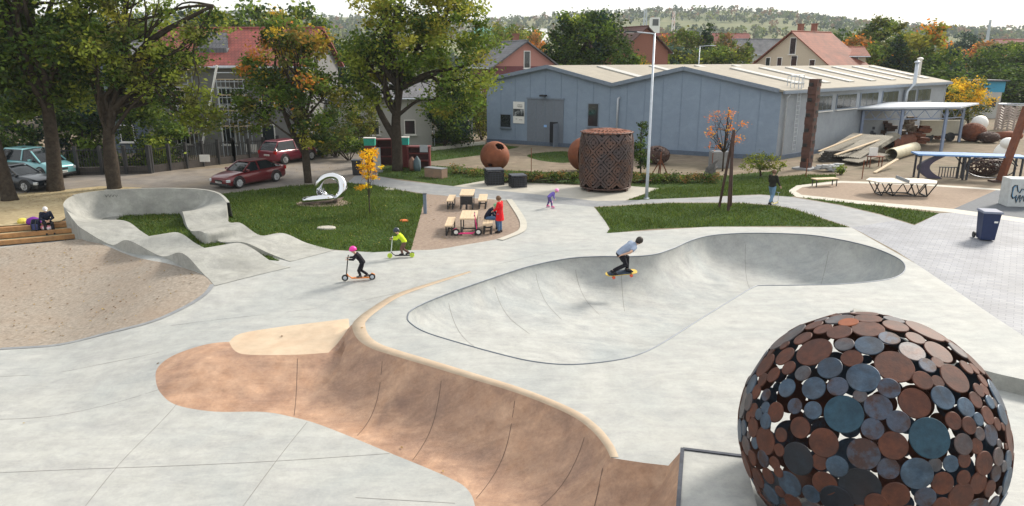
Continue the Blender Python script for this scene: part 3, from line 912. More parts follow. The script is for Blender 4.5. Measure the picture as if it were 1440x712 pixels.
# ------------------------------------------------------------------ warehouse
WH = 5.06
FRc = Vector((19.98, 53.96, 0)); FLc = Vector((-2.32, 66.6, 0)); SV = Vector((25.5, 22.5, 0))
BLc, BRc = FLc + SV, FRc + SV
fv = (FRc - FLc); fl = fv.length; fx = fv.normalized(); fn = Vector((fx.y, -fx.x, 0))
sl2 = SV.length; sx = SV.normalized(); sn = Vector((sx.y, -sx.x, 0))
def facade_at(u, v):                     # place on the facade plane seen at a pixel
    d_ = Vector(ray(u, v)); k = (FLc.dot(fn)) / d_.dot(fn)
    q = Vector((0, 0, CH)) + d_ * k
    return (q - FLc).dot(fx), q.z
def side_at(u, v):
    d_ = Vector(ray(u, v)); k = (FRc.dot(sn)) / d_.dot(sn)
    q = Vector((0, 0, CH)) + d_ * k
    return (q - FRc).dot(sx), q.z
def Fp(s, z, o=0.0): return FLc + fx * s + Vector((0, 0, z)) + fn * o - FLc
def Sp(s, z, o=0.0): return FRc + sx * s + Vector((0, 0, z)) + sn * o - FLc
BLUEW = mat('blue_cladding', (0.22, 0.285, 0.375), rough=0.55, var=0.05, scale=1.5, stain=0.25, sscale=0.3, sc=(0.185, 0.24, 0.32), streak=.1, srot=1.57)
GREYW = mat('grey_cladding', (0.27, 0.30, 0.335), rough=0.55, var=0.06, scale=1.5, stain=0.35, sscale=0.25, sc=(0.21, 0.235, 0.27), streak=.12)
ROOFW = mat('warehouse_roof', (0.31, 0.28, 0.228), rough=0.8, var=0.08, scale=1.2, stain=0.4, sscale=0.15, sc=(0.265, 0.235, 0.185), streak=.2)
TRIM = mat('trim', (0.17, 0.21, 0.27), rough=0.5)
wh = empty('warehouse', FLc, 'long blue grey warehouse with twin low gables and cream roof', 'warehouse')
s1, z1 = facade_at(773, 95); sv_, zv = facade_at(865, 120.5); s2, z2 = facade_at(965, 97.5)
zL = facade_at(685, 114)[1]; zR = WH + 0.05
print('WH', fl, s1, z1, sv_, zv, s2, z2, zL)
prof = [(0, zL), (s1, z1), (sv_, zv), (s2, z2), (fl, zR)]
b = MB()
fr = [Fp(s, z) for s, z in prof]; bkp = [p + SV for p in fr]
base = [Fp(0, 0), Fp(fl, 0)]
b.add([base[0]] + fr + [base[1]], [tuple(range(7))])
b.build('front_wall', BLUEW, wh)
b = MB(); b.add([base[0] + SV] + bkp + [base[1] + SV], [tuple(range(6, -1, -1))]); b.build('back_wall', GREYW, wh)
b = MB(); b.add([Sp(0, 0), Sp(sl2, 0), Sp(sl2, zR), Sp(0, zR)], [(0, 1, 2, 3)]); b.build('side_wall', GREYW, wh)
b = MB(); b.add([base[0], fr[0], bkp[0], base[0] + SV], [(0, 1, 2, 3)]); b.build('side_wall', BLUEW, wh)
b = MB()
ov = 0.35
for i in range(4):
    a, c = fr[i], fr[i + 1]
    ext = (c - a).normalized()
    a2 = a - ext * (ov if i == 0 else 0); c2_ = c + ext * (ov if i == 3 else 0)
    a2 = a2 - sx * ov; c2_ = c2_ - sx * ov
    up = Vector((0, 0, 0.02)); th = Vector((0, 0, 0.16)); L_ = SV + sx * ov * 2
    b.add([a2 + up, c2_ + up, c2_ + L_ + up, a2 + L_ + up, a2 + up + th, c2_ + up + th, c2_ + L_ + up + th, a2 + L_ + up + th],
          [(0, 1, 2, 3), (7, 6, 5, 4), (0, 4, 5, 1), (2, 6, 7, 3), (1, 5, 6, 2), (3, 7, 4, 0)])
roof = b.build('roof', ROOFW, wh)
b = MB()
for i in range(4):
    a, c = fr[i] - sx * (ov + 0.03) + Vector((0, 0, 0.07)), fr[i + 1] - sx * (ov + 0.03) + Vector((0, 0, 0.07))
    b.beam(a, c, 0.05, 0.3)
b.beam(Sp(-ov, zR - 0.05, ov + 0.05), Sp(sl2 + ov, zR - 0.05, ov + 0.05), 0.16, 0.22)
b.build('fascia', TRIM, roof)
SKYL = mat('skylight', (0.40, 0.39, 0.36), rough=0.4, var=0.06)
def roofp(i, t, s, h=0.0):               # slope i, t across, s metres along the building
    return fr[i] + (fr[i + 1] - fr[i]) * t + sx * s + Vector((0, 0, 0.19 + h))
for i, ss in ((1, (5, 12.5, 20, 27)), (3, (4.5, 9, 13.5, 18, 22.5, 27, 31)), (0, (6, 14)), (2, (6, 13, 20, 27))):
    for s in ss:
        b = MB()
        q = [roofp(i, .12, s), roofp(i, .86, s), roofp(i, .86, s + 1.1), roofp(i, .12, s + 1.1)]
        b.add(q + [p + Vector((0, 0, .1)) for p in q], [(4, 5, 6, 7), (0, 1, 5, 4), (1, 2, 6, 5), (2, 3, 7, 6), (3, 0, 4, 7)])
        b.build('skylight', SKYL, roof)
b = MB()
for k in range(1, 17):                   # cladding seams on the front
    s = fl * k / 17
    z = np.interp(s, [p[0] for p in prof], [p[1] for p in prof])
    b.beam(Fp(s, 0.35, 0.012), Fp(s, z - 0.1, 0.012), 0.05, 0.02, up=fn)
b.build('cladding_seams', mat('seam', (0.18, 0.24, 0.325), rough=0.5), wh)
b = MB(); b.beam(Fp(0, 0.17, 0.06), Fp(fl + 0.05, 0.17, 0.06), 0.1, 0.34); b.beam(Sp(0, 0.17, 0.06), Sp(sl2, 0.17, 0.06), 0.1, 0.34); b.build('plinth', mat('plinth', (0.09, 0.12, 0.17), var=0.2), wh)
def fpanel(mb, u0, v0, u1, v1, o, th=0.05):
    (a, za), (c, zc) = facade_at(u0, v0), facade_at(u1, v1)
    s0, s1_, z0, z1_ = min(a, c), max(a, c), min(za, zc), max(za, zc)
    mb.beam(Fp((s0 + s1_) / 2, z0, o), Fp((s0 + s1_) / 2, z1_, o), s1_ - s0, th, up=fn)
    return s0, s1_, z0, z1_
# gate with its wicket door
a0, za = facade_at(742, 139); a1, _ = facade_at(793, 141)
GATE = mat('gate_grey', (0.15, 0.175, 0.215), rough=0.55, var=0.08)
b = MB(); b.box(Fp((a0 + a1) / 2, za / 2 + .02, 0.03), (a1 - a0, 0.08, za), rz=math.atan2(fx.y, fx.x)); gate = b.build('gate', GATE, wh)
b = MB()
for k in range(1, 4): b.beam(Fp(a0 + (a1 - a0) * k / 4, 0.1, 0.075), Fp(a0 + (a1 - a0) * k / 4, za - .05, 0.075), 0.03, 0.02, up=fn)
b.beam(Fp(a0 - .05, za + .06, .08), Fp(a1 + .05, za + .06, .08), .1, .12); b.build('gate_rails', TRIM, gate)
d0, dz = facade_at(774, 172); d1, _ = facade_at(785, 172)
b = MB(); b.box(Fp((d0 + d1) / 2, dz / 2 + .06, 0.085), (d1 - d0, 0.05, dz - .05), rz=math.atan2(fx.y, fx.x)); b.build('doorway', mat('dark_interior', (0.012, 0.012, 0.018), rough=0.9), gate)
b = MB(); qd = Fp(d1 + 0.05, 0, 0.12); b.box(qd + fn * 0.45 + Vector((0, 0, dz / 2)), (0.05, 0.9, dz - .1), rz=math.atan2(fx.y, fx.x)); b.build('open_door', GATE, gate)
b = MB(); b.box(Fp(d0 - 0.45, 1.75, .1), (.28, .02, .2), rz=math.atan2(fx.y, fx.x)); b.build('notice', mat('blue_notice', (.25, .45, .8)), gate)
b = MB(); q = facade_at(766, 137); b.box(Fp(q[0], q[1] + .15, .3), (.5, .5, .14), rz=math.atan2(fx.y, fx.x)); b.build('flood_light', BLACK, wh)
def fwindow(u0, v0, u1, v1, panes=1):
    (a, zt), (c, zb) = facade_at(u0, v0), facade_at(u1, v1)
    rz_ = math.atan2(fx.y, fx.x)
    b = MB(); mid = Fp((a + c) / 2, (zt + zb) / 2, .02); b.box(mid, (c - a, .06, zt - zb), rz=rz_); wn = b.build('window', TRIM, wh)
    b = MB(); b.box(Fp((a + c) / 2, (zt + zb) / 2, .045), (c - a - .14, .04, zt - zb - .14), rz=rz_); b.build('pane', GLASS, wn)
    b = MB(); b.box(Fp((a + c) / 2, zb - .04, .1), (c - a + .1, .2, .05), rz=rz_); b.build('sill', TRIM, wn)
fwindow(703.5, 160, 719, 180)
fwindow(827, 145, 841.5, 179)
# poster sign by the gate
rz_ = math.atan2(fx.y, fx.x)
(a, zt), (c, zb) = facade_at(722, 143), facade_at(737.5, 174)
sg = empty('poster_sign', FLc + Fp((a + c) / 2, zb, 0.02), 'white poster board with a black picture beside the warehouse gate', 'sign', rz=rz_)
hh = zt - zb; ww = c - a
b = MB(); b.box((0, -.01, hh / 2), (ww, .05, hh)); b.build('board', WHITE, sg)
b = MB(); b.box((0, -.04, hh * .5), (ww * .96, .012, hh * .34)); b.build('picture', mat('poster_black', (0.02, 0.025, 0.03), c2=(0.35, 0.37, 0.38), scale=2.2, contrast=(.5, .62), rough=.5), sg)
b = MB()
for zf_, wf, xf in ((.86, .45, .12), (.8, .5, .1), (.76, .38, .15), (.17, .3, .2), (.2, .16, -.2)):
    n_ = max(2, int(wf * 10))
    for k in range(n_): b.box((ww * (xf + wf * ((k + .5) / n_ - .5)), -.04, hh * zf_), (ww * wf / n_ * .7, .012, hh * .022))
b.build('lettering', DARK, sg)
# downpipe on the front, corner pipe
b = MB(); a, z = facade_at(870, 137); z0_ = 0.3
b.tube([Fp(a + .15, z, .05), Fp(a, z - .1, .14), Fp(a, z0_, .14)], .09, 8); b.build('downpipe', GALV, wh, sm=True); b = MB(); b.tube([Sp(.6, zR - .2, .35), Sp(.6, zR - .5, .15), Sp(.6, .2, .12)], .07, 8)
b.build('downpipe', GALV, wh, sm=True); b = MB(); b.tube([Sp(sl2 - .5, zR - .2, .35), Sp(sl2 - .5, zR - .5, .15), Sp(sl2 - .5, .2, .12)], .07, 8); b.build('downpipe', GALV, wh, sm=True)
# side windows
WIN = [(1150.5, 137, 1170.5, 156.5), (1177, 133.5, 1205, 152.5), (1210.5, 130.5, 1235.5, 149), (1241.5, 127.5, 1264, 146), (1271.5, 125.5, 1288.5, 143), (1291, 124, 1309.5, 140.5)]
zt = np.mean([side_at(u0, v0)[1] for u0, v0, u1, v1 in WIN]); zb = zt - 1.25
WP = mat('window_reflect', (0.015, 0.018, 0.022), c2=(0.06, 0.065, 0.065), rough=0.15, scale=.9, spec=.4, contrast=(.45, .6))
for u0, v0, u1, v1 in WIN:
    a, c = side_at(u0, v0)[0], side_at(u1, v0)[0]
    rs_ = math.atan2(sx.y, sx.x)
    b = MB(); b.box(Sp((a + c) / 2, (zt + zb) / 2, .02), (c - a, .06, zt - zb), rz=rs_); wn = b.build('window', TRIM, wh)
    n_ = 3
    for k in range(n_):
        b = MB(); s_ = a + .08 + (c - a - .16) * (k + .5) / n_
        b.box(Sp(s_, (zt + zb) / 2, .045), ((c - a - .16) / n_ - .07, .04, zt - zb - .16), rz=rs_); b.build('pane', WP, wn)
    b = MB(); b.box(Sp((a + c) / 2, zb - .05, .09), (c - a + .1, .18, .06), rz=rs_); b.build('sill', WHITE, wn)
# chimney flue on the side wall and one behind the roof
a, z = side_at(1268, 146); sflue = a
b = MB(); zt2 = 0
q0 = Sp(sflue, 2.2, .3); q1 = Sp(sflue, zR - .6, .3); q2 = Sp(sflue + .9, zR + .1, .55); q3 = Sp(sflue + .9, zR + 2.0, .55)
b.tube([q0, q1, q2, q3], .16, 10); b.lathe([(.16, 0), (.26, .02), (.26, .12), (.05, .22)], 10, q3); b.build('flue', GALV, wh, sm=True)
b = MB(); q = Sp(sl2 - 2.5, zR, -2.0); b.tube([q, q + Vector((0, 0, 2.3))], .2, 10); b.lathe([(.2, 0), (.3, .02), (.3, .14), (.06, .25)], 10, q + Vector((0, 0, 2.3))); b.build('flue', WHITE, wh, sm=True)
# ladder cage and lattice steel tower at the corner
a, z = side_at(1138, 238)
tp = P(1133, 238)
twr = empty('steel_tower', tp, 'tall narrow rusty tower of stacked steel boxes by the warehouse corner', 'sculpture', rz=math.atan2(sx.y, sx.x))
th = hz(tp.y, 111)
b = MB(); n_ = 12
for k in range(n_):
    z0 = th * k / n_; h_ = th / n_
    off = 0.13 * (1 if k % 2 else -1)
    b.box((off * .25, 0, z0 + h_ * .5), (.6, .6, h_ * .985))
b.build('stacked_boxes', mat('tower_rust', (.05, .024, .02), c2=(.11, .045, .032), scale=3, rough=.7), twr, bevel=.01)
for k in range(n_):
    o_ = 0.11 * (1 if k % 2 else -1)
    for c_, d_ in (((o_, -.3, th * (k + .72) / n_), (.30, .05, th / n_ * .42)), ((-.3, o_, th * (k + .3) / n_), (.05, .30, th / n_ * .42))): MB().box(c_, d_).build('recess_shade', BLACK, twr)  # black boxes on the solid column paint the shade of recesses
b = MB(); b.box((0, 0, .06), (1.5, 1.3, .12)); b.build('base', PATH, twr)
lad = empty('roof_ladder', FLc + Sp(2.3, 0, .2), 'galvanised ladder with hoop cage behind the rusty tower', 'ladder', rz=math.atan2(sx.y, sx.x))
b = MB()
for s in (-.25, .25): b.tube([(s, 0, .5), (s, 0, zR + 1.0), (s, .9, zR + 1.05), (s, .9, zR + .2)], .03, 6)
b.build('rails', GALV, lad)
b = MB()
for k in range(16): b.beam((-.25, 0, .7 + .33 * k), (.25, 0, .7 + .33 * k), .03)
b.build('rungs', GALV, lad)
b = MB()
for s in (-.9, -.3, .35, 1.1): b.tube([(s, .3, zR + .1), (s, .3, zR + 1.15)], .025, 6)
for h_ in (.6, 1.15): b.tube([(-.9, .3, zR + h_), (1.1, .3, zR + h_)], .025, 6)
b.build('guard_rail', GALV, lad)
# ------------------------------------------------------------------ trees and plants
DG, MG, LG = (.034, .056, .014), (.078, .118, .020), (.165, .195, .030)
OLV, YG, YE = (.10, .105, .03), (.20, .19, .03), (.52, .31, .02)
OR, BR_, BLG, CON = (.46, .165, .025), (.20, .11, .04), (.045, .075, .055), (.016, .032, .022)
def leaves(blobs, n, size, pal, rng, clump=0.55, nclump=60, flat=0.0):
    # blobs: (centre, radii, weight); pal: [(colour, weight)] or function of the clump centre
    wts = np.array([b_[2] for b_ in blobs], float); wts /= wts.sum()
    cc, rc = [], []
    for i in rng.choice(len(blobs), nclump, p=wts):
        c, r_, _ = blobs[i]
        d_ = rng.normal(size=3); d_ /= np.linalg.norm(d_)
        q = np.array(c) + d_ * np.array(r_) * rng.uniform(0.35, 1.0) ** 0.6
        cc.append(q); rc.append(clump * rng.uniform(.55, 1.35))
    cc = np.array(cc); rc = np.array(rc)
    k = rng.integers(0, nclump, n)
    pos = cc[k] + rng.normal(size=(n, 3)) * rc[k][:, None] * np.array([.62, .62, .45])
    a = rng.normal(size=(n, 3)); a[:, 2] *= 0.7; a /= np.linalg.norm(a, axis=1)[:, None]
    b = np.cross(a, rng.normal(size=(n, 3))); b /= np.linalg.norm(b, axis=1)[:, None] + 1e-9
    s = size * rng.uniform(.6, 1.3, n)[:, None]
    V = np.stack([pos - a * s * .5, pos + b * s * .27 - a * s * .05, pos + a * s * .5, pos - b * s * .27 - a * s * .05], 1).reshape(-1, 3)
    F = np.arange(4 * n).reshape(n, 4)
    if callable(pal):
        cl = np.array([pal(c, rng) for c in cc])
    else:
        pw = np.array([p[1] for p in pal], float)
        cl = np.array([pal[i][0] for i in rng.choice(len(pal), nclump, p=pw / pw.sum())])
    cl = cl * rng.uniform(.75, 1.3, (nclump, 1))
    k2 = np.where(rng.random(n) < .14, rng.integers(0, nclump, n), k)
    col = cl[k2] * rng.uniform(.7, 1.35, (n, 1)) * np.array([1, 1, 1]) + rng.normal(size=(n, 3)) * .004
    col = np.clip(np.column_stack([col * 1.6, np.ones(n)]), 0.002, 1)
    return V, F, np.repeat(col, 4, axis=0), cc
def limb_tubes(mb, start, r0, cc, rng, nl=10, sub=3, droop=0.0):
    start = np.array(start)
    sel = rng.choice(len(cc), min(nl, len(cc)), replace=False)
    for i in sel:
        e = cc[i]; m1 = start + (e - start) * .4 + rng.normal(size=3) * .12 * np.linalg.norm(e - start) * .5 + np.array([0, 0, .12 * np.linalg.norm((e - start)[:2])])
        pts = crom([start, m1, start + (e - start) * .75 + rng.normal(size=3) * .15, e], 4)
        mb.tube(pts, list(np.linspace(r0 * .55, r0 * .07, len(pts))), 6)
        for _ in range(sub):
            j = int(rng.integers(0, len(cc)))
            near = cc[np.argsort(np.linalg.norm(cc - e, axis=1))[1 + int(rng.integers(0, 5))]]
            s_ = pts[len(pts) // 2 + int(rng.integers(0, 3))]
            mb.tube([s_, (s_ + near) / 2 + rng.normal(size=3) * .15, near], [r0 * .18, r0 * .1, r0 * .04], 5)
def tree(name, label, cat, base, trunk, blobs, n, size, pal, seed=0, group=None, r0=.3, clump=.55, nclump=60, nl=12, sub=3, bark=None, forks=()):
    rng = np.random.default_rng(seed + 11)
    base = Vector(base)
    e = empty(name, base, label, cat, group)
    tl = [tuple(np.array(p[:3]) - np.array(base)) for p in trunk]
    bl = [(np.array(c) - np.array(base), r_, w_) for c, r_, w_ in blobs]
    V, F, C, cc = leaves(bl, n, size, pal, rng, clump, nclump)
    fastmesh('crown', V, F, LEAF, e, cols=C)
    mb = MB()
    pts = crom([tuple(p) + (q[3],) for p, q in zip(tl, trunk)], 4)
    fl_ = 1 + .28 * np.exp(-np.arange(len(pts)) / 1.3)
    mb.tube(pts[:, :3], list(pts[:, 3] * fl_), 12)
    limb_tubes(mb, tl[-1] if size > .18 else tl[1], r0, cc, rng, nl, sub)
    if len(trunk) > 2 and nl > 6: limb_tubes(mb, tl[-2], r0 * .7, cc, rng, nl // 3, 1)
    for fk in forks:
        fp = crom([tuple(np.array(p[:3]) - np.array(base)) + (p[3],) for p in fk], 4)
        mb.tube(fp[:, :3], list(fp[:, 3]), 8)
        limb_tubes(mb, fp[-1, :3], fk[-1][3] * 1.6, cc, rng, 5, 2)
    mb.build('trunk', bark or BARK, e, sm=True, fix=False)
    return e
def blob(u, v, ru, rv, Y, rd=None, w=1.0):
    c = atY(u, v, Y); k = ppm(c)
    return (tuple(c), (ru / k, (rd if rd else (ru + rv) / 2) / k, rv / k), w)
def tp_(u, v, Y, wpx):
    c = atY(u, v, Y); return (c.x, c.y, c.z, wpx / 2 / ppm(c))
# five big trees on the left
Y = P(78, 268).y; b0 = P(78, 268)
tree('street_tree', 'tall tree with thick straight grey trunk in front of the teal minivan', 'tree', b0, [(b0.x, Y, -.1, .40), tp_(75, 220, Y, 18), tp_(69, 165, Y, 16), tp_(64, 135, Y, 14)],
     [blob(60, 60, 78, 60, Y, 85, 2), blob(28, 125, 40, 35, Y, 45, .7), blob(95, 120, 34, 30, Y + 1, 40, .6), blob(60, -30, 95, 70, Y, 90, 1.6)], 20000, .28, [(MG, 4), (DG, 3), (LG, 2), (YG, .5)], 1, r0=.42, nclump=120, clump=.75, nl=14,
     forks=[[tp_(62, 140, Y, 16), tp_(40, 90, Y, 12), tp_(15, 30, Y, 8)], [tp_(64, 140, Y, 14), tp_(85, 80, Y + .5, 9), tp_(110, 30, Y + 1, 6)]])
Y = P(12, 282).y; b0 = P(14, 282)
tree('street_tree', 'leaning trunk at the left edge beside the dark car', 'tree', b0, [(b0.x, Y, -.1, .36), tp_(4, 245, Y, 18), tp_(-12, 190, Y, 18), tp_(-28, 130, Y, 16)],
     [blob(-60, 40, 80, 70, Y, 80, 1), blob(-40, 110, 50, 40, Y, 60, .6)], 5000, .32, [(DG, 4), (MG, 3)], 2, r0=.35, nclump=60, clump=.8)
Y = P(158, 265).y; b0 = P(158, 266)
tree('street_tree', 'crooked tree with bulging trunk behind the banked wall of the pump track', 'tree', b0, [(b0.x, Y, -.1, .33), tp_(157, 235, Y, 19), tp_(153, 195, Y, 15), tp_(154, 160, Y, 15)],
     [blob(190, 70, 62, 50, Y, 70, 1.5), blob(140, 50, 48, 55, Y, 60, 1), blob(245, 115, 50, 45, Y + .5, 55, .9), blob(280, 35, 42, 26, Y, 45, .6), blob(285, 165, 28, 26, Y + 1, 35, .35), blob(180, -10, 90, 40, Y, 80, 1.0), blob(190, 125, 40, 30, Y, 50, .5)], 15000, .26, [(MG, 3), (LG, 3), (OLV, 2), (DG, 1.5), (YG, .9)], 3, r0=.33, nclump=125, clump=.62, nl=16,
     forks=[[tp_(154, 165, Y, 15), tp_(172, 110, Y, 11), tp_(215, 55, Y, 9), tp_(300, 8, Y, 4)], [tp_(150, 175, Y, 12), tp_(140, 120, Y, 10), tp_(128, 60, Y, 7)]])
Y = P(432, 257).y; b0 = P(432, 258)
def pal3(c, rng):
    h = c[2]
    if h > 5.6 and rng.random() < .13: return (.36, .14, .03) if rng.random() < .6 else (.26, .16, .035)
    r_ = rng.random()
    if r_ < .08: return (.36, .25, .03)
    if r_ < .2: return YG
    return MG if r_ < .5 else (DG if r_ < .75 else OLV)
tree('autumn_tree', 'slim tree with orange tinted top beside the red cars', 'tree', b0, [(b0.x, Y, -.1, .21), tp_(431, 232, Y, 11), tp_(428, 205, Y, 10), tp_(425, 180, Y, 8)],
     [blob(408, 95, 72, 52, Y, 60, 2), blob(370, 130, 45, 40, Y, 45, .7), blob(440, 145, 55, 45, Y, 50, .9), blob(415, 55, 50, 25, Y, 40, .6), blob(455, 185, 35, 26, Y, 35, .35), blob(350, 165, 25, 22, Y, 30, .3)], 14000, .24, pal3, 4, r0=.2, nclump=120, clump=.5, nl=14,
     forks=[[tp_(428, 215, Y, 9), tp_(408, 180, Y, 7), tp_(390, 130, Y, 5)]])
Y = P(560, 240).y; b0 = P(558, 241)
def pal4(c, rng):
    r_ = rng.random()
    if c[2] > 9 and r_ < .35: return YG
    return MG if r_ < .45 else (DG if r_ < .62 else (LG if r_ < .9 else YG))
tree('street_tree', 'largest bushy green tree with forked trunk above the red shelves', 'tree', b0, [(b0.x, Y, -.1, .33), tp_(558, 205, Y, 14.5), tp_(557, 165, Y, 12.5), tp_(562, 125, Y, 10)],
     [blob(590, 70, 85, 62, Y, 85, 2), blob(520, 90, 52, 45, Y, 60, .9), blob(650, 95, 50, 48, Y, 60, .9), blob(590, 10, 90, 40, Y, 80, 1.3), blob(640, 140, 45, 28, Y, 50, .5), blob(670, 40, 38, 32, Y, 45, .5), blob(505, 130, 36, 24, Y, 40, .35), blob(590, -25, 70, 30, Y, 70, .5)], 24000, .28, pal4, 5, r0=.36, nclump=150, clump=.72, nl=16,
     forks=[[tp_(555, 195, Y, 10), tp_(538, 165, Y, 9), tp_(524, 135, Y, 6), tp_(505, 100, Y, 4)]])
# saplings and bushes
b0 = P(518, 300); b0 = P(520, 300)
Y = b0.y
tree('sapling', 'thin sapling covered in bright yellow leaves on the left lawn', 'tree', b0, [(b0.x, Y, -.05, .025), tp_(519, 280, Y, 1.6), tp_(518, 250, Y, 1.4), tp_(517, 215, Y, 1)],
     [blob(518, 222, 13, 18, Y, 14, 1.3), blob(514, 240, 14, 8, Y, 12, .5), blob(528, 236, 15, 7, Y, 12, .5), blob(513, 263, 9, 4, Y, 8, .25), blob(520, 250, 8, 7, Y, 8, .3)], 1300, .12, [((.62, .33, .012), 3), ((.7, .42, .02), 2), ((.5, .24, .01), 1)], 6, r0=.02, nclump=34, clump=.14, nl=9, sub=1)
b0 = P(1016, 241); Y = b0.y
tree('sapling', 'bare sapling with sparse orange leaves in front of the blue warehouse wall', 'tree', b0, [(b0.x, Y, -.05, .05), tp_(1018, 215, Y, 2.2), tp_(1021, 185, Y, 1.8), tp_(1026, 152, Y, .9)],
     [blob(1024, 162, 8, 6, Y, 8, .6), blob(1008, 190, 14, 8, Y, 10, .6), blob(1028, 180, 8, 6, Y, 8, .6), blob(1012, 205, 12, 6, Y, 10, .5), blob(1036, 193, 8, 6, Y, 8, .4), blob(998, 184, 8, 5, Y, 8, .5), blob(1046, 172, 8, 5, Y, 8, .4), blob(1000, 165, 9, 5, Y, 8, .4), blob(1003, 205, 10, 5, Y, 8, .4)], 480, .14, [((.62, .20, .02), 3), ((.55, .14, .03), 2), ((.6, .30, .03), 1)], 7, r0=.045, nclump=46, clump=.27, nl=24, sub=2)
b0 = P(901, 246); Y = b0.y
tree('young_tree', 'narrow dark green young tree between the drum sculpture and lamp post', 'tree', b0, [(b0.x, Y, -.05, .05), tp_(901, 225, Y, 2), tp_(901, 200, Y, 1.6), tp_(903, 170, Y, .8)],
     [blob(903, 185, 10, 16, Y, 10, 1), blob(898, 212, 13, 15, Y, 12, 1), blob(903, 228, 11, 12, Y, 10, .6)], 1700, .17, [(DG, 3), (MG, 2), (BLG, 1)], 8, r0=.05, nclump=40, clump=.22, nl=10, sub=1)
b0 = P(1070, 248); Y = b0.y
tree('shrub', 'loose yellow green shrub at the warehouse corner', 'shrub', b0, [(b0.x, Y, -.05, .06), tp_(1069, 240, Y, 2.5), tp_(1068, 232, Y, 2)],
     [blob(1068, 226, 24, 11, Y, 18, 1), blob(1088, 232, 16, 9, Y, 14, .6), blob(1052, 232, 10, 8, Y, 10, .4)], 2000, .13, [(OLV, 3), (LG, 2), (MG, 1), (YG, 1)], 9, r0=.05, nclump=50, clump=.22, nl=12, sub=1)
b0 = P(1362, 178); Y = b0.y
tree('shrub', 'rounded golden yellow bush at the far end of the warehouse', 'shrub', b0, [(b0.x, Y, -.05, .12), tp_(1361, 165, Y, 3), tp_(1360, 150, Y, 2)],
     [blob(1358, 128, 27, 25, Y, 27, 1.4), blob(1352, 150, 22, 16, Y, 22, .8), blob(1378, 148, 20, 14, Y, 20, .6)], 4200, .26, lambda c, rng: (YE if rng.random() < .7 else YG) if c[2] > 2.4 else (DG if rng.random() < .6 else OLV), 10, r0=.12, nclump=80, clump=.5, nl=8, sub=1)
# hedges and underwood
def bush(label, bl, n, size, pal, seed, cat='shrub', name='shrub', group=None, clump=.4, nclump=50):
    c = np.array(bl[0][0])
    base = Vector((c[0], c[1], 0))
    rng = np.random.default_rng(seed)
    e = empty(name, base, label, cat, group)
    V, F, C, cc = leaves([(np.array(q[0]) - np.array(base), q[1], q[2]) for q in bl], n, size, pal, rng, clump, nclump)
    V[:, 2] = np.maximum(V[:, 2], .02)
    fastmesh('foliage', V, F, LEAF, e, cols=C)
    mb = MB()
    for i in rng.choice(len(cc), min(8, len(cc)), replace=False):
        q = cc[i]; mb.tube([(q[0] * .1, q[1] * .1, 0), (q[0] * .85, q[1] * .85, max(.1, q[2] * .6)), tuple(q)], [.04, .03, .015], 5)
    mb.build('stems', BARK, e, fix=False)
    return e
bush('dark dense shrub behind the parked minivan at the far left', [blob(25, 190, 48, 45, 50, 40, 1), blob(-30, 190, 45, 45, 50, 45, 1), blob(0, 222, 70, 16, 50.5, 22, .7)], 8500, .3, [(DG, 3), (CON, 3), (MG, 1)], 21, clump=.7)
bush('dark green bush between the two left tree trunks', [blob(110, 190, 42, 38, 50, 45, 1), blob(115, 155, 40, 30, 50, 40, .8), blob(120, 222, 45, 20, 50, 40, .6)], 8000, .3, [(DG, 3), (CON, 2), (MG, 2)], 22, clump=.7)
bush('wide leafy bush right of the crooked tree', [blob(205, 180, 42, 40, 51, 45, 1), blob(240, 200, 30, 30, 51, 35, .6), blob(185, 150, 30, 22, 51, 30, .5), blob(200, 222, 34, 16, 51, 30, .5)], 8000, .28, [(DG, 3), (MG, 3), (LG, 1)], 23, clump=.65)
bush('dark bush behind the slim orange topped tree', [blob(470, 180, 26, 36, 56, 30, 1), blob(455, 205, 26, 16, 56, 25, .5)], 3600, .26, [(DG, 3), (MG, 2), (CON, 1)], 24, clump=.5)
bush('yellow green bush beside the white house', [blob(510, 165, 21, 22, 60, 24, 1), blob(512, 187, 18, 12, 60, 18, .5)], 2400, .24, [(OLV, 3), (YG, 2), (MG, 1)], 25, clump=.45)
bush('low dark green hedge under the dark bush at the road end', [blob(490, 203, 32, 10, 54, 20, 1)], 1800, .2, [(DG, 2), (MG, 2), (LG, 1)], 26, clump=.35)
bush('tall dark bush with bluish leaves left of the warehouse', [blob(640, 165, 24, 40, 66, 26, 1), blob(615, 170, 20, 34, 67, 22, .8)], 4800, .28, [(DG, 2), (BLG, 3), (CON, 2)], 27, clump=.55)
bush('yellowish bush touching the left warehouse corner', [blob(677, 165, 13, 30, 68.5, 16, 1)], 1800, .24, [(OLV, 3), (MG, 2), (YG, 1)], 28, clump=.4)
for i, (u0, u1, v, lab) in enumerate([(702, 815, 249, 'low brown green hedge left of the lattice drum'), (888, 1000, 249, 'low dark hedge between lamp post and rusty poles')]):
    bl = [blob(u, v + (1 if i else 0), 13, 5.5, P(u, 257).y, 12, 1) for u in np.linspace(u0, u1, 10)]
    bush(lab, bl, 3600, .13, [(DG, 3), (OLV, 2), (BR_, 1), (MG, 1)], 31 + i, cat='hedge', name='hedge', clump=.2, nclump=90)
bush('weedy plants growing behind the stone bench', [blob(645, 238, 16, 7, P(645, 244).y, 10, 1), blob(670, 244, 16, 5, P(670, 248).y, 10, 1)], 900, .13, [(MG, 2), (OLV, 2), (BR_, 1)], 33, cat='plant', name='plant', clump=.2)
bush('grassy plant growing against the warehouse side near the tower', [blob(1157, 190, 5, 9, P(1157, 205).y + 2, 5, 1)], 260, .16, [(MG, 2), (DG, 2)], 34, cat='plant', name='plant', clump=.2, nclump=14)
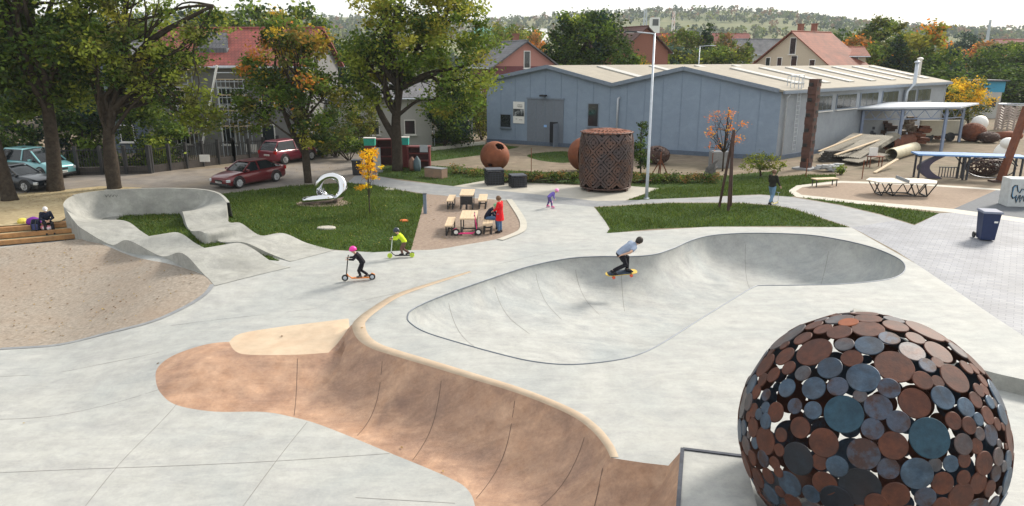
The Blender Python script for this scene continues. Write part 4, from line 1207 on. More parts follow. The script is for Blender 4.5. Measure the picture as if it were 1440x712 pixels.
bush('small shrub beside the pale rubble heap', [blob(1183, 238, 8, 6, P(1183, 246).y, 6, 1)], 420, .12, [(MG, 2), (LG, 2)], 35, clump=.15, nclump=18)
bush('dark bush filling the corner between white house and warehouse', [blob(622, 165, 20, 36, 61.5, 20, 1), blob(640, 188, 22, 14, 62, 18, .5)], 4200, .26, [(DG, 3), (CON, 2), (MG, 1)], 29, clump=.5)
# ---- trees further off: prototypes copied with their parts
def proto(kind, pal, seed, n=5200, tall=1.0):
    rng = np.random.default_rng(seed)
    e = empty('tree', (0, 0, 0), 'tree', 'tree')
    if kind == 'round':
        bl = [(np.array((0, 0, 6.2)), (3.6, 3.6, 3.3), 2), (np.array((1.8, .6, 4.6)), (2.2, 2.2, 1.9), .8), (np.array((-1.9, -.4, 4.9)), (2.2, 2.2, 2.0), .8), (np.array((.4, 0, 8.4)), (2.0, 2.0, 1.5), .6), (np.array((-.5, .2, 2.6)), (2.6, 2.6, 1.3), .5)]
    elif kind == 'wide':
        bl = [(np.array((0, 0, 5.4)), (4.6, 4.2, 3.0), 2), (np.array((2.8, 0, 4.2)), (2.6, 2.6, 2.4), .9), (np.array((-2.8, 0, 4.4)), (2.6, 2.6, 2.4), .9), (np.array((.8, 0, 8.0)), (2.4, 2.4, 1.6), .7), (np.array((0, 0, 2.2)), (4, 3.5, 1.5), .7)]
    elif kind == 'cone':
        bl = [(np.array((0, 0, 1.2 + i * 1.25)), (2.5 - i * .31, 2.5 - i * .31, .9), 2.5 - i * .3) for i in range(7)]
    V, F, C, cc = leaves(bl, n, .5 if kind != 'cone' else .42, pal, rng, .8 if kind != 'cone' else .5, 150)
    fastmesh('crown', V, F, LEAF, e, cols=C)
    mb = MB(); mb.tube([(0, 0, -.2), (.05, 0, 2), (0, .1, 5), (.1, 0, 8.2)], [.32, .26, .18, .05], 7); limb_tubes(mb, (0, 0, 3), .25, cc, rng, 8, 1)
    mb.build('trunk', BARK, e, fix=False)
    return e
PAL = {'dark': [(DG, 4), (CON, 1), (MG, 2)], 'mid': [(MG, 3), (DG, 2), (LG, 2)], 'olive': [(OLV, 3), (MG, 2), (LG, 2), (YG, .6)], 'yellow': [(YE, 2), (YG, 3), (OLV, 1)], 'orange': [(OR, 3), (BR_, 2), (OLV, 1)], 'willow': [(LG, 3), (BLG, 2), (OLV, 2)], 'blue': [(BLG, 2), (CON, 2), (DG, 2)], 'brown': [(BR_, 2), (OLV, 2), (MG, 1)], 'topped': lambda c, rng: (OR if rng.random() < .15 else YG) if c[2] > 7 or c[0] > 2.2 else (OLV if rng.random() < .6 else MG)}
PROTO = {}
def bgtree(kind, pal, u, vtop, wpx, Y, label, vbot=None, name='tree', seed=None, n=5200):
    key = (kind, pal)
    first = key not in PROTO
    if first: PROTO[key] = proto(kind, PAL[pal], 50 + len(PROTO), n=n)
    o = PROTO[key] if first else copy_tree(PROTO[key])
    o.name = name
    top = atY(u, vtop, Y)
    h = top.z + .3
    k = ppm(Vector((top.x, Y, h / 2)))
    bw = {'round': 5.2, 'wide': 6.9, 'cone': 3.7}[kind]
    sx_ = (wpx / k) / bw
    o.location = (top.x, Y, 0)
    o.scale = (sx_, sx_, h / 9.9)
    o.rotation_euler = (0, 0, (u * 1.7 + vtop) % 6.28)
    tag(o, label, 'tree')
    return o
bg = [
 ('wide', 'dark', 802, 45, 95, 88, 'dark lower tree at the left flank of the huge dark tree'),
 ('round', 'yellow', 902, 82, 22, 92, 'small yellow tree between the huge dark tree and brick house'),
 ('round', 'willow', 955, 64, 60, 118, 'pale weeping tree behind the street lamp'),
 ('round', 'orange', 935, 52, 26, 150, 'orange tree right behind the top of the street lamp'),
 ('round', 'olive', 967, 36, 46, 140, 'olive round tree left of the dark spruce'),
 ('cone', 'blue', 995, 33, 34, 138, 'dark bluish conifer rising in the middle distance'),
 ('round', 'brown', 1022, 50, 34, 150, 'brownish tree right of the dark conifer'),
 ('round', 'olive', 1030, 62, 58, 120, 'olive tree behind the warehouse roof left of the cream house'),
 ('round', 'mid', 1002, 68, 48, 118, 'green tree under the second lamp behind the warehouse'),
 ('cone', 'dark', 1055, 53, 18, 145, 'small dark spruce beside the cream house'),
 ('round', 'yellow', 932, 82, 16, 112, 'tiny yellow tree beside the pale weeping tree'),
 ('wide', 'dark', 1188, 40, 70, 135, 'dark tree behind the red roof of the cream house'),
 ('round', 'orange', 1207, 54, 44, 116, 'orange topped tree beside the cream house'),
 ('round', 'olive', 1225, 58, 52, 112, 'olive tree in front of the tallest green tree'),
 ('cone', 'blue', 1265, 50, 48, 110, 'dark blue green conifer beside the warehouse end'),
 ('round', 'topped', 1305, 36, 66, 112, 'tree with orange and yellow top behind the white flue'),
 ('wide', 'dark', 1333, 68, 70, 105, 'dark tree above the far warehouse roof corner'),
 ('wide', 'blue', 1368, 45, 52, 220, 'bluish rounded tree far behind the yellow bush'),
 ('wide', 'dark', 1395, 66, 70, 110, 'dark tree behind the golden bush'),
 ('wide', 'dark', 1440, 60, 80, 112, 'dark tree behind the blue container at the right edge'),
 ('wide', 'dark', 1330, 92, 90, 96, 'low dark tree mass just behind the warehouse end'),
 ('wide', 'dark', 1420, 92, 80, 100, 'low dark tree behind the blue container roof'),
 ('round', 'orange', 1388, 60, 40, 190, 'small orange tree far right below the hills'),
 ('round', 'olive', 1415, 56, 50, 180, 'olive tree far right below the hills'),
 ('round', 'olive', 715, 30, 46, 150, 'hazy olive tree above the pink house roof'),
 ('round', 'olive', 738, 34, 50, 160, 'hazy yellowish tree right of the pink house chimney'),
 ('round', 'orange', 752, 48, 26, 135, 'orange tree behind the pink house gable'),
 ('wide', 'olive', 690, 38, 60, 140, 'olive tree behind the largest street tree'),
 ('wide', 'mid', 345, 5, 90, 105, 'tall hazy tree above the red roof on the left'),
 ('wide', 'mid', 430, 8, 80, 100, 'tall hazy tree between the two big street trees'),
 ('wide', 'blue', 280, 12, 90, 130, 'bluish distant tree above the scaffolded house'),
 ('wide', 'dark', 200, 20, 120, 95, 'dark tree behind the crooked street tree'),
 ('wide', 'dark', 90, 10, 140, 80, 'dark tall tree behind the minivan'),
 ('wide', 'dark', -20, 20, 150, 80, 'dark tall tree at the upper left edge'),
 ('round', 'yellow', 385, 15, 50, 110, 'yellowish tree peeking above the slim autumn tree'),
 ('wide', 'blue', 470, 60, 70, 90, 'blue green tree seen between the street trees'),
 ('wide', 'dark', 655, 120, 70, 78, 'dark tree left of the warehouse behind the bushes'),
 ('wide', 'mid', 545, 100, 80, 80, 'green tree behind the white house'),
]
Y = 88
tree('tree', 'huge dark green tree standing behind the left warehouse gable', 'tree', (atY(826, 100, Y).x, Y, 0), [(atY(826, 100, Y).x, Y, 0, .5), tp_(826, 120, Y, 8), tp_(826, 90, Y, 6)],
     [blob(826, 58, 52, 38, Y, 50, 2), blob(790, 80, 38, 26, Y, 36, 1), blob(866, 80, 36, 28, Y, 36, 1), blob(812, 36, 30, 18, Y, 30, .6), blob(845, 34, 30, 18, Y, 30, .6), blob(826, 100, 60, 18, Y, 50, 1)], 15000, .42, [(DG, 5), (MG, 3), (CON, 1), (LG, .6)], 41, r0=.4, nclump=170, clump=.85, nl=10)
Y = 125
tree('tree', 'tallest green tree right of the cream house', 'tree', (atY(1245, 100, Y).x, Y, 0), [(atY(1245, 100, Y).x, Y, 0, .5), tp_(1245, 110, Y, 6), tp_(1245, 80, Y, 5)],
     [blob(1246, 52, 32, 26, Y, 32, 1.6), blob(1222, 66, 26, 24, Y, 28, 1), blob(1268, 70, 24, 26, Y, 28, 1), blob(1246, 88, 44, 16, Y, 40, 1)], 9000, .6, [(DG, 3), (MG, 3), (OLV, 2), (LG, 1)], 42, r0=.4, nclump=130, clump=1.0, nl=8)
for k_, p_, u, vt, wd, Y, lab in bg: bgtree(k_, p_, u, vt, wd, Y, lab)
# far woods on the hills and in the valley: one mass
rng = np.random.default_rng(5)
HVa = np.array(HV[:HNX * HNY]).reshape(HNY, HNX, 3)
PV, PF, PC = [], [], []
cnt = 0
def far_tree(x, y, z, h, col):
    global cnt
    m = 14 if y > 420 else 60
    d_ = rng.normal(size=(m, 3)); d_ /= np.linalg.norm(d_, axis=1)[:, None]
    pos = np.array([x, y, z + h * .55]) + d_ * np.array([h * .42, h * .42, h * .42]) * rng.uniform(.5, 1, (m, 1))
    a = rng.normal(size=(m, 3)); a /= np.linalg.norm(a, axis=1)[:, None]
    b_ = np.cross(a, rng.normal(size=(m, 3))); b_ /= np.linalg.norm(b_, axis=1)[:, None]
    s = h * (.40 if y > 420 else .24)
    q = np.stack([pos - a * s * .5, pos + b_ * s * .4, pos + a * s * .5, pos - b_ * s * .4], 1).reshape(-1, 3)
    PV.append(q); PF.append(np.arange(4 * m).reshape(m, 4) + cnt); cnt += 4 * m
    c = np.array(col)[None] * rng.uniform(.7, 1.3, (m, 1))
    PC.append(np.repeat(np.column_stack([c, np.ones(m)]), 4, axis=0))
pcs = [DG, MG, OLV, BLG, LG, BR_]
for _ in range(15000):
    j = rng.uniform(0, HNY - 1.01); i = rng.uniform(0, HNX - 1.01)
    j0, i0_ = int(j), int(i)
    p_ = HVa[j0, i0_] * (1 - (i - i0_)) + HVa[j0, i0_ + 1] * (i - i0_)
    p2 = HVa[j0 + 1, i0_] * (1 - (i - i0_)) + HVa[j0 + 1, i0_ + 1] * (i - i0_)
    p_ = p_ + (p2 - p_) * (j - j0)
    dens = noise.noise(Vector((p_[0] * .004, p_[1] * .006, 3.3))) + .25 * noise.noise(Vector((p_[0] * .02, p_[1] * .02, 1)))
    thr = .05 if j0 < HNY - 3 else .22
    if j0 in (3, 4) : thr = .3
    if dens > thr - .28:
        far_tree(p_[0], p_[1], p_[2], rng.uniform(5, 11), pcs[int(rng.choice(6, p=[.28, .22, .2, .12, .1, .08]))])
for _ in range(1100):
    Y = rng.uniform(190, 430); x = rng.uniform(-.95, .95) * Y
    if noise.noise(Vector((x * .012, Y * .012, 9))) > -.05: far_tree(x, Y, 0, rng.uniform(6, 12), pcs[int(rng.choice(6, p=[.3, .22, .2, .1, .08, .1]))])
o = fastmesh('distant_woods', np.vstack(PV), np.vstack(PF), LEAF, cols=np.vstack(PC)); tag(o, 'hazy woods covering the far hillside', 'woods', kind='stuff')

# ---- grass and fallen leaves
lawn_polys = [pl for n_, pl in REG if n_ == 'lawn']
others = [(n_, pl) for n_, pl in REG]
GV, GC = [], []
for n_i, (nme, pl) in enumerate(REG):
    if nme != 'lawn': continue
    pl = np.asarray(pl)
    x0, y0 = pl.min(0); x1, y1 = pl.max(0)
    area = (x1 - x0) * (y1 - y0)
    m = int(area * (200 if y0 < 40 else 50))
    g = RNG.uniform([x0, y0], [x1, y1], (m, 2))
    g = g[pip(pl, g)]
    for n2, pl2 in REG[n_i + 1:]:
        g = g[~pip(np.asarray(pl2), g)]
    if len(g): GV.append(g)
g = np.vstack(GV)
m = len(g)
z = Z(g)
hgt = RNG.uniform(.05, .14, m) * (1 + .8 * np.array([noise.noise(Vector((p[0] * .6, p[1] * .6, 0))) for p in g]))
ang = RNG.uniform(0, 6.28, m); wd = RNG.uniform(.012, .03, m)
lean = RNG.normal(size=(m, 2)) * .06
dx_ = np.stack([np.cos(ang), np.sin(ang)], 1) * wd[:, None]
V = np.empty((m, 3, 3))
V[:, 0, :2] = g - dx_; V[:, 1, :2] = g + dx_; V[:, 2, :2] = g + lean
V[:, 0, 2] = z; V[:, 1, 2] = z; V[:, 2, 2] = z + np.maximum(hgt, .03)
c = np.array([[.076, .124, .024]]) * RNG.uniform(.6, 1.5, (m, 1)) + RNG.uniform(0, 1, (m, 1)) ** 4 * np.array([[.09, .07, .015]])
c = c * (1 + .35 * np.array([[noise.noise(Vector((p[0] * .35, p[1] * .35, 5)))] for p in g]))
o = fastmesh('grass', V.reshape(-1, 3), np.arange(3 * m).reshape(m, 3), LEAF, cols=np.repeat(np.column_stack([np.clip(c, .005, 1), np.ones(m)]), 3, axis=0), k=3)
tag(o, 'short green grass blades covering the lawns', 'grass', kind='stuff')
def litter(pxpoly, m, f=G, cols=((.30, .20, .07), (.16, .09, .04), (.42, .30, .08))):
    pl = np.array([tuple(f(*q)[:2]) for q in pxpoly])
    x0, y0 = pl.min(0); x1, y1 = pl.max(0)
    g = RNG.uniform([x0, y0], [x1, y1], (m, 2)); g = g[pip(pl, g)]
    cl = np.array(cols)[RNG.integers(0, len(cols), len(g))]
    return g, cl
LT = [litter([(0, 345), (115, 335), (290, 390), (200, 450), (0, 480)], 600), litter([(0, 300), (90, 285), (150, 264), (0, 270)], 900, P), litter([(310, 280), (560, 268), (575, 345), (470, 348), (340, 325)], 800, P, ((.5, .42, .12), (.4, .3, .1), (.3, .3, .1))),
      litter([(130, 300), (260, 295), (260, 310), (140, 316)], 160), litter([(0, 500), (300, 480), (700, 712), (0, 712)], 5), litter([(300, 240), (480, 225), (480, 250), (330, 262)], 300, P), litter([(600, 280), (715, 290), (700, 335), (590, 345)], 200, P), litter([(320, 480), (560, 500), (850, 650), (650, 690)], 6)]
g = np.vstack([q[0] for q in LT]); cl = np.vstack([q[1] for q in LT]); m = len(g)
z = Z(g) + .015
a = RNG.uniform(0, 6.28, m); s = RNG.uniform(.025, .055, m)
ca, sa = np.cos(a) * s, np.sin(a) * s
V = np.empty((m, 4, 3))
for k, (p_, q_) in enumerate([(1, 0), (0, .6), (-1, 0), (0, -.6)]):
    V[:, k, 0] = g[:, 0] + ca * p_ - sa * q_; V[:, k, 1] = g[:, 1] + sa * p_ + ca * q_; V[:, k, 2] = z + RNG.uniform(0, .025, m)
o = fastmesh('fallen_leaves', V.reshape(-1, 3), np.arange(4 * m).reshape(m, 4), LEAF, cols=np.repeat(np.column_stack([cl * RNG.uniform(.6, 1.3, (m, 1)), np.ones(m)]), 4, axis=0))
tag(o, 'brown and yellow fallen leaves scattered on the ground', 'leaves', kind='stuff')
# ------------------------------------------------------------------ houses
PLAST = mat('shaded_grey_plaster', (0.16, 0.16, 0.158), rough=0.85, var=0.12, scale=2)  # plaster darkened to hold the shade the scaffolded house stands in
CREAM = mat('cream_plaster', (0.50, 0.43, 0.33), rough=0.85, var=0.06)
PINK = mat('pink_plaster', (0.42, 0.20, 0.165), rough=0.85, var=0.06)
BRICKH = mat('red_brick_wall', (0.24, 0.10, 0.07), rough=0.85, var=0.15, scale=8)
WHITEP = mat('white_plaster', (0.42, 0.415, 0.40), rough=0.8, var=0.06)
BLUEP = mat('shaded_blue_grey_plaster', (0.11, 0.14, 0.18), rough=0.8, var=0.12)  # the annexe's deep shade is put into this plaster colour
def tiles(name, c1, c2, cm): return brickmat(name, c1, c2, cm, 0.3, 0.35, 0.03, rough=0.8, vary=0.2)
REDT = tiles('red_tiles', (0.20, 0.045, 0.04), (0.25, 0.06, 0.045), (0.14, 0.035, 0.03))
ORT = tiles('orange_tiles', (0.20, 0.058, 0.034), (0.25, 0.075, 0.042), (0.14, 0.045, 0.03))
GRT = tiles('grey_tiles', (0.12, 0.12, 0.135), (0.15, 0.15, 0.16), (0.08, 0.08, 0.09))
DKT = tiles('dark_red_tiles', (0.11, 0.05, 0.045), (0.14, 0.065, 0.055), (0.08, 0.04, 0.035))
def house(name, label, c, rz, L, W, he, hr, wall, roofm, wins=(), chim=(), gable=None, ov=.45, frame=None):
    # ridge along local x, L long, W wide; wins: (face, s, z, w, h); face 'f' = -y side, 'l' / 'r' the gables
    e = empty(name, c, label, 'house', rz=rz)
    b = MB(); b.box((0, 0, he / 2), (L, W, he)); wl = b.build('wall', wall, e)
    b = MB()
    for s in (-1, 1):
        x = s * (L / 2 - .12)
        b.add([(x - .12, -W / 2, he), (x - .12, W / 2, he), (x - .12, 0, hr), (x + .12, -W / 2, he), (x + .12, W / 2, he), (x + .12, 0, hr)], [(0, 2, 1), (3, 4, 5), (0, 3, 5, 2), (1, 2, 5, 4), (0, 1, 4, 3)])
        if s == -1: b.build('gable', gable or wall, e); b = MB()
    b.build('gable', gable or wall, e)
    rs_ = (hr - he) / (W / 2)
    for s in (-1, 1):
        b = MB()
        y1 = s * (W / 2 + ov); z1 = he - rs_ * ov
        q = [(-L / 2 - ov, 0, hr + .02), (L / 2 + ov, 0, hr + .02), (L / 2 + ov, y1, z1 + .02), (-L / 2 - ov, y1, z1 + .02)]
        b.add(q + [(p[0], p[1], p[2] + .16) for p in q], [(0, 1, 2, 3), (7, 6, 5, 4), (0, 4, 5, 1), (1, 5, 6, 2), (2, 6, 7, 3), (3, 7, 4, 0)])
        rf = b.build('roof', roofm, e)
        if s == -1: rfront = rf
        b = MB(); b.tube([(-L / 2 - ov, y1 + s * .07, z1 + .06), (L / 2 + ov, y1 + s * .07, z1 + .06)], .07, 6); b.build('gutter', GALV, rf)
    b = MB(); b.tube([(-L / 2 - ov, 0, hr + .17), (L / 2 + ov, 0, hr + .17)], .12, 6); b.build('ridge', roofm, rfront)
    for cx_, cy_, ch_ in chim:
        zb = hr - abs(cy_) * rs_ - .3
        b = MB(); b.box((cx_, cy_, zb + ch_ / 2), (.6, .6, ch_)); b.box((cx_, cy_, zb + ch_ + .06), (.75, .75, .12)); b.build('chimney', BRICKH, rfront)
    for face, s, z, w_, h_ in wins:
        b = MB(); g_ = MB(); si = MB()
        if face == 'f': M = ((s, -W / 2 - .02, z), (w_, .08, h_)); M2 = ((s, -W / 2 - .05, z), (w_ - .16, .05, h_ - .16)); M3 = ((s, -W / 2 - .1, z - h_ / 2 - .04), (w_ + .2, .24, .07))
        else:
            k = -1 if face == 'l' else 1
            M = ((k * (L / 2 + .02), s, z), (.08, w_, h_)); M2 = ((k * (L / 2 + .05), s, z), (.05, w_ - .16, h_ - .16)); M3 = ((k * (L / 2 + .1), s, z - h_ / 2 - .04), (.24, w_ + .2, .07))
        b.box(*M); o = b.build('window', frame or WHITE, e); g_.box(*M2); g_.build('pane', GLASS, o); si.box(*M3); si.build('sill', WHITE, o)
    return e
# scaffolded house with the red roof
Yh = 57.0
c = atY(345, 150, Yh + 4.5)
eh = hz(Yh, 91); rh = hz(Yh + 4.5, 43)
hs = house('house', 'grey house with red tiled roof and scaffolding behind the left trees', (c.x + .3, Yh + 4.5, 0), R(-4), 13.0, 9.0, eh, rh, PLAST, REDT,
      wins=[('f', -3.6, 1.6, 1.1, 1.5), ('f', .2, 1.6, 1.1, 1.5), ('f', 3.4, 1.5, 1.1, 2.0), ('f', -3.6, 4.6, 1.1, 1.5), ('f', .2, 4.6, 1.1, 1.5), ('f', 3.6, 4.6, 1.1, 1.5)], chim=[(3.5, 1.2, 1.6)])
b = MB(); b.add([(-2.6, -3.2, eh + 1.0), (.2, -3.2, eh + 1.0), (-.6, -1.4, eh + 2.5), (-2.0, -1.4, eh + 2.5)], [(0, 1, 2, 3)]); b.box((-1.2, -2.7, eh + .75), (2.6, 1.2, 1.0)); b.build('dormer', GRT, hs)
c2 = atY(232, 150, Yh + 4)
house('house', 'blue grey annexe house with balconies left of the red roof', (c2.x, Yh + 5.5, 0), R(-4), 7.6, 8.4, hz(Yh + 1, 78), hz(Yh + 5, 62), BLUEP, GRT, wins=[('f', -1.8, 1.6, 1.2, 1.4), ('f', 1.2, 1.6, .9, 2), ('f', -1.8, 4.4, 1.2, 1.4), ('f', 1.2, 4.4, 1.2, 1.4)])
def scaffold(u0, u1, Y, rows_, label):
    a, c_ = P(u0, 212), P(u1, 212)
    x0, x1 = atY(u0, 150, Y).x, atY(u1, 150, Y).x
    e = empty('scaffold', (x0, Y, 0), label, 'scaffold')
    ln = x1 - x0
    top = hz(Y, rows_[0])
    b = MB()
    for k in range(4):
        for y in (0, .8): b.tube([(ln * k / 3, y, 0), (ln * k / 3, y, top)], .035, 6)
    b.build('uprights', GALV, e)
    for r_ in rows_:
        z = hz(Y, r_)
        b = MB(); b.box((ln / 2, .4, z), (ln + .2, .8, .06)); b.build('platform', WOOD, e)
        b = MB(); b.tube([(-.1, -.03, z + .5), (ln + .1, -.03, z + .5)], .03, 6); b.build('rail', GALV, e)
        b = MB(); b.tube([(-.1, -.03, z + 1.0), (ln + .1, -.03, z + 1.0)], .03, 6); b.build('rail', GALV, e)
    return e
scaffold(308, 345, 56.0, (112, 134, 156, 178), 'pale scaffold of tubes and planks against the grey house wall')
scaffold(212, 268, 56.2, (98, 128, 160, 188), 'dark scaffold with decks in front of the blue grey annexe')
q0, q1 = atY(305, 92, 55.6), atY(283, 212, 55.6)
o = MB().tube([q0 - q1, Vector((0, 0, 0))], .09, 8).build('downpipe', WHITE); o.location = q1; tag(o, 'white slanting pipe in front of the scaffolded house', 'pipe')
# white house right of the autumn tree
c = atY(585, 170, 63)
wh2 = house('house', 'white single storey house behind the largest green tree', (c.x - 3.6, 66, 0), R(8), 9, 7, hz(62.5, 138), hz(66, 118), WHITEP, GRT, wins=[('f', 2.6, 1.7, 1.0, 1.3), ('f', -.5, 1.7, 1.0, 1.3), ('r', 0, 1.7, 1.0, 1.4)])
for u in (579, 592): pass
for u, lab in ((541, 'white gate pillar on the left of the house entrance'), (589, 'white gate pillar with cap right of the largest trunk')):
    pb = P(u, 199)
    e = empty('gate_pillar', pb, lab, 'pillar', 'white gate pillars')
    hh = hz(pb.y, 172)
    b = MB(); b.box((0, 0, hh / 2), (.75, .6, hh)); b.build('shaft', WHITEP, e)
    b = MB(); b.box((0, 0, hh + .05), (.95, .8, .14), taper=.9); b.build('cap', WHITE, e)
sw = MB()
q = P(592, 201); q2 = P(640, 197)
sw.beam((0, 0, .3), tuple(q2 - q + Vector((0, 0, .3))), .35, .65)
o = sw.build('garden_wall', mat('field_stone', (.16, .15, .13), c2=(.34, .31, .27), scale=5, rough=.9)); o.location = q; tag(o, 'low rough stone wall right of the white gate pillar', 'wall')
o = MB().beam((0, 0, .12), tuple(P(680, 203) - P(606, 212) + Vector((0, 0, .12))), .5, .24).build('garden_kerb', mat('pale_stone', (.42, .4, .34), var=.15, scale=4)); o.location = P(606, 212); tag(o, 'pale low stone edging beside the back lawn', 'edging')
# pink house, brick house, cream house
Yp = 84
c = atY(722, 90, Yp)
house('house', 'pink gabled house with grey tiled roof left behind the warehouse', (c.x + .1, Yp + 1.5, 0), R(-68), 7.0, 7.6, hz(Yp, 93), hz(Yp, 60), mat('deep_red_plaster', (.16, .055, .06), rough=.85), GRT, wins=[('f', -1.4, 3.3, 1.3, 1.9), ('r', .1, hz(Yp - 3, 84), .8, 1.9), ('r', -1.5, 3.4, 1.1, 1.5)], chim=[(-1.5, .8, 1.8)], gable=PINK)
Yb = 96
c = atY(893, 80, Yb)
house('house', 'red brick house with dark roof behind the street lamp', (c.x - 1.2, Yb + 2, 0), R(-62), 9, 7.5, hz(Yb, 72), hz(Yb, 40), BRICKH, DKT, wins=[('r', 0, 4.6, 1, 1.4), ('f', 2, 4.5, 1, 1.3)])
Yc = 100
c = atY(1112, 80, Yc)
rzc = R(33)
gz = lambda v: hz(Yc, v)
ch_ = house('house', 'cream gabled house with orange tiled roof behind the warehouse', (c.x + 4.0 * math.cos(rzc), Yc + 4.0 * math.sin(rzc), 0), rzc, 8.0, 12.0, gz(92), gz(46), CREAM, ORT,
      wins=[('l', -.2, gz(65), 1.0, 2.2), ('l', 3.6, gz(87), .8, 1.2), ('l', 1.7, gz(87), .8, 1.2), ('l', -.6, gz(87), 1.0, 1.6), ('l', -3.4, gz(90), .9, 1.2)], chim=[(-1.5, .7, 1.9), (2.2, 1.2, 2.4)])
c = atY(1178, 90, Yc + 2)
house('house_wing', 'cream side wing with red flat pitched roof and narrow windows', (c.x, Yc + 3.5, 0), R(-12), 6.8, 6.5, hz(Yc, 79), hz(Yc + 2, 68), CREAM, ORT, wins=[('f', -1.8, hz(Yc, 87), .7, 1.5), ('f', 0, hz(Yc, 87), .7, 1.5), ('f', 2, hz(Yc, 87), 1.0, 1.5)])
for u, v, w_, h_, Y, lab, rm in [(1085, 56, 26, 3.5, 190, 'long grey roofed hall far behind the cream house', GRT), (930, 48, 9, 4, 230, 'distant red roofed house behind the orange tree', REDT), (1020, 48, 16, 3, 260, 'long distant red roofed row below the hill', REDT), (1425, 56, 12, 3, 230, 'distant reddish roofs at the far right', REDT), (748, 42, 6, 3, 170, 'small distant white roofed house above the pink house', WHITE), (690, 40, 8, 3, 200, 'distant green roofed building behind the street tree', mat('green_roof', (.12, .3, .24)))]:
    q = atY(u, v, Y); hh = hz(Y, v)
    house('house', lab, (q.x, Y, 0), R(5), w_, 8, max(1.5, hh - h_), hh, WHITEP, rm, wins=[('f', -1, max(1, hh - h_ - 1.5), 1, 1.3), ('f', 1.5, max(1, hh - h_ - 1.5), 1, 1.3)])
# communication towers and silo on the hill
def mast(u, vt, Y, label, m, w_=1.6, zb=0):
    q = atY(u, vt, Y)
    e = empty('mast', (q.x, Y, zb), label, 'mast')
    b = MB()
    for sx1 in (-1, 1):
        for sy1 in (-1, 1): b.beam((sx1 * w_, sy1 * w_, 0), (sx1 * w_ * .35, sy1 * w_ * .35, q.z - zb), .35)
    k = 9
    for i in range(k):
        z0, z1_ = (q.z - zb) * i / k, (q.z - zb) * (i + 1) / k
        f0, f1 = w_ * (1 - .65 * i / k), w_ * (1 - .65 * (i + 1) / k)
        for s in (-1, 1): b.beam((-f0, s * f0, z0), (f1, s * f1, z1_), .22); b.beam((s * f0, -f0, z0), (s * f1, f1, z1_), .22)
    b.build('lattice', m, e)
    return e
mast(908, 13, 420, 'grey lattice mast rising before the far hill', GALV)
mast(948, 16, 520, 'red and white lattice mast on the far hillside', mat('red_white', (.6, .25, .2), c2=(.75, .72, .7), scale=.12, contrast=(.48, .52)))
mast(1393, 28, 400, 'thin grey mast at the right above the trees', GALV, .7)
q = atY(921, 25, 380)
e = empty('silo', (q.x, 380, 0), 'pale boxy silo tower with dark panel below the hill', 'silo')
b = MB(); b.box((0, 0, hz(380, 25) / 2), (4.5, 4.5, hz(380, 25))); b.build('body', WHITE, e)
b = MB(); b.box((0, -2.28, hz(380, 32)), (3.0, .1, 3.2)); b.build('panel', DARK, e)
# ------------------------------------------------------------------ lamps
def lamp(label, base, vtop, arm, Y=None):
    e = empty('street_lamp', base, label, 'street lamp', 'street lamps')
    h = hz(base.y, vtop)
    b = MB(); b.tube([(0, 0, 0), (0, 0, 1.2), (0, 0, h)], [.095, .085, .05], 10); b.build('pole', GALV, e, sm=True)
    b = MB(); b.tube([(0, 0, h - .03), (arm * .5, 0, h + .02), (arm, 0, h + .06)], .035, 6); b.build('arm', GALV, e)
    b = MB(); s = 1 if arm > 0 else -1
    b.box((arm + s * .3, 0, h + .08), (.75, .28, .09), taper=.75); b.build('lamp_head', BLACK if arm < 0 else GALV, e, bevel=.02)
    b = MB(); b.box((arm + s * .33, 0, h + .025), (.4, .2, .03)); b.build('diffuser', WHITE, e)
    b = MB(); b.lathe([(.17, 0), (.17, .03), (.11, .05)], 12); b.build('base_plate', GALV, e)
    return e
lamp('tall grey street lamp standing beside the lattice drum', P(909, 279.5), 47, -.95)
q = atY(982, 100, 95)
lamp('distant street lamp peeking over the warehouse roof', Vector((q.x, 95, 0)), 65, 1.4)
# ------------------------------------------------------------------ lattice drum
dc = P(851, 266)
RD = 36.5 / ppm(dc); HD = hz(dc.y - RD, 191) - .15
dr = empty('lattice_drum', dc, 'large rusty cylinder welded from a lattice of steel diamonds', 'sculpture')
def drum_quad(mb, th0, z0, th1, z1_, w_, r_=RD, o=0.0):
    def pt(t, z, rr_): return (rr_ * math.cos(t), rr_ * math.sin(t), z)
    a, c_ = np.array([th0 * r_, z0]), np.array([th1 * r_, z1_])
    d_ = c_ - a; d_ /= np.linalg.norm(d_); n_ = np.array([-d_[1], d_[0]]) * w_ / 2
    cs = [a - n_, c_ - n_, c_ + n_, a + n_]
    vs = [pt(q[0] / r_, q[1], r_ + o) for q in cs] + [pt(q[0] / r_, q[1], r_ + o - .05) for q in cs]
    mb.add(vs, [(0, 1, 2, 3), (7, 6, 5, 4), (0, 4, 5, 1), (1, 5, 6, 2), (2, 6, 7, 3), (3, 7, 4, 0)])
NCX, NCZ = 10, 3
cw = 2 * math.pi / NCX; chh = (HD) / NCZ
mb = MB()
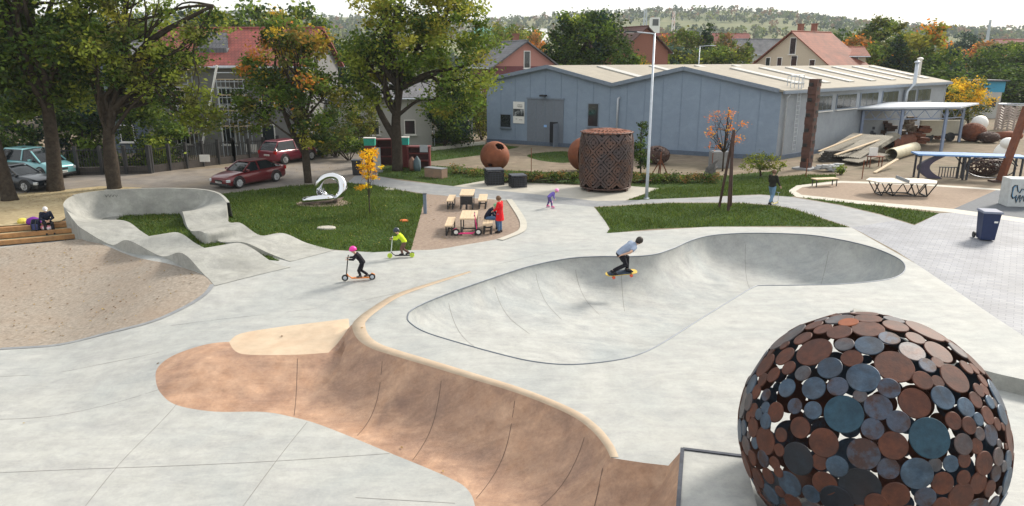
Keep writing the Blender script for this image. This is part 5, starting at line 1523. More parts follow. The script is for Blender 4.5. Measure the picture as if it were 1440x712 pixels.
for i in range(NCX):
    for j in range(NCZ):
        t0 = (i + .5) * cw; z0 = .25 + (j + .5) * chh
        for f_, w_ in ((1.0, .12), (.58, .11), (.2, .13)):
            a_, c_ = cw / 2 * f_, chh / 2 * f_
            for (p_, q_) in (((-a_, 0), (0, c_)), ((0, c_), (a_, 0)), ((a_, 0), (0, -c_)), ((0, -c_), (-a_, 0))):
                drum_quad(mb, t0 + p_[0], z0 + p_[1], t0 + q_[0], z0 + q_[1], w_, o=.012 * f_)
        t1, z1 = t0 + cw / 2, z0 + chh / 2
        if j < NCZ - 1:
            for f_, w_ in ((.58, .11), (.2, .13)):
                a_, c_ = cw / 2 * f_, chh / 2 * f_
                for (p_, q_) in (((-a_, 0), (0, c_)), ((0, c_), (a_, 0)), ((a_, 0), (0, -c_)), ((0, -c_), (-a_, 0))):
                    drum_quad(mb, t1 + p_[0], z1 + p_[1], t1 + q_[0], z1 + q_[1], w_, o=.012 * f_)
        for zz_, sg_ in ((z0 - chh / 2, 1), (z0 + chh / 2, -1)):
            if (j == 0 and sg_ > 0) or (j == NCZ - 1 and sg_ < 0):
                drum_quad(mb, t1 - cw * .3, zz_ + sg_ * .05, t1, zz_ + sg_ * chh * .3, .1); drum_quad(mb, t1, zz_ + sg_ * chh * .3, t1 + cw * .3, zz_ + sg_ * .05, .1)
mb.v = [((x * (1 + .035 * math.sin(math.pi * min(1, max(0, (z - .2) / HD))) - .05 * (abs((z - .2 - HD / 2) / (HD / 2)) ** 8)), y * (1 + .035 * math.sin(math.pi * min(1, max(0, (z - .2) / HD))) - .05 * (abs((z - .2 - HD / 2) / (HD / 2)) ** 8)), z)) for x, y, z in mb.v]
shell = mb.build('lattice_wall', mat('drum_steel', (.045, .034, .038), c2=(.085, .056, .05), rough=.5, metal=.2, scale=1.2, stain=.5, sscale=1.5, sc=(.16, .065, .03)), dr, fix=False)
b = MB()
for z in (.2, .22 + HD): b = MB(); b.tube([(RD * .955 * math.cos(a), RD * .955 * math.sin(a), z) for a in np.linspace(0, 2 * math.pi, 40, endpoint=False)], .05, 6, closed=True); b.build('rim', RUSTD, dr)
b = MB(); b.lathe([(RD * .9, .45), (RD * .92, .5), (RD * .92, HD + .1), (RD * .6, HD + .22), (.05, HD + .3)], 40, cap=False); b.build('inner_shade', mat('inner_shade', (.008, .006, .007), rough=.9), dr)  # black shell added inside the hollow drum to paint its dark interior
mb = MB()
for k in range(3):
    r0, r1 = RD * (1 - k / 3.0), RD * (1 - (k + 1) / 3.0) + .02
    z0_, z1_ = HD + .22 + .2 * (1 - (r0 / RD) ** 2), HD + .22 + .2 * (1 - (r1 / RD) ** 2)
    n_ = [32, 24, 12][k]
    for i in range(n_):
        a0_, a1_, am = 2 * math.pi * i / n_, 2 * math.pi * (i + 1) / n_, 2 * math.pi * (i + .5) / n_
        p0_, p1_, pm = Vector((r0 * math.cos(a0_), r0 * math.sin(a0_), z0_)), Vector((r0 * math.cos(a1_), r0 * math.sin(a1_), z0_)), Vector((r1 * math.cos(am), r1 * math.sin(am), z1_))
        mb.beam(p0_, pm, .11, .03); mb.beam(p1_, pm, .11, .03)
mb.build('lattice_top', RUST, dr)
mb = MB(); mb.lathe([(RD * .93, .13), (RD * .97, .19), (RD * .97, .21), (.05, .21)], 32); mb.build('floor_plate', RUSTD, dr)
for a in (-.6, .7, 2.2, 3.8): mb = MB(); mb.box((RD * .8 * math.cos(a), RD * .8 * math.sin(a), .065), (.35, .2, .13), rz=a); mb.build('foot', RUSTD, dr)
# ------------------------------------------------------------------ rusty spheres behind the hedge
def holed_sphere(label, c, rad, holes, m, rz=0):
    e = empty('rust_sphere', c, label, 'sculpture')
    b = MB(); b.ball((0, 0, rad), rad, 72, 44)
    o = b.build('shell', m, e, sm=True)
    bm = bmesh.new(); bm.from_mesh(o.data)
    for d_, r_, st_ in holes:
        d_ = Vector(d_).normalized()
        kill = [f for f in bm.faces if Vector(((f.calc_center_median() - Vector((0, 0, rad))).normalized() - d_) * 1).length * 1 < r_ * (1 if not st_ else 1)]
        if st_:
            kill = []
            for f in bm.faces:
                q = (f.calc_center_median() - Vector((0, 0, rad))).normalized()
                if q.dot(d_) > 0 and abs(q.dot(d_.cross(Vector((0, 0, 1))).normalized())) < r_ * max(0, 1 - (q.z / .85) ** 2) ** .5: kill.append(f)
        bmesh.ops.delete(bm, geom=kill, context='FACES')
    bm.to_mesh(o.data); bm.free()
    md = o.modifiers.new('thickness', 'SOLIDIFY'); md.thickness = .04; md.offset = -1
    b = MB(); b.lathe([(.35, 0), (.35, .05), (.25, .12)], 16); b.build('base_ring', RUSTD, e)
    return e
c = P(696, 240); r_ = 20.5 / ppm(c)
holed_sphere('orange rusty steel sphere with a round hole near its top', c, r_, [((.35, -.55, .72), .30, 0), ((-.3, -.75, -.55), .2, 0)], RUSTO)
c = P(822, 241); r_ = 24 / ppm(c)
holed_sphere('bright rusty sphere with vertical slot half hidden behind the drum', c, r_, [((-.25, -1, 0), .25, 1)], RUSTO)
def woven_ball(name, label, c, rad, sc_, m, n_=26, zc=None, seed=0):
    e = empty(name, c, label, 'sculpture')
    rs2 = random.Random(seed); b = MB()
    for _ in range(n_):
        ax = Vector((rs2.gauss(0, 1), rs2.gauss(0, 1), rs2.gauss(0, 1))).normalized()
        u_ = ax.orthogonal().normalized(); v_ = ax.cross(u_)
        of = rs2.uniform(-.75, .75); rr_ = math.sqrt(1 - of * of)
        b.tube([Vector(((ax * of + (u_ * math.cos(t) + v_ * math.sin(t)) * rr_)[0] * sc_[0], (ax * of + (u_ * math.cos(t) + v_ * math.sin(t)) * rr_)[1] * sc_[1], (ax * of + (u_ * math.cos(t) + v_ * math.sin(t)) * rr_)[2] * sc_[2])) * rad + Vector((0, 0, (zc or rad * sc_[2]))) for t in np.linspace(0, 2 * math.pi, 22, endpoint=False)], rad * .035, 5, closed=True)
    b.build('woven_rods', m, e, fix=False)
    return e
c = P(923, 231)
woven_ball('steel_egg', 'dark woven steel egg lying by the blue warehouse wall', c, 15.5 / ppm(c), (1.15, 1, .82), RUSTD, 46, seed=2)
# ------------------------------------------------------------------ rusty poles
def prop(label, foot_px, top_px, name='rusty_poles'):
    c = P(*foot_px[0]); e = empty(name, c, label, 'sculpture')
    top = atY(top_px[0], top_px[1], c.y)
    for f_, w_ in zip(foot_px, (.12, .09, .08)):
        q = P(*f_); b = MB()
        b.beam(q - c, top - c + Vector(((q.x - c.x) * -.05, 0, 0)), w_, .1); b.build('pole', RUSTD, e)
    return e
prop('tall dark rusty poles leaning together on the middle lawn', [(1024, 297), (1011, 293), (1028, 291)], (1032, 183))
def post(label, u, v, vt, w_=.045):
    c = P(u, v); h = hz(c.y, vt)
    o = MB().box((0, 0, h / 2), (w_, w_, h)).box((0, 0, h + .012), (w_ * 1.6, w_ * 1.6, .025)).build('fence_post', RUST); o.location = c
    tag(o, label, 'post', 'thin rusty posts along the hedge')
post('thin rusty post standing right of the orange sphere', 747, 246, 209)
post('thin rusty post left of the charred stump', 1000, 251, 216)
post('thin rusty post below the steel tower', 1133, 250, 224)
post('thin rusty post at the near end of the corrugated sheets', 1212, 252, 226)
c = P(928, 247); e = empty('pole_tripod', c, 'rusty pole braced by slanting legs behind the lamp post', 'post')
h = hz(c.y, 214); MB().beam((0, 0, 0), (0, 0, h), .07).build('pole', RUST, e)
for dx_2, dy_ in ((-.55, .1), (.55, .1), (0, .6)): MB().beam((dx_2, dy_, 0), (0, 0, h * .7), .06).build('brace', RUST, e)
# charred stump and concrete cube beneath the orange sapling
c = P(1000, 251); b = MB()
rs2 = random.Random(4)
for k in range(9): b.tube([(rs2.uniform(-.5, .5), rs2.uniform(-.3, .3), 0), (rs2.uniform(-.3, .4), 0, rs2.uniform(.5, .9)), (rs2.uniform(0, .9), 0, rs2.uniform(1.0, 1.9))], [.28, .24, .08], 7)
o = b.build('tree_stump', mat('grey_wood', (.045, .042, .04), c2=(.12, .115, .11), scale=5, rough=.9), sm=True); o.scale = (.7, .7, .72); o.location = P(997, 252); tag(o, 'twisted grey stump lying in front of the orange sapling', 'stump')
c = P(1016, 238); o = MB().box((0, 0, .55), (1.25, 1.1, 1.1)).box((0, 0, 1.13), (1.1, .95, .06)).build('concrete_block', PATH, bevel=.02); o.location = c + Vector((0, .9, 0)); tag(o, 'pale concrete cube behind the orange sapling', 'block')
# ------------------------------------------------------------------ wire baskets, stone bench
def basket(label, u, v, w_, h_, rz):
    c = P(u, v); e = empty('wire_basket', c, label, 'basket seat', 'wire basket seats', rz)
    b = MB(); n_ = 7
    for k in range(n_):
        s = -w_ / 2 + w_ * k / (n_ - 1)
        for y in (-w_ / 2, w_ / 2): b.beam((s, y, 0), (s, y, h_), .025); b.beam((y, s, 0), (y, s, h_), .025)
        z = .03 + (h_ - .04) * k / (n_ - 1)
        for y in (-w_ / 2, w_ / 2): b.beam((-w_ / 2, y, z), (w_ / 2, y, z), .025); b.beam((y, -w_ / 2, z), (y, w_ / 2, z), .025)
    b.build('wire_cage', STEELD, e, fix=False)
    MB().box((0, 0, h_ + .03), (w_ + .03, w_ + .03, .05)).build('seat', STEELD, e)
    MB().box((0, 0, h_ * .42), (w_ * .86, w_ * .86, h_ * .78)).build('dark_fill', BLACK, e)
basket('larger square wire basket seat in front of the orange sphere', 695, 259, 1.02, .9, .2)
basket('smaller square wire basket seat left of the rolling child', 728, 262.5, .9, .68, .25)
c = P(597, 249); d_ = P(632, 253) - c
e = empty('stone_bench', c, 'long rusty brown block bench on the grass strip', 'bench', rz=math.atan2(d_.y, d_.x))
MB().box((.72, .3, .3), (1.44, .6, .6)).build('block', mat('block_rust', (.17, .12, .09), c2=(.27, .17, .11), scale=2, rough=.8), e, bevel=.01)
MB().box((.72, .3, .62), (1.46, .62, .035)).build('top_plate', mat('grey_top', (.2, .21, .22), rough=.5), e)
# ------------------------------------------------------------------ picnic furniture
SLATM = mat('pale_wood', (.55, .42, .28), rough=.6, var=.16, scale=7)
def bench_like(name, label, cat, u0, v0, u1, v1, h, group, panel=False):
    a, c = P(u0, v0, h), P(u1, v1, h)      # top corners: front-left, back-right
    x0, x1, y0, y1 = a.x, c.x, a.y, c.y
    e = empty(name, ((x0 + x1) / 2, (y0 + y1) / 2, 0), label, cat, group)
    w_, d2 = x1 - x0, y1 - y0
    b = MB(); n_ = max(3, int(w_ / .14))
    for k in range(n_): b.box((-w_ / 2 + w_ * (k + .5) / n_, 0, h - .03), (w_ / n_ - .008, d2, .06))
    b.build('seat' if 'bench' in name else 'table_top', SLATM, e)
    for s in (-1, 1):
        b = MB()
        x = s * (w_ / 2 - .06)
        for y in (-1, 1): b.beam((x, y * (d2 / 2 - .08), 0), (x, y * (d2 / 2 - .08), h - .06), .05)
        b.beam((x, -(d2 / 2 - .08), .03), (x, d2 / 2 - .08, .03), .05); b.beam((x, -(d2 / 2 - .08), h - .085), (x, d2 / 2 - .08, h - .085), .05)
        b.build('leg_frame', BLACK, e)
    if panel:
        b = MB(); b.box((0, -d2 / 2 + .1, h - .3), (w_ * .8, .05, .42)); b.build('front_panel', BLACK, e)
        b = MB(); b.beam((0, -d2 / 2 + .1, 0), (0, -d2 / 2 + .1, h - .3), .1); b.build('post', BLACK, e)
    else:
        b = MB(); b.beam((-w_ / 2 + .06, 0, .12), (w_ / 2 - .06, 0, .12), .05); b.build('stretcher', BLACK, e)
    return e
g_ = 'picnic benches on the gravel'
bench_like('picnic_table', 'pale wooden table with black front panel further back on the gravel', 'table', 645.8, 274.5, 668, 266, .76, 'picnic tables', True)
bench_like('picnic_table', 'pale wooden table nearest the pink scooter', 'table', 646, 307.5, 672.5, 295.8, .76, 'picnic tables')
bench_like('picnic_bench', 'pale wooden bench left of the table with the black panel', 'bench', 627.5, 282.5, 641.2, 274, .46, g_)
bench_like('picnic_bench', 'pale wooden bench right of the table with the black panel', 'bench', 672, 282, 686, 273, .46, g_)
bench_like('picnic_bench', 'pale wooden bench left of the pink scooter', 'bench', 625, 317.5, 641.2, 305.2, .46, g_)
bench_like('picnic_bench', 'pale wooden bench carrying the seated person in dark jacket', 'bench', 678.5, 315.8, 694, 304, .46, g_)
c = P(598, 300.5); h = hz(c.y, 273)
e = empty('bollard', c, 'slim blue grey metal post at the lawn edge', 'bollard')
MB().box((0, 0, h / 2), (.16, .12, h)).build('post', mat('post_blue', (.13, .17, .23), rough=.5), e, bevel=.01); MB().box((0, 0, h + .015), (.19, .15, .03)).build('cap', STEELD, e)
# ------------------------------------------------------------------ chrome loop sculpture
c = P(457, 286)
b = MB(); b.lathe([(1.25, 0), (1.2, .03), (.4, .06)], 28); o = b.build('gravel_mound', PICG); o.location = P(455, 286); o.scale = (1.15, .8, 1); o['kind'] = 'structure'
k = 1 / ppm(c)
ch = empty('chrome_loop', c, 'shiny chrome looped tube sculpture on the left lawn', 'sculpture')
R1 = 16.5 * k
pts = [Vector((10 * k + R1 * math.cos(t), .0 + .12 * math.sin(2 * t), 22 * k + R1 * math.sin(t))) for t in np.linspace(0, 2 * math.pi, 40, endpoint=False)]
MB().tube(pts, [.215 + .03 * math.sin(t * 2 + 1) for t in np.linspace(0, 2 * math.pi, 40, endpoint=False)], 16, closed=True).build('upright_loop', CHROME, ch, sm=True)
pts = [Vector((-7 * k + 18 * k * math.cos(t), -.25 + .34 * math.sin(t), 6.5 * k + (3 * k) * math.cos(t + .9))) for t in np.linspace(0, 2 * math.pi, 40, endpoint=False)]
MB().tube(pts, .21, 16, closed=True).build('lying_loop', CHROME, ch, sm=True)
for u, v, w_, d2, lab, m in [(459, 321.5, .42, .3, 'round pale stone slab set in the left lawn', SLAB), (548, 267.5, .32, .22, 'small pale slab near the yellow sapling', SLAB), (568, 311.5, .20, .18, 'flat orange disc lying on the left lawn', mat('orange_plastic', (.6, .14, .03), rough=.5))]:
    o = MB().lathe([(1, 0), (1, .05), (.93, .08), (.05, .085)], 20).build('lawn_slab' if m is SLAB else 'orange_disc', m); o.scale = (w_, d2, .9); o.location = P(u, v); tag(o, lab, 'slab' if m is SLAB else 'disc')
# ------------------------------------------------------------------ wheelie bin
c = P(1385, 337)
BINB = mat('navy_plastic', (.008, .02, .075), rough=.45, var=.1)
bn = empty('wheelie_bin', c, 'dark blue wheeled rubbish bin standing on the paved plaza', 'bin', rz=R(-14))
bh = hz(c.y, 292) - .2
MB().box((0, 0, bh / 2 + .02), (.66, .72, bh - .04), M=Matrix.Rotation(math.pi, 3, 'X') , taper=.8).build('body', BINB, bn, bevel=.02)
b = MB(); b.box((0, -.02, bh + .05), (.76, .84, .09), taper=.92); b.box((0, .42, bh + .03), (.5, .08, .05)); b.build('lid', mat('pale_lid', (.16, .18, .25), rough=.4), bn, bevel=.02)
for s in (-1, 1):
    b = MB(); b.lathe([(.11, -.04), (.13, -.03), (.13, .03), (.11, .04)], 16, (s * .33, .33, .13), Matrix.Rotation(math.pi / 2, 3, 'Y')); b.build('wheel', BLACK, bn)
MB().tube([(-.25, .42, bh - .02), (-.25, .5, bh - .04), (.25, .5, bh - .04), (.25, .42, bh - .02)], .02, 6).build('handle', BINB, bn)
MB().box((.18, -.33, bh * .72), (.14, .02, .12), rz=0).build('sticker', WHITE, bn)
# ------------------------------------------------------------------ table tennis table and bench on the court
c = P(1266, 274)
tt = empty('table_tennis_table', c, 'white topped table tennis table with slanting black legs', 'table', rz=R(-6)); tt.scale = (1.28, 1.15, 1.02)
for s in (-1, 1):
    b = MB(); b.prism([(0, -.78), (s * 1.15, -.72), (s * 1.5, 0.1), (s * 1.15, .72), (0, .78)], .74, .80); b.build('table_half', mat('table_white', (.62, .56, .47), rough=.5), tt)
    b = MB()
    for y in (-.55, .5):
        top_ = [(s * .15, y, .74), (s * .75, y, .74), (s * 1.3, y * .8, .74)]; ft = [(s * .45, y * .8, .03), (s * .95, y * .8, .03)]
        for t_, f_ in ((0, 0), (1, 0), (1, 1), (2, 1)): b.beam(top_[t_], ft[f_], .042)
    b.beam((s * .45, -.44, .03), (s * .45, .4, .03), .055); b.beam((s * .95, -.44, .03), (s * .95, .4, .03), .055)
    b.beam((-.45 if s > 0 else -.95, -.44 * s, .033), (.95 if s > 0 else .45, -.44 * s, .033), .05)
    b.build('leg_frame', BLACK, tt)
MB().box((0, 0, .88), (.02, 1.56, .15)).build('net', mat('net_steel', (.22, .24, .27), rough=.5), tt)
c = P(1159, 262); h = .46
e = empty('court_bench', c, 'long pale backless bench at the corner of the court', 'bench', rz=R(12))
b = MB()
for k in range(4): b.box((0, -.21 + .14 * k, h), (1.55, .13, .05))
b.build('seat', SLATM, e)
for s in (-1, 1):
    b = MB(); x = s * .68
    for y in (-.2, .2): b.beam((x, y, 0), (x, y, h - .03), .045)
    b.beam((x, -.2, h - .05), (x, .2, h - .05), .045); b.build('leg', BLACK, e)
# ------------------------------------------------------------------ blue roofed shelter
c = P(1352, 252)
sh = empty('shelter', c, 'low shelter with flat bright blue roof and dark steel arches', 'shelter', rz=R(-9)); sh.scale = (1.14, 1.1, 1)
hS = hz(c.y, 219)
BLUR = mat('blue_roof', (.10, .22, .45), rough=.45, var=.1)
for s, (x0, x1) in ((-1, (-2.65, .05)), (1, (.05, 3.0))):
    b = MB(); z0_ = hS + (.02 if s < 0 else 0); b.add([(x0, -.55, z0_), (x1, -.7, hS - .0), (x1, .65, hS + .03), (x0, .55, z0_ + .03), (x0, -.55, z0_ + .09), (x1, -.7, hS + .09), (x1, .65, hS + .12), (x0, .55, z0_ + .12)] if s < 0 else
        [(x0, -.7, hS), (x1, -.5, hS - .05), (x1, .5, hS - .02), (x0, .65, hS + .03), (x0, -.7, hS + .09), (x1, -.5, hS + .04), (x1, .5, hS + .07), (x0, .65, hS + .12)], [(3, 2, 1, 0), (4, 5, 6, 7), (0, 1, 5, 4), (1, 2, 6, 5), (2, 3, 7, 6), (3, 0, 4, 7)])
    b.build('roof_panel', BLUR, sh)
for x in (-2.4, -.1, .1, 2.8):
    b = MB()
    for y in (-.35, .35): b.beam((x, y, 0), (x, y, hS), .09)
    b.beam((x, -.35, hS - .1), (x, .35, hS - .1), .07); b.build('post', STEELD, sh)
for x0, x1 in ((-.05, -.55), (.12, .6), (2.75, 2.3)): MB().beam((x0, 0, hS - .6), (x1, 0, hS), .06).build('brace', STEELD, sh)
arc = [(-1.25 - .75 * math.sin(t), .02 + (hS - .06) * t / math.pi) for t in np.linspace(.0, math.pi, 14)]
b = MB(); b.prism([(x - .55 + .35 * z / hS, z) for x, z in arc] [::1] + [(x + .2, z) for x, z in arc[::-1]], -.15, .15, M=Matrix.Rotation(math.pi / 2, 3, 'X'))
b.build('curved_panel', mat('purple_steel', (.06, .05, .09), rough=.5), sh)
MB().tube([(1.45 + 1.28 * math.cos(t), .1, .72 + .62 * math.sin(t)) for t in np.linspace(0, 2 * math.pi, 36, endpoint=False)], .035, 6, closed=True).build('ring', STEELD, sh)
b = MB()
for k in range(7): b.beam((-1.15 + .15 * k, .15, .05), (-1.15 + .15 * k, .15, .72), .04)
b.beam((-1.2, .15, .72), (-.2, .15, .72), .05); b.beam((-1.2, .15, .08), (-.2, .15, .08), .05); b.build('rail', STEELD, sh)
c = P(1392, 250) + Vector((.2, .9, 0)); woven_ball('steel_basket', 'dark knotted steel basket under the blue shelter roof', c, 1.0, (1.25, .8, .62), RUSTD, 30, seed=5)
# ------------------------------------------------------------------ graffiti block, rust plank, white sculpture at right edge
c = P(1428, 291)
gb = empty('concrete_block', c, 'white block with black and blue graffiti at the right edge', 'block', rz=R(-8))
bw2, bh2 = 1.45, hz(c.y, 252)
MB().box((.3, .45, bh2 / 2), (bw2, .9, bh2)).build('block', mat('block_white', (.5, .52, .52), rough=.7, var=.12, scale=4), gb, bevel=.02)
rs2 = random.Random(12)
b = MB(); n_ = 11
top_ = [(-.3 + 1.0 * i / n_, .62 * bh2 + .3 * bh2 * rs2.uniform(-.4, 1)) for i in range(n_ + 1)]; bot = [(-.3 + 1.0 * i / n_, .36 * bh2 - .25 * bh2 * rs2.uniform(-.3, 1)) for i in range(n_ + 1)]
loop_ = [(x, -.012, z) for x, z in top_] + [(x, -.012, z) for x, z in bot[::-1]]
b.tube(loop_, .028, 5, closed=True); b.build('graffiti_outline', BLACK, gb)
b = MB(); b.tube([(x * .93 + .02, -.006, z * .9 + .07) for x, _, z in loop_], .03, 5, closed=True); b.build('graffiti_shade', mat('graffiti_blue', (.12, .3, .5)), gb)
b = MB()
for k in range(4): x = -.12 + .2 * k; b.tube([(x, -.012, .45), (x + .06, -.012, .62), (x + .1, -.012, .5), (x + .05, -.012, .42)], .018, 5, closed=True)
b.build('graffiti_letters', BLACK, gb)
c = P(1448, 262) + Vector((0, 1.6, 0)); e = empty('rust_slab', c, 'leaning rusty steel slab at the right edge', 'sculpture')
b = MB(); b.beam((-.75, 0, 0), (.1, 0, hz(c.y, 150)), .55, .2); b.build('slab', RUST, e); MB().box((-.7, 0, .05), (1.2, .7, .1)).build('foot', RUSTD, e)
c = P(1442, 250) + Vector((.2, 3.0, 0)); o = MB().ball((0, 0, .9), .9, 16, 10, (.6, .5, 1.1)).ball((.2, -.2, 1.9), .5, 14, 8, (1, .8, .8)).build('wrapped_sculpture', WHITE, sm=True); o.location = c; tag(o, 'white wrapped form behind the leaning rusty slab', 'sculpture')
# ------------------------------------------------------------------ canopy with truss and the things in the yard
ha = 2.95
A0 = P(1202, 212); A0 = Vector((A0.x, A0.y, 0))
cp0 = P(1208, 206); cp1 = P(1262, 210); cp2 = P(1323, 213); cp3 = P(1348, 200)
cn = empty('canopy', cp0, 'open steel canopy with white sheet roof beside the warehouse', 'canopy')
STB = mat('blue_grey_steel', (.20, .25, .36), rough=.5)
hts = [hz(cp0.y, 155.5), hz(cp1.y, 155), hz(cp2.y, 153.5), hz(cp3.y, 153)]
hC = hts[0]
for q, hh in zip((cp0, cp1, cp2, cp3), hts):
    b = MB(); r_ = q - cp0; b.beam((r_.x, r_.y, 0), (r_.x, r_.y, hh), .2); b.build('post', STB, cn)
def truss(a, c_, h0, h1, n_):
    b = MB(); a = Vector(a); c_ = Vector(c_)
    t0, t1 = a + Vector((0, 0, h0)), c_ + Vector((0, 0, h1)); b0_, b1_ = t0 - Vector((0, 0, .75)), t1 - Vector((0, 0, .75))
    b.beam(t0, t1, .1); b.beam(b0_, b1_, .08)
    for i in range(n_):
        s0, s1_ = i / n_, (i + 1) / n_
        if i % 2: b.beam(t0.lerp(t1, s0), b0_.lerp(b1_, s1_), .06)
        else: b.beam(b0_.lerp(b1_, s0), t0.lerp(t1, s1_), .06)
    b.build('truss', STB, cn)
truss((0, 0, 0), cp1 - cp0, hts[0], hts[1], 6); truss(cp1 - cp0, cp2 - cp0, hts[1], hts[2], 6); truss(cp2 - cp0, cp3 - cp0, hts[2], hts[3], 4)
b = MB()
rz0 = max(hts) + .12
q = [Vector((-1.0, -.5, hts[0] + .12)), (cp2 - cp0) + Vector((.6, -.8, hts[2] + .12)), (cp3 - cp0) + Vector((1.7, .6, hts[3] + .35)), Vector((1.6, 3.6, hts[0] + .42))]
b.add(q + [p + Vector((0, 0, .14)) for p in q], [(3, 2, 1, 0), (4, 5, 6, 7), (0, 1, 5, 4), (1, 2, 6, 5), (2, 3, 7, 6), (3, 0, 4, 7)])
b.build('roof', mat('canopy_sheet', (.50, .54, .60), rough=.5, var=.06), cn)
# sheets of corrugated roofing leaning in a heap
CORR = mat('corrugated_grey', (.17, .155, .13), c2=(.30, .275, .22), rough=.85, scale=1.4, stain=.5, sscale=.8, sc=(.16, .14, .11))
def sheet(label, p0_, p1_, p2_, group, m=CORR, curl=0):
    p0_, p1_, p2_ = Vector(p0_), Vector(p1_), Vector(p2_)
    u_, v_ = p1_ - p0_, p2_ - p0_
    n_ = u_.cross(v_).normalized()
    if n_.z < 0: n_ = -n_
    V, F = [], []; N_ = 44
    for j in range(2):
        for layer in (0, -.03):
            for i in range(N_ + 1):
                V.append(u_ * j + v_ * (i / N_) + n_ * (.035 * math.sin(i * 1.6) + layer + curl * math.sin(math.pi * i / N_)))
    L_ = N_ + 1
    for i in range(N_):
        F += [(i, i + 1, 2 * L_ + i + 1, 2 * L_ + i), (L_ + i, 3 * L_ + i, 3 * L_ + i + 1, L_ + i + 1)]
        F += [(i, L_ + i, L_ + i + 1, i + 1), (2 * L_ + i, 2 * L_ + i + 1, 3 * L_ + i + 1, 3 * L_ + i)]
    F += [(0, 2 * L_, 3 * L_, L_), (N_, L_ + N_, 3 * L_ + N_, 2 * L_ + N_)]
    b = MB(); b.add(V, F); o = b.build('corrugated_sheet', m, sm=False); o.location = p0_
    tag(o, label, 'roofing sheet', group)
gs = 'corrugated roofing sheets in a heap'
sheet('lowest corrugated sheet lying across the dark gap by the tower', P(1150, 217, .35), P(1200, 187, 1.45), P(1184, 221, .3), gs)
sheet('corrugated sheet in the middle of the leaning heap', P(1172, 220, .42), P(1222, 190, 1.5), P(1210, 223, .4), gs, curl=.06)
sheet('corrugated sheet lying flat at the near end of the heap', P(1184, 225, .3), P(1228, 214, .5), P(1208, 229, .28), gs)
sheet('curled corrugated sheet beside the big rusty pipe', P(1204, 213, .6), P(1243, 192, 1.2), P(1232, 213, .5), gs, curl=.35)
for i, (a, c_, lab) in enumerate([((1152, 213), (1212, 189), 'long pale plank on top of the roofing heap'), ((1175, 218), (1236, 197), 'second pale plank lying across the roofing heap'), ((1230, 243), (1262, 224), 'pale plank leaning from the pipes onto the yard')]):
    pa, pb = P(*a, .75 if i < 2 else .05), P(*c_, 1.6 if i == 0 else (1.3 if i == 1 else .6))
    o = MB().beam(Vector((0, 0, 0)), pb - pa, .22, .06).build('plank', WOOD); o.location = pa; tag(o, lab, 'plank')
b = MB()
for k in range(5): b.beam((k * .1, 0, .1 + .16 * k), (4.5 + k * .1, 1.8, .1 + .16 * k), .5, .14)
o = b.build('timber_stack', mat('old_timber', (.05, .045, .04), rough=.9, var=.3)); o.location = P(1153, 228); tag(o, 'dark stack of old beams under the roofing sheets', 'timber stack')
def pipe(label, u0, v0, u1, v1, rpx, m):
    a = P(u0, v0); r_ = rpx / ppm(a); a = Vector((a.x, a.y, r_)); c_ = P(u1, v1, r_)
    ax = c_ - a; L_ = ax.length
    M = ax.normalized().to_track_quat('Z', 'Y').to_matrix()
    b = MB(); b.lathe([(r_ * .9, 0), (r_, 0), (r_, L_), (r_ * .9, L_), (r_ * .9, 0)], 24, M=M, cap=False)
    o = b.build('pipe', m, sm=False); o.location = a; tag(o, label, 'pipe')
pipe('big rust brown steel pipe lying under the canopy', 1248, 211, 1280, 197, 9, RUST)
pipe('big cream coloured pipe in front of the rusty pipe', 1252, 226, 1286, 208, 8.5, mat('cream_pipe', (.42, .38, .27), rough=.7, var=.2, scale=1.5))
c = P(1322, 200); e = empty('trailer', c + Vector((-1.6, .5, 0)), 'cream flat sided trailer tipped under the canopy', 'trailer')
MB().beam((-.2, 0, 1.25), (4.1, .4, 1.25), .25, 1.4).build('side_board', mat('cream_board', (.46, .43, .34), var=.1), e); MB().box((1.9, .8, .62), (3.8, 1.4, .2)).build('bed', STEELD, e)
for x in (.8, 2.8): MB().lathe([(.2, -.12), (.42, -.1), (.42, .1), (.2, .12)], 18, (x, .1, .42), Matrix.Rotation(math.pi / 2, 3, 'X')).build('wheel', BLACK, e)
rs2 = random.Random(8)
for i, (u, v, hh, lab, m) in enumerate([(1228, 205, 1.5, 'dark covered machine at the back of the canopy', STEELD), (1250, 202, 1.9, 'dark rusty cabinet under the canopy', RUSTD), (1285, 203, 2.3, 'tall pale scrap rack under the canopy', mat('scrap', (.18, .12, .08), c2=(.42, .36, .28), scale=3, contrast=(.45, .6))), (1302, 206, 1.6, 'brown scrap pile under the canopy', RUST), (1200, 203, .9, 'blue tarpaulin bundle by the warehouse wall', mat('tarp_blue', (.12, .2, .32), rough=.5))]):
    q = P(u, v) + Vector((0, 1.5, 0)); b = MB()
    for k in range(9): b.box((rs2.uniform(-.7, .7), rs2.uniform(-.4, .4), hh * (k + .5) / 9), (rs2.uniform(.5, 1.2), rs2.uniform(.4, .9), hh / 6), rz=rs2.uniform(-.4, .4))
    o = b.build('scrap_heap', m); o.location = q; tag(o, lab, 'scrap')
for i, (u, v, rpx, sc_, lab, m, nn_) in enumerate([(1366, 199, 15, (1.1, 1, .85), 'large dark red woven steel ball in the yard', RUST, 90), (1389, 201, 11, (1.3, 1, .7), 'low dark woven steel form beside the red ball', RUSTD, 60), (1318, 196, 6, (1, 1, 1), 'small orange woven ball under the canopy', RUSTO, 40)]):
    q = P(u, v); woven_ball('woven_ball', lab, q, rpx / ppm(q), sc_, m, nn_, seed=20 + i)
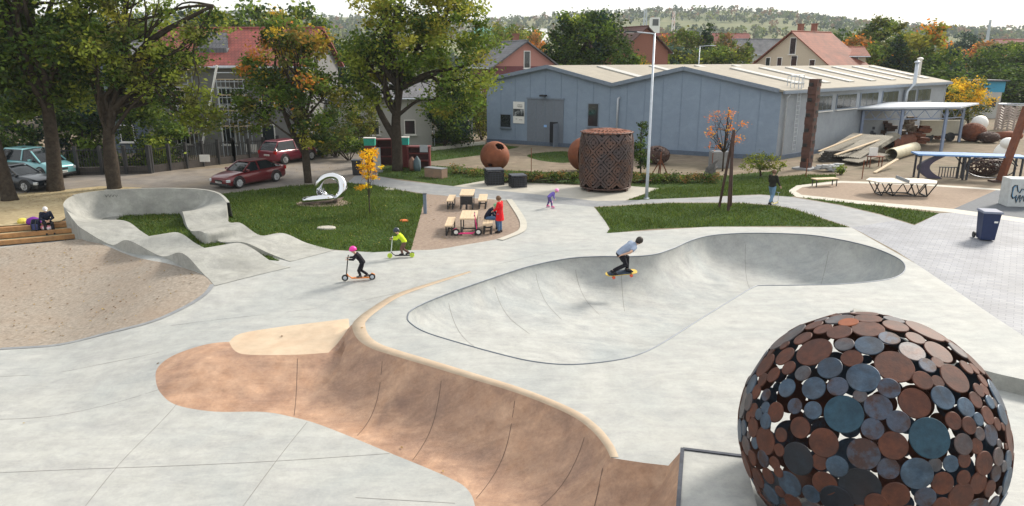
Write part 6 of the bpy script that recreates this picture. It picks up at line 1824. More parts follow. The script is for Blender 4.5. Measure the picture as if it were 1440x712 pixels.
q = P(1388, 195) + Vector((0, 1.5, 0)); o = MB().ball((0, 0, 1.35), .75, 20, 12).lathe([(.5, 0), (.4, .3), (.3, .8)], 12).build('white_ball', WHITE, sm=True); o.location = q; tag(o, 'white ball sculpture behind the dark red ball', 'sculpture')
q = P(1398, 198); o = MB().tube([(0, 0, .45), (1.4, .1, .5), (2.6, .2, .42)], [.35, .42, .3], 12).build('rust_boulder', RUST, sm=True); o.location = q; tag(o, 'long red brown form lying right of the woven balls', 'sculpture')
# herringbone lattice tower and blue container house on the far right
q = P(1424, 184); e = empty('lattice_tower', q, 'round pale herringbone lattice tower at the right edge of the yard', 'sculpture')
rl, hl = 22 / ppm(q), hz(q.y - 1, 148)
b = MB(); n_ = 20
for i in range(n_):
    a = 2 * math.pi * i / n_
    b.beam((rl * math.cos(a), rl * math.sin(a), 0), (rl * math.cos(a), rl * math.sin(a), hl), .08)
    for j in range(9):
        z = .2 + (hl - .4) * j / 9; a2 = a + 2 * math.pi / n_
        up_ = .22 if i % 2 else -.22
        b.beam((rl * math.cos(a), rl * math.sin(a), z + .2), (rl * math.cos(a2), rl * math.sin(a2), z + .2 + up_), .09)
b.build('lattice', mat('pale_lattice', (.36, .30, .27), rough=.6, var=.2), e, fix=False)
b = MB(); b.tube([(rl * math.cos(a), rl * math.sin(a), hl) for a in np.linspace(0, 6.28, 24, endpoint=False)], .06, 5, closed=True); b.build('rim', GALV, e)
q = P(1412, 172); q = Vector((q.x + 1.0, q.y + 8, 0)); e = empty('container_house', q, 'blue box building on a white base behind the yard', 'building', rz=R(-8))
t_ = hz(q.y, 114); m_ = hz(q.y, 129)
MB().box((0, 0, m_ / 2), (4.5, 4, m_)).build('base', WHITEP, e); MB().box((.3, 0, (t_ + m_) / 2), (4.4, 4, t_ - m_)).build('cabin', mat('cyan_panel', (.04, .28, .45), rough=.5, var=.1), e); MB().box((.2, 0, t_ + .08), (5.2, 4.8, .16)).build('roof', STEELD, e)
MB().box((1.2, -2.03, m_ * .6), (1.0, .08, 1.1)).build('window', GLASS, e)
# pale rubble heap, small table with rubble beside the sheets
b = MB(); rs2 = random.Random(3)
for k in range(16): b.box((rs2.uniform(-.8, .8), rs2.uniform(-.4, .4), rs2.uniform(.08, .45)), (rs2.uniform(.3, .6), rs2.uniform(.25, .4), rs2.uniform(.12, .2)), rz=rs2.uniform(-.6, .6))
o = b.build('rubble_heap', mat('pale_rubble', (.36, .37, .38), rough=.8, var=.2)); o.location = P(1168, 241); tag(o, 'heap of pale paving stones near the steel tower', 'rubble')
q = P(1229, 235); e = empty('work_table', q, 'small rusty work table with a white board beside the pipes', 'table'); MB().box((0, 0, .75), (1.0, .6, .06)).build('top', RUST, e)
for sx1 in (-.42, .42):
    for sy1 in (-.22, .22): MB().beam((sx1, sy1, 0), (sx1, sy1, .72), .05).build('leg', RUST, e)
o = MB().box((0, 0, .3), (.6, .05, .6)).box((0, .06, .02), (.6, .12, .04)).build('white_board', WHITE); o.location = q + Vector((-.15, .05, .78)); tag(o, 'white board standing on the small rusty work table', 'board')
# ------------------------------------------------------------------ fence, shelves and bins at the road end
def fence(label, u0, v0, u1, v1, vt0, n_):
    a, c_ = P(u0, v0), P(u1, v1); h = hz(a.y, vt0)
    e = empty('fence', a, label, 'fence'); d_ = c_ - a
    IRON = mat('black_iron', (.02, .02, .022), rough=.6)
    b = MB()
    for z in (.15, h - .12): b.beam(Vector((0, 0, z)), d_ + Vector((0, 0, z)), .05)
    for k in range(n_ * 9):
        q = d_ * (k / (n_ * 9 - 1)); b.beam(q, q + Vector((0, 0, h)), .025)
    b.build('bars', IRON, e, fix=False)
    for k in range(n_ + 1):
        q = d_ * (k / n_); b = MB(); b.beam(q, q + Vector((0, 0, h + .15)), .2); b.build('post', IRON, e)
    b = MB(); b.beam(Vector((0, .1, .25)), d_ + Vector((0, .1, .25)), .22, .5); b.build('low_wall', mat('dark_wall', (.07, .06, .055), rough=.9, var=.2), e)
fence('black iron fence between the road and the scaffolded house', 215, 243, 330, 229, 208, 5)
fence('black iron fence continuing behind the red suv', 330, 229, 392, 221, 200, 3)
fence('dark fence behind the minivan at the far left', -30, 250, 212, 244, 212, 7)
for u, v, w_, lab in [(292, 222, .7, 'small white notice on the left part of the iron fence'), (357, 208, .85, 'white notice board on the iron fence beside the red suv')]:
    q = P(u, v + 16); z = hz(q.y, v); o = MB().box((0, 0, 0), (w_, .03, w_ * .7)).box((0, -.018, .08), (w_ * .6, .01, .05)).box((0, -.018, -.05), (w_ * .7, .01, .04)).build('notice', WHITE); o.location = (q.x, q.y - .3, z); tag(o, lab, 'sign')
REDP = mat('dark_red_paint', (.16, .025, .025), rough=.6, var=.2)
def shelf(label, u0, v, u1, vt, rz=0):
    a, c_ = P(u0, v), P(u1, v); w_ = c_.x - a.x; h = hz(a.y, vt)
    e = empty('red_shelf', a, label, 'shelf', rz=rz)
    for x in (0, w_): MB().box((x, .3, h / 2), (.1, .6, h)).build('side', REDP, e)
    MB().box((w_ / 2, .3, h - .04), (w_ + .2, .7, .09)).build('top', REDP, e)
    for k in range(1, 3): MB().box((w_ / 2, .3, h * k / 3), (w_, .55, .06)).build('shelf', REDP, e)
    MB().box((w_ / 2, .58, h / 2), (w_, .04, h)).build('back', mat('dark_red_back', (.07, .02, .02)), e)
    return e, w_, h
e, w_, h = shelf('dark red wooden shelf stall right of the large trunk', 574, 237, 604, 206)
e, w2, h2 = shelf('dark red wooden stall with open racks left of the large trunk', 530, 233, 552, 196)
q = P(598, 212); o = MB().box((0, 0, .25), (.55, .05, .5)).box((0, .05, .02), (.5, .1, .04)).build('notice', mat('grey_notice', (.35, .37, .4))); o.location = P(597, 237) + Vector((0, -.1, 1.15)); tag(o, 'grey notice pinned on the right red stall', 'sign')
for i, (u, v, vt, m, lab) in enumerate([(580, 240, 222, mat('bag_brown', (.2, .1, .07)), 'brown bag standing under the right red stall'), (587, 241, 221, mat('bag_teal', (.07, .11, .13)), 'dark teal bag standing under the right red stall')]):
    q = P(u, v); h_ = hz(q.y, vt); o = MB().lathe([(.2, 0), (.26, h_ * .3), (.24, h_ * .75), (.08, h_), (.03, h_ * 1.08)], 10).build('bag', m, sm=True); o.location = q; tag(o, lab, 'bag')
for u, v, c_, lab in [(568, 199, (.02, .38, .32), 'turquoise crate on the right side of the trunk'), (521, 200, (.03, .35, .25), 'green crate on the left red stall')]:
    q = P(u, 236); z = hz(q.y, v); 
    e = empty('crate', (q.x, q.y + .2, z - .25), lab, 'crate'); MB().box((0, 0, .25), (.75, .4, .5), taper=1.05).build('body', mat('crate_' + lab[:4], c_), e); MB().box((0, 0, .52), (.84, .46, .06)).build('rim', WHITE, e)
    o = MB().box((0, 0, (z - .25) / 2), (.7, .36, z - .26)).box((0, 0, .04), (.9, .5, .08)).build('crate_stand', REDP); o.location = (q.x, q.y + .2, 0); tag(o, 'dark red stand under the ' + lab.split(' on')[0], 'stand')
c = P(503, 246); h = hz(c.y, 226)
e = empty('litter_bin', c, 'black square litter bin beside the yellow sapling', 'bin'); MB().box((0, 0, h / 2), (.55, .5, h), taper=1.1).build('body', BLACK, e, bevel=.02); MB().box((0, 0, h + .03), (.66, .6, .07)).build('rim', STEELD, e)
c = P(531, 242); h = hz(c.y, 208); e = empty('info_panel', c, 'pale grey panel standing behind the yellow sapling', 'panel'); MB().box((0, 0, h / 2 + .1), (.5, .12, h - .2)).build('panel', mat('panel_grey', (.36, .38, .4)), e); MB().box((0, 0, .06), (.7, .4, .12)).build('foot', PATH, e)
for u, v, vt in [(611, 205, 182), (664, 198, 174)]:
    q = P(u, v); h = hz(q.y, vt); o = MB().tube([(0, 0, 0), (0, 0, h)], .05, 8).ball((0, 0, h + .03), .07, 8, 6).build('garden_post', GALV); o.location = q; tag(o, 'thin grey post on the back lawn ' + ('near the stone wall' if u < 630 else 'near the warehouse'), 'post')
# ------------------------------------------------------------------ cars
def car(name, label, loc, heading, L, Wd, prof, green, col, rimr=.3, wb=(.17, .80), plate=True, group=None):
    # prof: lower body stations (x fraction, bottom z, top z, half width factor); green: glasshouse stations (x fraction, roof z, half width factor)
    e = empty(name, loc, label, 'car', group, heading)
    paint = mat('paint_' + label.split()[0] + label.split()[1], col, rough=.28, metal=.2, var=.05, coat=.6)
    V, F = [], []
    prof_i = crom(prof, 3)
    for x, zb, zt, hw in prof_i:
        w2_ = Wd / 2 * hw; xx = (x - .5) * L; h_ = zt - zb
        ring = [(-.86, 0), (-1, .18), (-1.0, .55), (-.97, .8), (-.90, .97), (-.78, 1.0), (0, 1.02), (.78, 1.0), (.90, .97), (.97, .8), (1.0, .55), (1, .18), (.86, 0)]
        V += [(xx, y * w2_, zb + h_ * z) for y, z in ring]
    n_ = 13
    for i in range(len(prof_i) - 1):
        for j in range(n_): F.append((i * n_ + j, i * n_ + (j + 1) % n_, (i + 1) * n_ + (j + 1) % n_, (i + 1) * n_ + j))
    F += [tuple(range(n_)), tuple(range((len(prof_i) - 1) * n_ + n_ - 1, (len(prof_i) - 1) * n_ - 1, -1))]
    b = MB(); b.add(V, F); b.build('body', paint, e, sm=True)
    belt = lambda x: float(np.interp(x, [p[0] for p in prof], [p[2] for p in prof]))
    gl = crom(green, 4); V, F = [], []
    for x, zr, hw in gl:
        xx = (x - .5) * L; zb = belt(x) - .03; w0, w1 = Wd / 2 * .93, Wd / 2 * hw
        V += [(xx, -w0, zb), (xx, -w1, zr - .02), (xx, 0, zr), (xx, w1, zr - .02), (xx, w0, zb)]
    for i in range(len(gl) - 1):
        for j in range(4): F.append((i * 5 + j, i * 5 + j + 1, (i + 1) * 5 + j + 1, (i + 1) * 5 + j))
    F += [(0, 1, 2, 3, 4), tuple((len(gl) - 1) * 5 + k for k in (4, 3, 2, 1, 0))]
    b = MB(); b.add(V, F); b.build('glasshouse', mat('car_glass', (.012, .016, .02), rough=.08, spec=.35, var=.2), e, sm=False)
    top_ = max(g[1] for g in green); xs_ = [g[0] for g in green if g[1] > top_ - .09]
    b = MB(); x0, x1 = (min(xs_) - .5) * L, (max(xs_) - .5) * L; hw = min(g[2] for g in green if g[1] > top_ - .09)
    b.box(((x0 + x1) / 2, 0, top_ + .005), (x1 - x0 + .06, Wd * hw * 1.03, .06), taper=.92); b.build('roof', paint, e, bevel=.015)
    b = MB()
    for s in (-1, 1):
        gx = [(g[0], g[1], g[2]) for g in green]
        for k in (0, len(gx) - 2):
            g0, g1 = gx[k], gx[k + 1]
            b = MB(); b.beam(((g0[0] - .5) * L, s * Wd / 2 * (g0[2] * .5 + .465) if g0[1] < top_ - .2 else s * Wd / 2 * g0[2], g0[1]), ((g1[0] - .5) * L, s * Wd / 2 * g1[2], g1[1]), .07); b.build('pillar', paint, e)
        for fx_ in (.52,):
            zr = float(np.interp(fx_, [g[0] for g in green], [g[1] for g in green])); b = MB(); b.beam(((fx_ - .5) * L, s * Wd / 2 * .94, belt(fx_)), ((fx_ - .5) * L, s * Wd / 2 * (hw + .01), zr), .09, .05); b.build('pillar', paint, e)
    for fx_ in wb:
        for s in (-1, 1):
            M = Matrix.Rotation(math.pi / 2, 3, 'X'); cx_ = (fx_ - .5) * L; y = s * (Wd / 2 - .08)
            b = MB(); b.lathe([(rimr * .7, -.1), (rimr + .0, -.1), (rimr + .03, -.06), (rimr + .03, .06), (rimr, .1), (rimr * .7, .1)], 24, (cx_, y, rimr + .03), M); wl = b.build('wheel', BLACK, e, sm=False)
            b = MB(); b.lathe([(.05, 0), (rimr * .68, -.01), (rimr * .72, .01)], 20, (cx_, y + s * .095, rimr + .03), M)
            for k in range(6):
                a = k * math.pi / 3; b.beam((cx_, y + s * .108, rimr + .03), (cx_ + rimr * .66 * math.cos(a), y + s * .105, rimr + .03 + rimr * .66 * math.sin(a)), .03, .1, up=(0, 1, 0))
            b.build('rim', mat('alloy', (.5, .51, .53), rough=.35, metal=.5), wl)
            b = MB(); b.tube([(cx_ + (rimr + .09) * math.cos(t), s * (Wd / 2 - .015), rimr + .03 + (rimr + .09) * math.sin(t)) for t in np.linspace(-.15, math.pi + .15, 14)], .05, 6); b.build('wheel_arch', BLACK, e)
    for s in (-1, 1):
        zt = prof[1][2]
        b = MB(); b.box((-L / 2 + .12, s * Wd * .36, zt - .17), (.22, .38, .16), rz=s * .35); b.build('headlight', mat('lamp_glass', (.62, .66, .7), rough=.1, metal=.3), e, bevel=.02)
        b = MB(); b.box((L / 2 - .07, s * Wd * .41, prof[-2][2] - .15), (.14, .22, .24)); b.build('tail_light', mat('tail_red', (.35, .01, .01), rough=.2), e, bevel=.02)
        b = MB(); b.box((-L / 2 + L * .31, s * (Wd / 2 + .07), belt(.31) + .08), (.12, .2, .13)); b.build('mirror', paint, e, bevel=.02)
        b = MB(); b.box((.1, s * Wd / 2 * .985, belt(.5) - .16), (.16, .03, .03)); b.build('door_handle', BLACK, e)
    b = MB(); b.box((-L / 2 + .0, 0, prof[1][2] - .2), (.06, .62, .12)); b.build('grille', BLACK, e)
    for x, s in ((-L / 2 - .015, -1), (L / 2 + .015, 1)):
        b = MB(); b.box((x, 0, .42 if s < 0 else .75), (.03, .5, .11)); pl_ = b.build('plate', WHITE, e)
        b = MB()
        for k in range(7): b.box((x + s * .018, -.18 + .06 * k, .42 if s < 0 else .75), (.006, .035, .06))
        b.build('plate_marks', DARK, pl_)
    b = MB(); b.box((-L / 2 + .06, 0, .28), (.2, Wd * .9, .14)); b.build('bumper', BLACK, e, bevel=.03)
    return e
def place(u0, v0, u1, v1):                # ground line of the near wheels, front to rear -> centre and heading
    a, c_ = P(u0, v0), P(u1, v1)
    d_ = c_ - a; return a, c_, math.atan2(d_.y, d_.x)
a, c_, hd = place(340, 264.5, 386, 256)
wbase = (c_ - a).length; L_ = 4.5; n_ = Vector((-math.sin(hd), math.cos(hd), 0))
print('wb', wbase)
ctr = (a + c_) / 2 + n_ * .8 + Vector((math.cos(hd), math.sin(hd), 0)) * .05
car('parked_car', 'dark red saloon car parked at the road edge nearest the lawn', ctr, hd, L_, 1.74, [(0, .26, .58, .80), (.02, .2, .68, .92), (.12, .18, .82, .98), (.28, .18, .92, 1), (.5, .18, .95, 1), (.8, .18, .99, .99), (.97, .24, .98, .9), (1, .3, .8, .82)], [(.27, .95, .80), (.42, 1.38, .66), (.58, 1.44, .66), (.72, 1.40, .65), (.90, 1.02, .78)], (.13, .008, .014))
a, c_, hd = place(446, 224, 397, 232.5)
hd2 = hd; n_ = Vector((-math.sin(hd2), math.cos(hd2), 0))
q = (P(397, 232.5) + P(440, 225)) / 2
ctr = q - n_ * .85 + Vector((0, 0, 0))
car('parked_car', 'red suv parked behind the saloon with its dark rear towards us', ctr, hd2, 4.35, 1.82, [(0, .35, .75, .82), (.02, .28, .86, .93), (.12, .26, 1.0, .98), (.28, .26, 1.06, 1), (.5, .26, 1.08, 1), (.85, .26, 1.10, .99), (.98, .32, 1.08, .93), (1, .4, .9, .86)], [(.26, 1.06, .82), (.40, 1.6, .70), (.6, 1.68, .70), (.88, 1.62, .69), (.985, 1.1, .8)], (.16, .012, .03), rimr=.33)
# minivan and dark estate at the far left
q = P(62, 250)
hdv = R(180 - 22)
ctr = q + Vector((-.7, .6, 0))
cv_ = car('parked_car', 'teal minivan parked behind the thick grey trunk', ctr, hdv, 4.5, 1.85, [(0, .3, .7, .84), (.02, .24, .8, .93), (.12, .22, .95, .98), (.26, .22, 1.05, 1), (.5, .22, 1.08, 1), (.85, .22, 1.1, .99), (.98, .28, 1.1, .95), (1, .35, .95, .9)], [(.17, 1.02, .84), (.36, 1.62, .72), (.55, 1.72, .72), (.9, 1.66, .71), (.99, 1.15, .82)], (.17, .40, .43), rimr=.31); cv_.scale = (1.06, 1.06, 1.06)
q = P(30, 268)
car('parked_car', 'nearly black estate car between the two leftmost trunks', q + Vector((-.6, .5, 0)), R(180 - 12), 4.5, 1.75, [(0, .26, .58, .80), (.02, .2, .68, .92), (.12, .18, .82, .98), (.28, .18, .92, 1), (.5, .18, .95, 1), (.85, .18, .98, .99), (.98, .24, .97, .93), (1, .3, .8, .88)], [(.27, .95, .80), (.42, 1.38, .68), (.6, 1.46, .68), (.88, 1.42, .67), (.98, 1.0, .8)], (.006, .012, .02))
# ------------------------------------------------------------------ people
SKIN = mat('skin', (.50, .30, .21), rough=.5, var=.05)
def cloth(name, c, var=.14): return mat('cloth_' + name, c, rough=.85, var=var, scale=9, spec=.2)
def skinmesh(name, vs, es, root, m, parent, sub=2):
    me = bpy.data.meshes.new(name)
    me.from_pydata([tuple(v[0]) for v in vs], es, [])
    o = bpy.data.objects.new(name, me); COL.objects.link(o)
    md = o.modifiers.new('skin', 'SKIN'); md.use_smooth_shade = True
    for i, v in enumerate(vs):
        r_ = v[1]
        sv = me.skin_vertices[0].data[i]
        sv.radius = (r_, r_) if not hasattr(r_, '__len__') else r_
        sv.use_root = (i == root)
    sb = o.modifiers.new('sub', 'SUBSURF'); sb.levels = sub; sb.render_levels = sub
    dg = bpy.context.evaluated_depsgraph_get()
    nm = bpy.data.meshes.new_from_object(o.evaluated_get(dg))
    nm.name = name
    bpy.data.objects.remove(o); bpy.data.meshes.remove(me)
    nm.materials.clear(); nm.materials.append(m)
    nm.polygons.foreach_set('use_smooth', [True] * len(nm.polygons))
    o = bpy.data.objects.new(name, nm); COL.objects.link(o); o.parent = parent
    return o
STAND = dict(pelvis=(0, 0, .95), waist=(0, 0, 1.08), chest=(0, 0, 1.28), neck=(0, 0, 1.47), head=(.03, 0, 1.62),
             shL=(0, .17, 1.41), elL=(-.02, .23, 1.13), haL=(.06, .23, .88), shR=(0, -.17, 1.41), elR=(-.02, -.23, 1.13), haR=(.06, -.23, .88),
             hipL=(0, .09, .90), knL=(.03, .10, .49), anL=(0, .10, .09), hipR=(0, -.09, .90), knR=(.03, -.10, .49), anR=(0, -.10, .09))
def person(label, loc, heading, s, pose, top, trousers, shoes, hair=None, helmet=None, cap=None, kid=False, coat=False, sleeves=True, extra_top=None, group=None, M=None):
    p = {k: Vector(v) for k, v in {**STAND, **pose}.items()}
    e = empty('person', loc, label, 'person', group, heading)
    e.scale = (s, s, s)
    if M is not None:
        e.rotation_euler = M.to_euler()
    hk = 1.28 if kid else 1.0
    hd = (p['head'] - p['neck']).normalized()
    fwd = Vector((1, 0, 0))
    if abs(hd.x) > .3: fwd = (Vector((1, 0, 0)) - hd * hd.x).normalized() if abs(hd.x) < .95 else Vector((0, 0, -1))
    look = pose.get('look')
    if look: fwd = Vector(look).normalized()
    nd = hd
    hd = Vector((0, 0, .85)) + nd * .35
    hd = (hd - fwd * hd.dot(fwd)).normalized()
    hc = p['neck'] + (nd * .75 + hd * .25).normalized() * (.15 * hk)
    vs, es = [], []
    def V_(q, r_): vs.append((q, r_)); return len(vs) - 1
    def E_(a, b): es.append((a, b))
    pe = V_(p['pelvis'], .115); wa = V_(p['waist'], .105); chv = V_(p['chest'], (.135, .12)); ne = V_(p['neck'], .052)
    E_(pe, wa); E_(wa, chv); E_(chv, ne)
    jw = V_(hc - hd * .055 * hk + fwd * .022, (.066 * hk, .07 * hk)); cr = V_(hc + hd * .02 * hk, (.088 * hk, .096 * hk)); tp = V_(hc + hd * .085 * hk - fwd * .01, .068 * hk)
    E_(ne, jw); E_(jw, cr); E_(cr, tp)
    no = V_(hc - hd * .01 + fwd * .112 * hk, .012 * hk); E_(cr, no)
    for sd, sg_ in (('L', 1), ('R', -1)):
        a = V_(p['sh' + sd], .062); b_ = V_(p['el' + sd], .043); h_ = V_(p['ha' + sd], .029)
        E_(chv, a); E_(a, b_); E_(b_, h_)
        d_ = (p['ha' + sd] - p['el' + sd]).normalized()
        pm = V_(p['ha' + sd] + d_ * .07, (.036, .02)); E_(h_, pm)
        side_ = d_.cross(Vector((0, 0, 1)));  side_ = side_.normalized() if side_.length > .1 else Vector((0, 1, 0))
        curl = side_.cross(d_) * -.3
        for k in range(4):
            ln = (.072, .082, .077, .06)[k]
            b1 = p['ha' + sd] + d_ * .10 + side_ * (.03 - .02 * k)
            f1 = V_(b1, .0095); f2 = V_(b1 + (d_ + curl).normalized() * ln * .55, .009); f3 = V_(b1 + (d_ + curl).normalized() * ln * .55 + (d_ + curl * 3).normalized() * ln * .45, .008)
            E_(pm, f1); E_(f1, f2); E_(f2, f3)
        t1 = V_(p['ha' + sd] + d_ * .035 + side_ * .045, .011); t2 = V_(p['ha' + sd] + d_ * .08 + side_ * .062, .009); E_(h_, t1); E_(t1, t2)
        q = V_(p['hip' + sd], .09); k_ = V_(p['kn' + sd], .058); an = V_(p['an' + sd], .04)
        toe = p.get('toe' + sd) or (p['an' + sd] + Vector((.15, .02 * sg_, -.055)))
        p['toe' + sd] = Vector(toe)
        to = V_(p['toe' + sd], .035)
        E_(pe, q); E_(q, k_); E_(k_, an); E_(an, to)
    skinmesh('body', vs, es, pe, SKIN, e)
    # clothing: lofted torso and tubes, fused into one surface
    def fuse(nm, mb, m):
        o = mb.build(nm, m, None, fix=True)
        md = o.modifiers.new('r', 'REMESH'); md.mode = 'VOXEL'; md.voxel_size = .02
        sm_ = o.modifiers.new('s', 'SMOOTH'); sm_.iterations = 5; sm_.factor = .5
        dg = bpy.context.evaluated_depsgraph_get()
        nm_ = bpy.data.meshes.new_from_object(o.evaluated_get(dg)); nm_.name = nm
        old = o.data; bpy.data.objects.remove(o); bpy.data.meshes.remove(old)
        nm_.materials.clear(); nm_.materials.append(m)
        nm_.polygons.foreach_set('use_smooth', [True] * len(nm_.polygons))
        o = bpy.data.objects.new(nm, nm_); COL.objects.link(o); o.parent = e
        return o
    def torso(mb, secs):
        n_ = 20; V3_, F3 = [], []
        for i, (c_, rx, ry) in enumerate(secs):
            a_ = Vector(secs[min(i + 1, len(secs) - 1)][0]) - Vector(secs[max(i - 1, 0)][0]); a_.normalize()
            y_ = Vector((0, 1, 0)); x_ = y_.cross(a_).normalized()
            for k in range(n_):
                t = 2 * math.pi * k / n_
                V3_.append(Vector(c_) + x_ * rx * math.cos(t) + y_ * ry * math.sin(t))
        for i in range(len(secs) - 1):
            for k in range(n_): F3.append((i * n_ + k, i * n_ + (k + 1) % n_, (i + 1) * n_ + (k + 1) % n_, (i + 1) * n_ + k))
        F3 += [tuple(range(n_ - 1, -1, -1)), tuple((len(secs) - 1) * n_ + k for k in range(n_))]
        mb.add(V3_, F3)
    mb = MB()
    sec = []
    ax_ = (p['waist'] - p['pelvis']).normalized()
    if coat: sec += [(p['pelvis'] - ax_ * .36, .19, .24), (p['pelvis'] - ax_ * .15, .17, .215)]
    else: sec += [(p['pelvis'] - ax_ * .06, .15, .18)]
    sec += [(p['pelvis'], .15, .185), (p['waist'], .135, .165), (p['waist'].lerp(p['chest'], .55), .145, .175), (p['chest'], .148, .19), (p['chest'].lerp(p['neck'], .55), .125, .165), (p['chest'].lerp(p['neck'], .85), .085, .10), (p['neck'], .068, .07)]
    torso(mb, sec)
    for sd in 'LR':
        st_ = p['chest'].lerp(p['neck'], .5).lerp(p['sh' + sd], .35)
        if sleeves:
            e_ = p['el' + sd].lerp(p['ha' + sd], .92)
            pts_ = [st_, p['sh' + sd], p['sh' + sd].lerp(p['el' + sd], .5), p['el' + sd], p['el' + sd].lerp(e_, .5), e_]; rr2 = [.085, .082, .072, .062, .055, .046]
        else:
            pts_ = [st_, p['sh' + sd], p['sh' + sd].lerp(p['el' + sd], .35), p['sh' + sd].lerp(p['el' + sd], .68)]; rr2 = [.085, .084, .076, .07]
        mb.tube(pts_, rr2, 14); mb.ball(p['sh' + sd], .083, 12, 8)
        if sleeves: mb.ball(p['el' + sd], .063, 12, 8)
    fuse('jacket' if sleeves else 'shirt', mb, top)
    mb = MB()
    torso(mb, [(p['pelvis'] - ax_ * .10, .125, .165), (p['pelvis'], .14, .175), (p['pelvis'].lerp(p['waist'], .6), .13, .16)])
    for sd in 'LR':
        e_ = p['kn' + sd].lerp(p['an' + sd], .95)
        mb.tube([p['pelvis'].lerp(p['hip' + sd], .6), p['hip' + sd], p['hip' + sd].lerp(p['kn' + sd], .5), p['kn' + sd], p['kn' + sd].lerp(e_, .5), e_], [.10, .108, .095, .078, .072, .062], 14)
        mb.ball(p['hip' + sd], .108, 12, 8); mb.ball(p['kn' + sd], .079, 12, 8)
    fuse('trousers', mb, trousers)
    for sd in 'LR':
        an, to = p['an' + sd], p['toe' + sd]
        d_ = to - an; dh = Vector((d_.x, d_.y, 0)); dh = dh.normalized() if dh.length > .01 else Vector((1, 0, 0))
        b = MB(); dn_ = Vector((0, 0, -.03))
        b.tube([an - dh * .07 + dn_, an + dn_ * .7, an.lerp(to, .55), to - dh * .0, to + dh * .06], [.042, .058, .052, .044, .022], 10)
        o = b.build('shoe', shoes, e, sm=True)
    R3 = Matrix((fwd, hd.cross(fwd), hd)).transposed()
    b = MB()
    for sg_ in (-1, 1): b = MB(); b.ball(hc + R3 @ Vector((.082 * hk, .033 * hk * sg_, .012)), .012 * hk, 8, 6); b.build('eye', DARK, e, sm=True)
    for sg_ in (-1, 1): b = MB(); b.ball(hc + R3 @ Vector((-.005, .094 * hk * sg_, -.005)), .028 * hk, 8, 6, (.6, .35, 1), R3); b.build('ear', SKIN, e, sm=True)
    b = MB(); b.box(hc + R3 @ Vector((.088 * hk, 0, -.062 * hk)), (.012, .045 * hk, .01), M=R3); b.build('mouth', mat('lips', (.32, .12, .1)), e)
    def capshell(nm, m, r_, z0, z1_, back=.0, visor=False):
        b = MB(); n_ = 20; V3_, F3 = [], []
        for i in range(9):
            a = (i / 8) * math.pi * .5
            for k in range(n_):
                t = 2 * math.pi * k / n_
                zc = z1_ * math.cos(a) + (z0 if i == 8 else 0) * (1 if math.cos(t) < .3 else .35)
                V3_.append(hc + R3 @ Vector((r_ * math.sin(a) * 1.1 * math.cos(t) - back, r_ * math.sin(a) * .95 * math.sin(t), zc + .015)))
        for i in range(8):
            for k in range(n_): F3.append((i * n_ + k, (i + 1) * n_ + k, (i + 1) * n_ + (k + 1) % n_, i * n_ + (k + 1) % n_))
        F3.append(tuple(8 * n_ + k for k in range(n_)))
        b.add(V3_, F3)
        if visor: b.prism([(.08, -.07), (.17, -.05), (.19, 0), (.17, .05), (.08, .07)], .012, .024, M=R3, c=hc)
        return b.build(nm, m, e, sm=True)
    if hair: capshell('hair', hair, .112 * hk, -.09 * hk, .128 * hk, .012)
    if helmet: capshell('helmet', helmet, .13 * hk, -.035 * hk, .15 * hk, .005)
    if cap: capshell('cap', cap, .117 * hk, -.03 * hk, .13 * hk, 0, True)
    return e
def scooter(label, loc, heading, s, cdeck, cwheel, cbar, wr=.1, barh=.85, lean=0, kind='scooter', hub=None):
    e = empty('kick_scooter', loc, label, 'scooter', None, heading)
    e.scale = (s, s, s); e.rotation_euler = (lean, 0, heading)
    L_ = .5
    MB().box((0, 0, .1), (.62, .13, .035)).build('deck', cdeck, e, bevel=.01)
    MB().tube([(.28, 0, .1), (.40, 0, .18), (.45, 0, .26)], .022, 8).build('neck', cdeck, e)
    MB().tube([(.52, 0, wr), (.46, 0, .26), (.38, 0, barh)], .02, 8).build('stem', cbar, e)
    MB().tube([(.38, -.22, barh + .01), (.38, 0, barh), (.38, .22, barh + .01)], .016, 8).build('handlebar', cbar, e)
    for sg_ in (-1, 1): MB().tube([(.38, .13 * sg_, barh + .005), (.38, .23 * sg_, barh + .01)], .022, 8).build('grip', BLACK, e)
    for x in (.52, -.40):
        M_ = Matrix.Rotation(math.pi / 2, 3, 'X')
        w_ = MB().lathe([(wr * .55, -.02), (wr * .95, -.026), (wr, -.012), (wr, .012), (wr * .95, .026), (wr * .55, .02)], 22, (x, 0, wr), M_).build('wheel', cwheel, e, sm=False)
        MB().lathe([(.02, -.028), (wr * .55, -.022), (wr * .55, .022), (.02, .028)], 14, (x, 0, wr), M_).build('hub', hub or GALV, w_)
    MB().tube([(-.3, 0, .11), (-.4, 0, wr * 2 + .02), (-.5, 0, wr * 1.7)], .02, 6).build('mudguard', cdeck, e)
    return e
HAIRB, HAIRD = mat('hair_brown', (.13, .065, .03), rough=.6, var=.3, scale=20), mat('hair_dark', (.025, .018, .014), rough=.6, var=.3, scale=20)
JEANS = cloth('jeans', (.07, .13, .24)); NAVY = cloth('navy', (.012, .016, .035)); BLK = cloth('black', (.012, .011, .016))
SHOE = cloth('shoe_dark', (.025, .025, .03)); WSHOE = cloth('shoe_white', (.55, .54, .52))
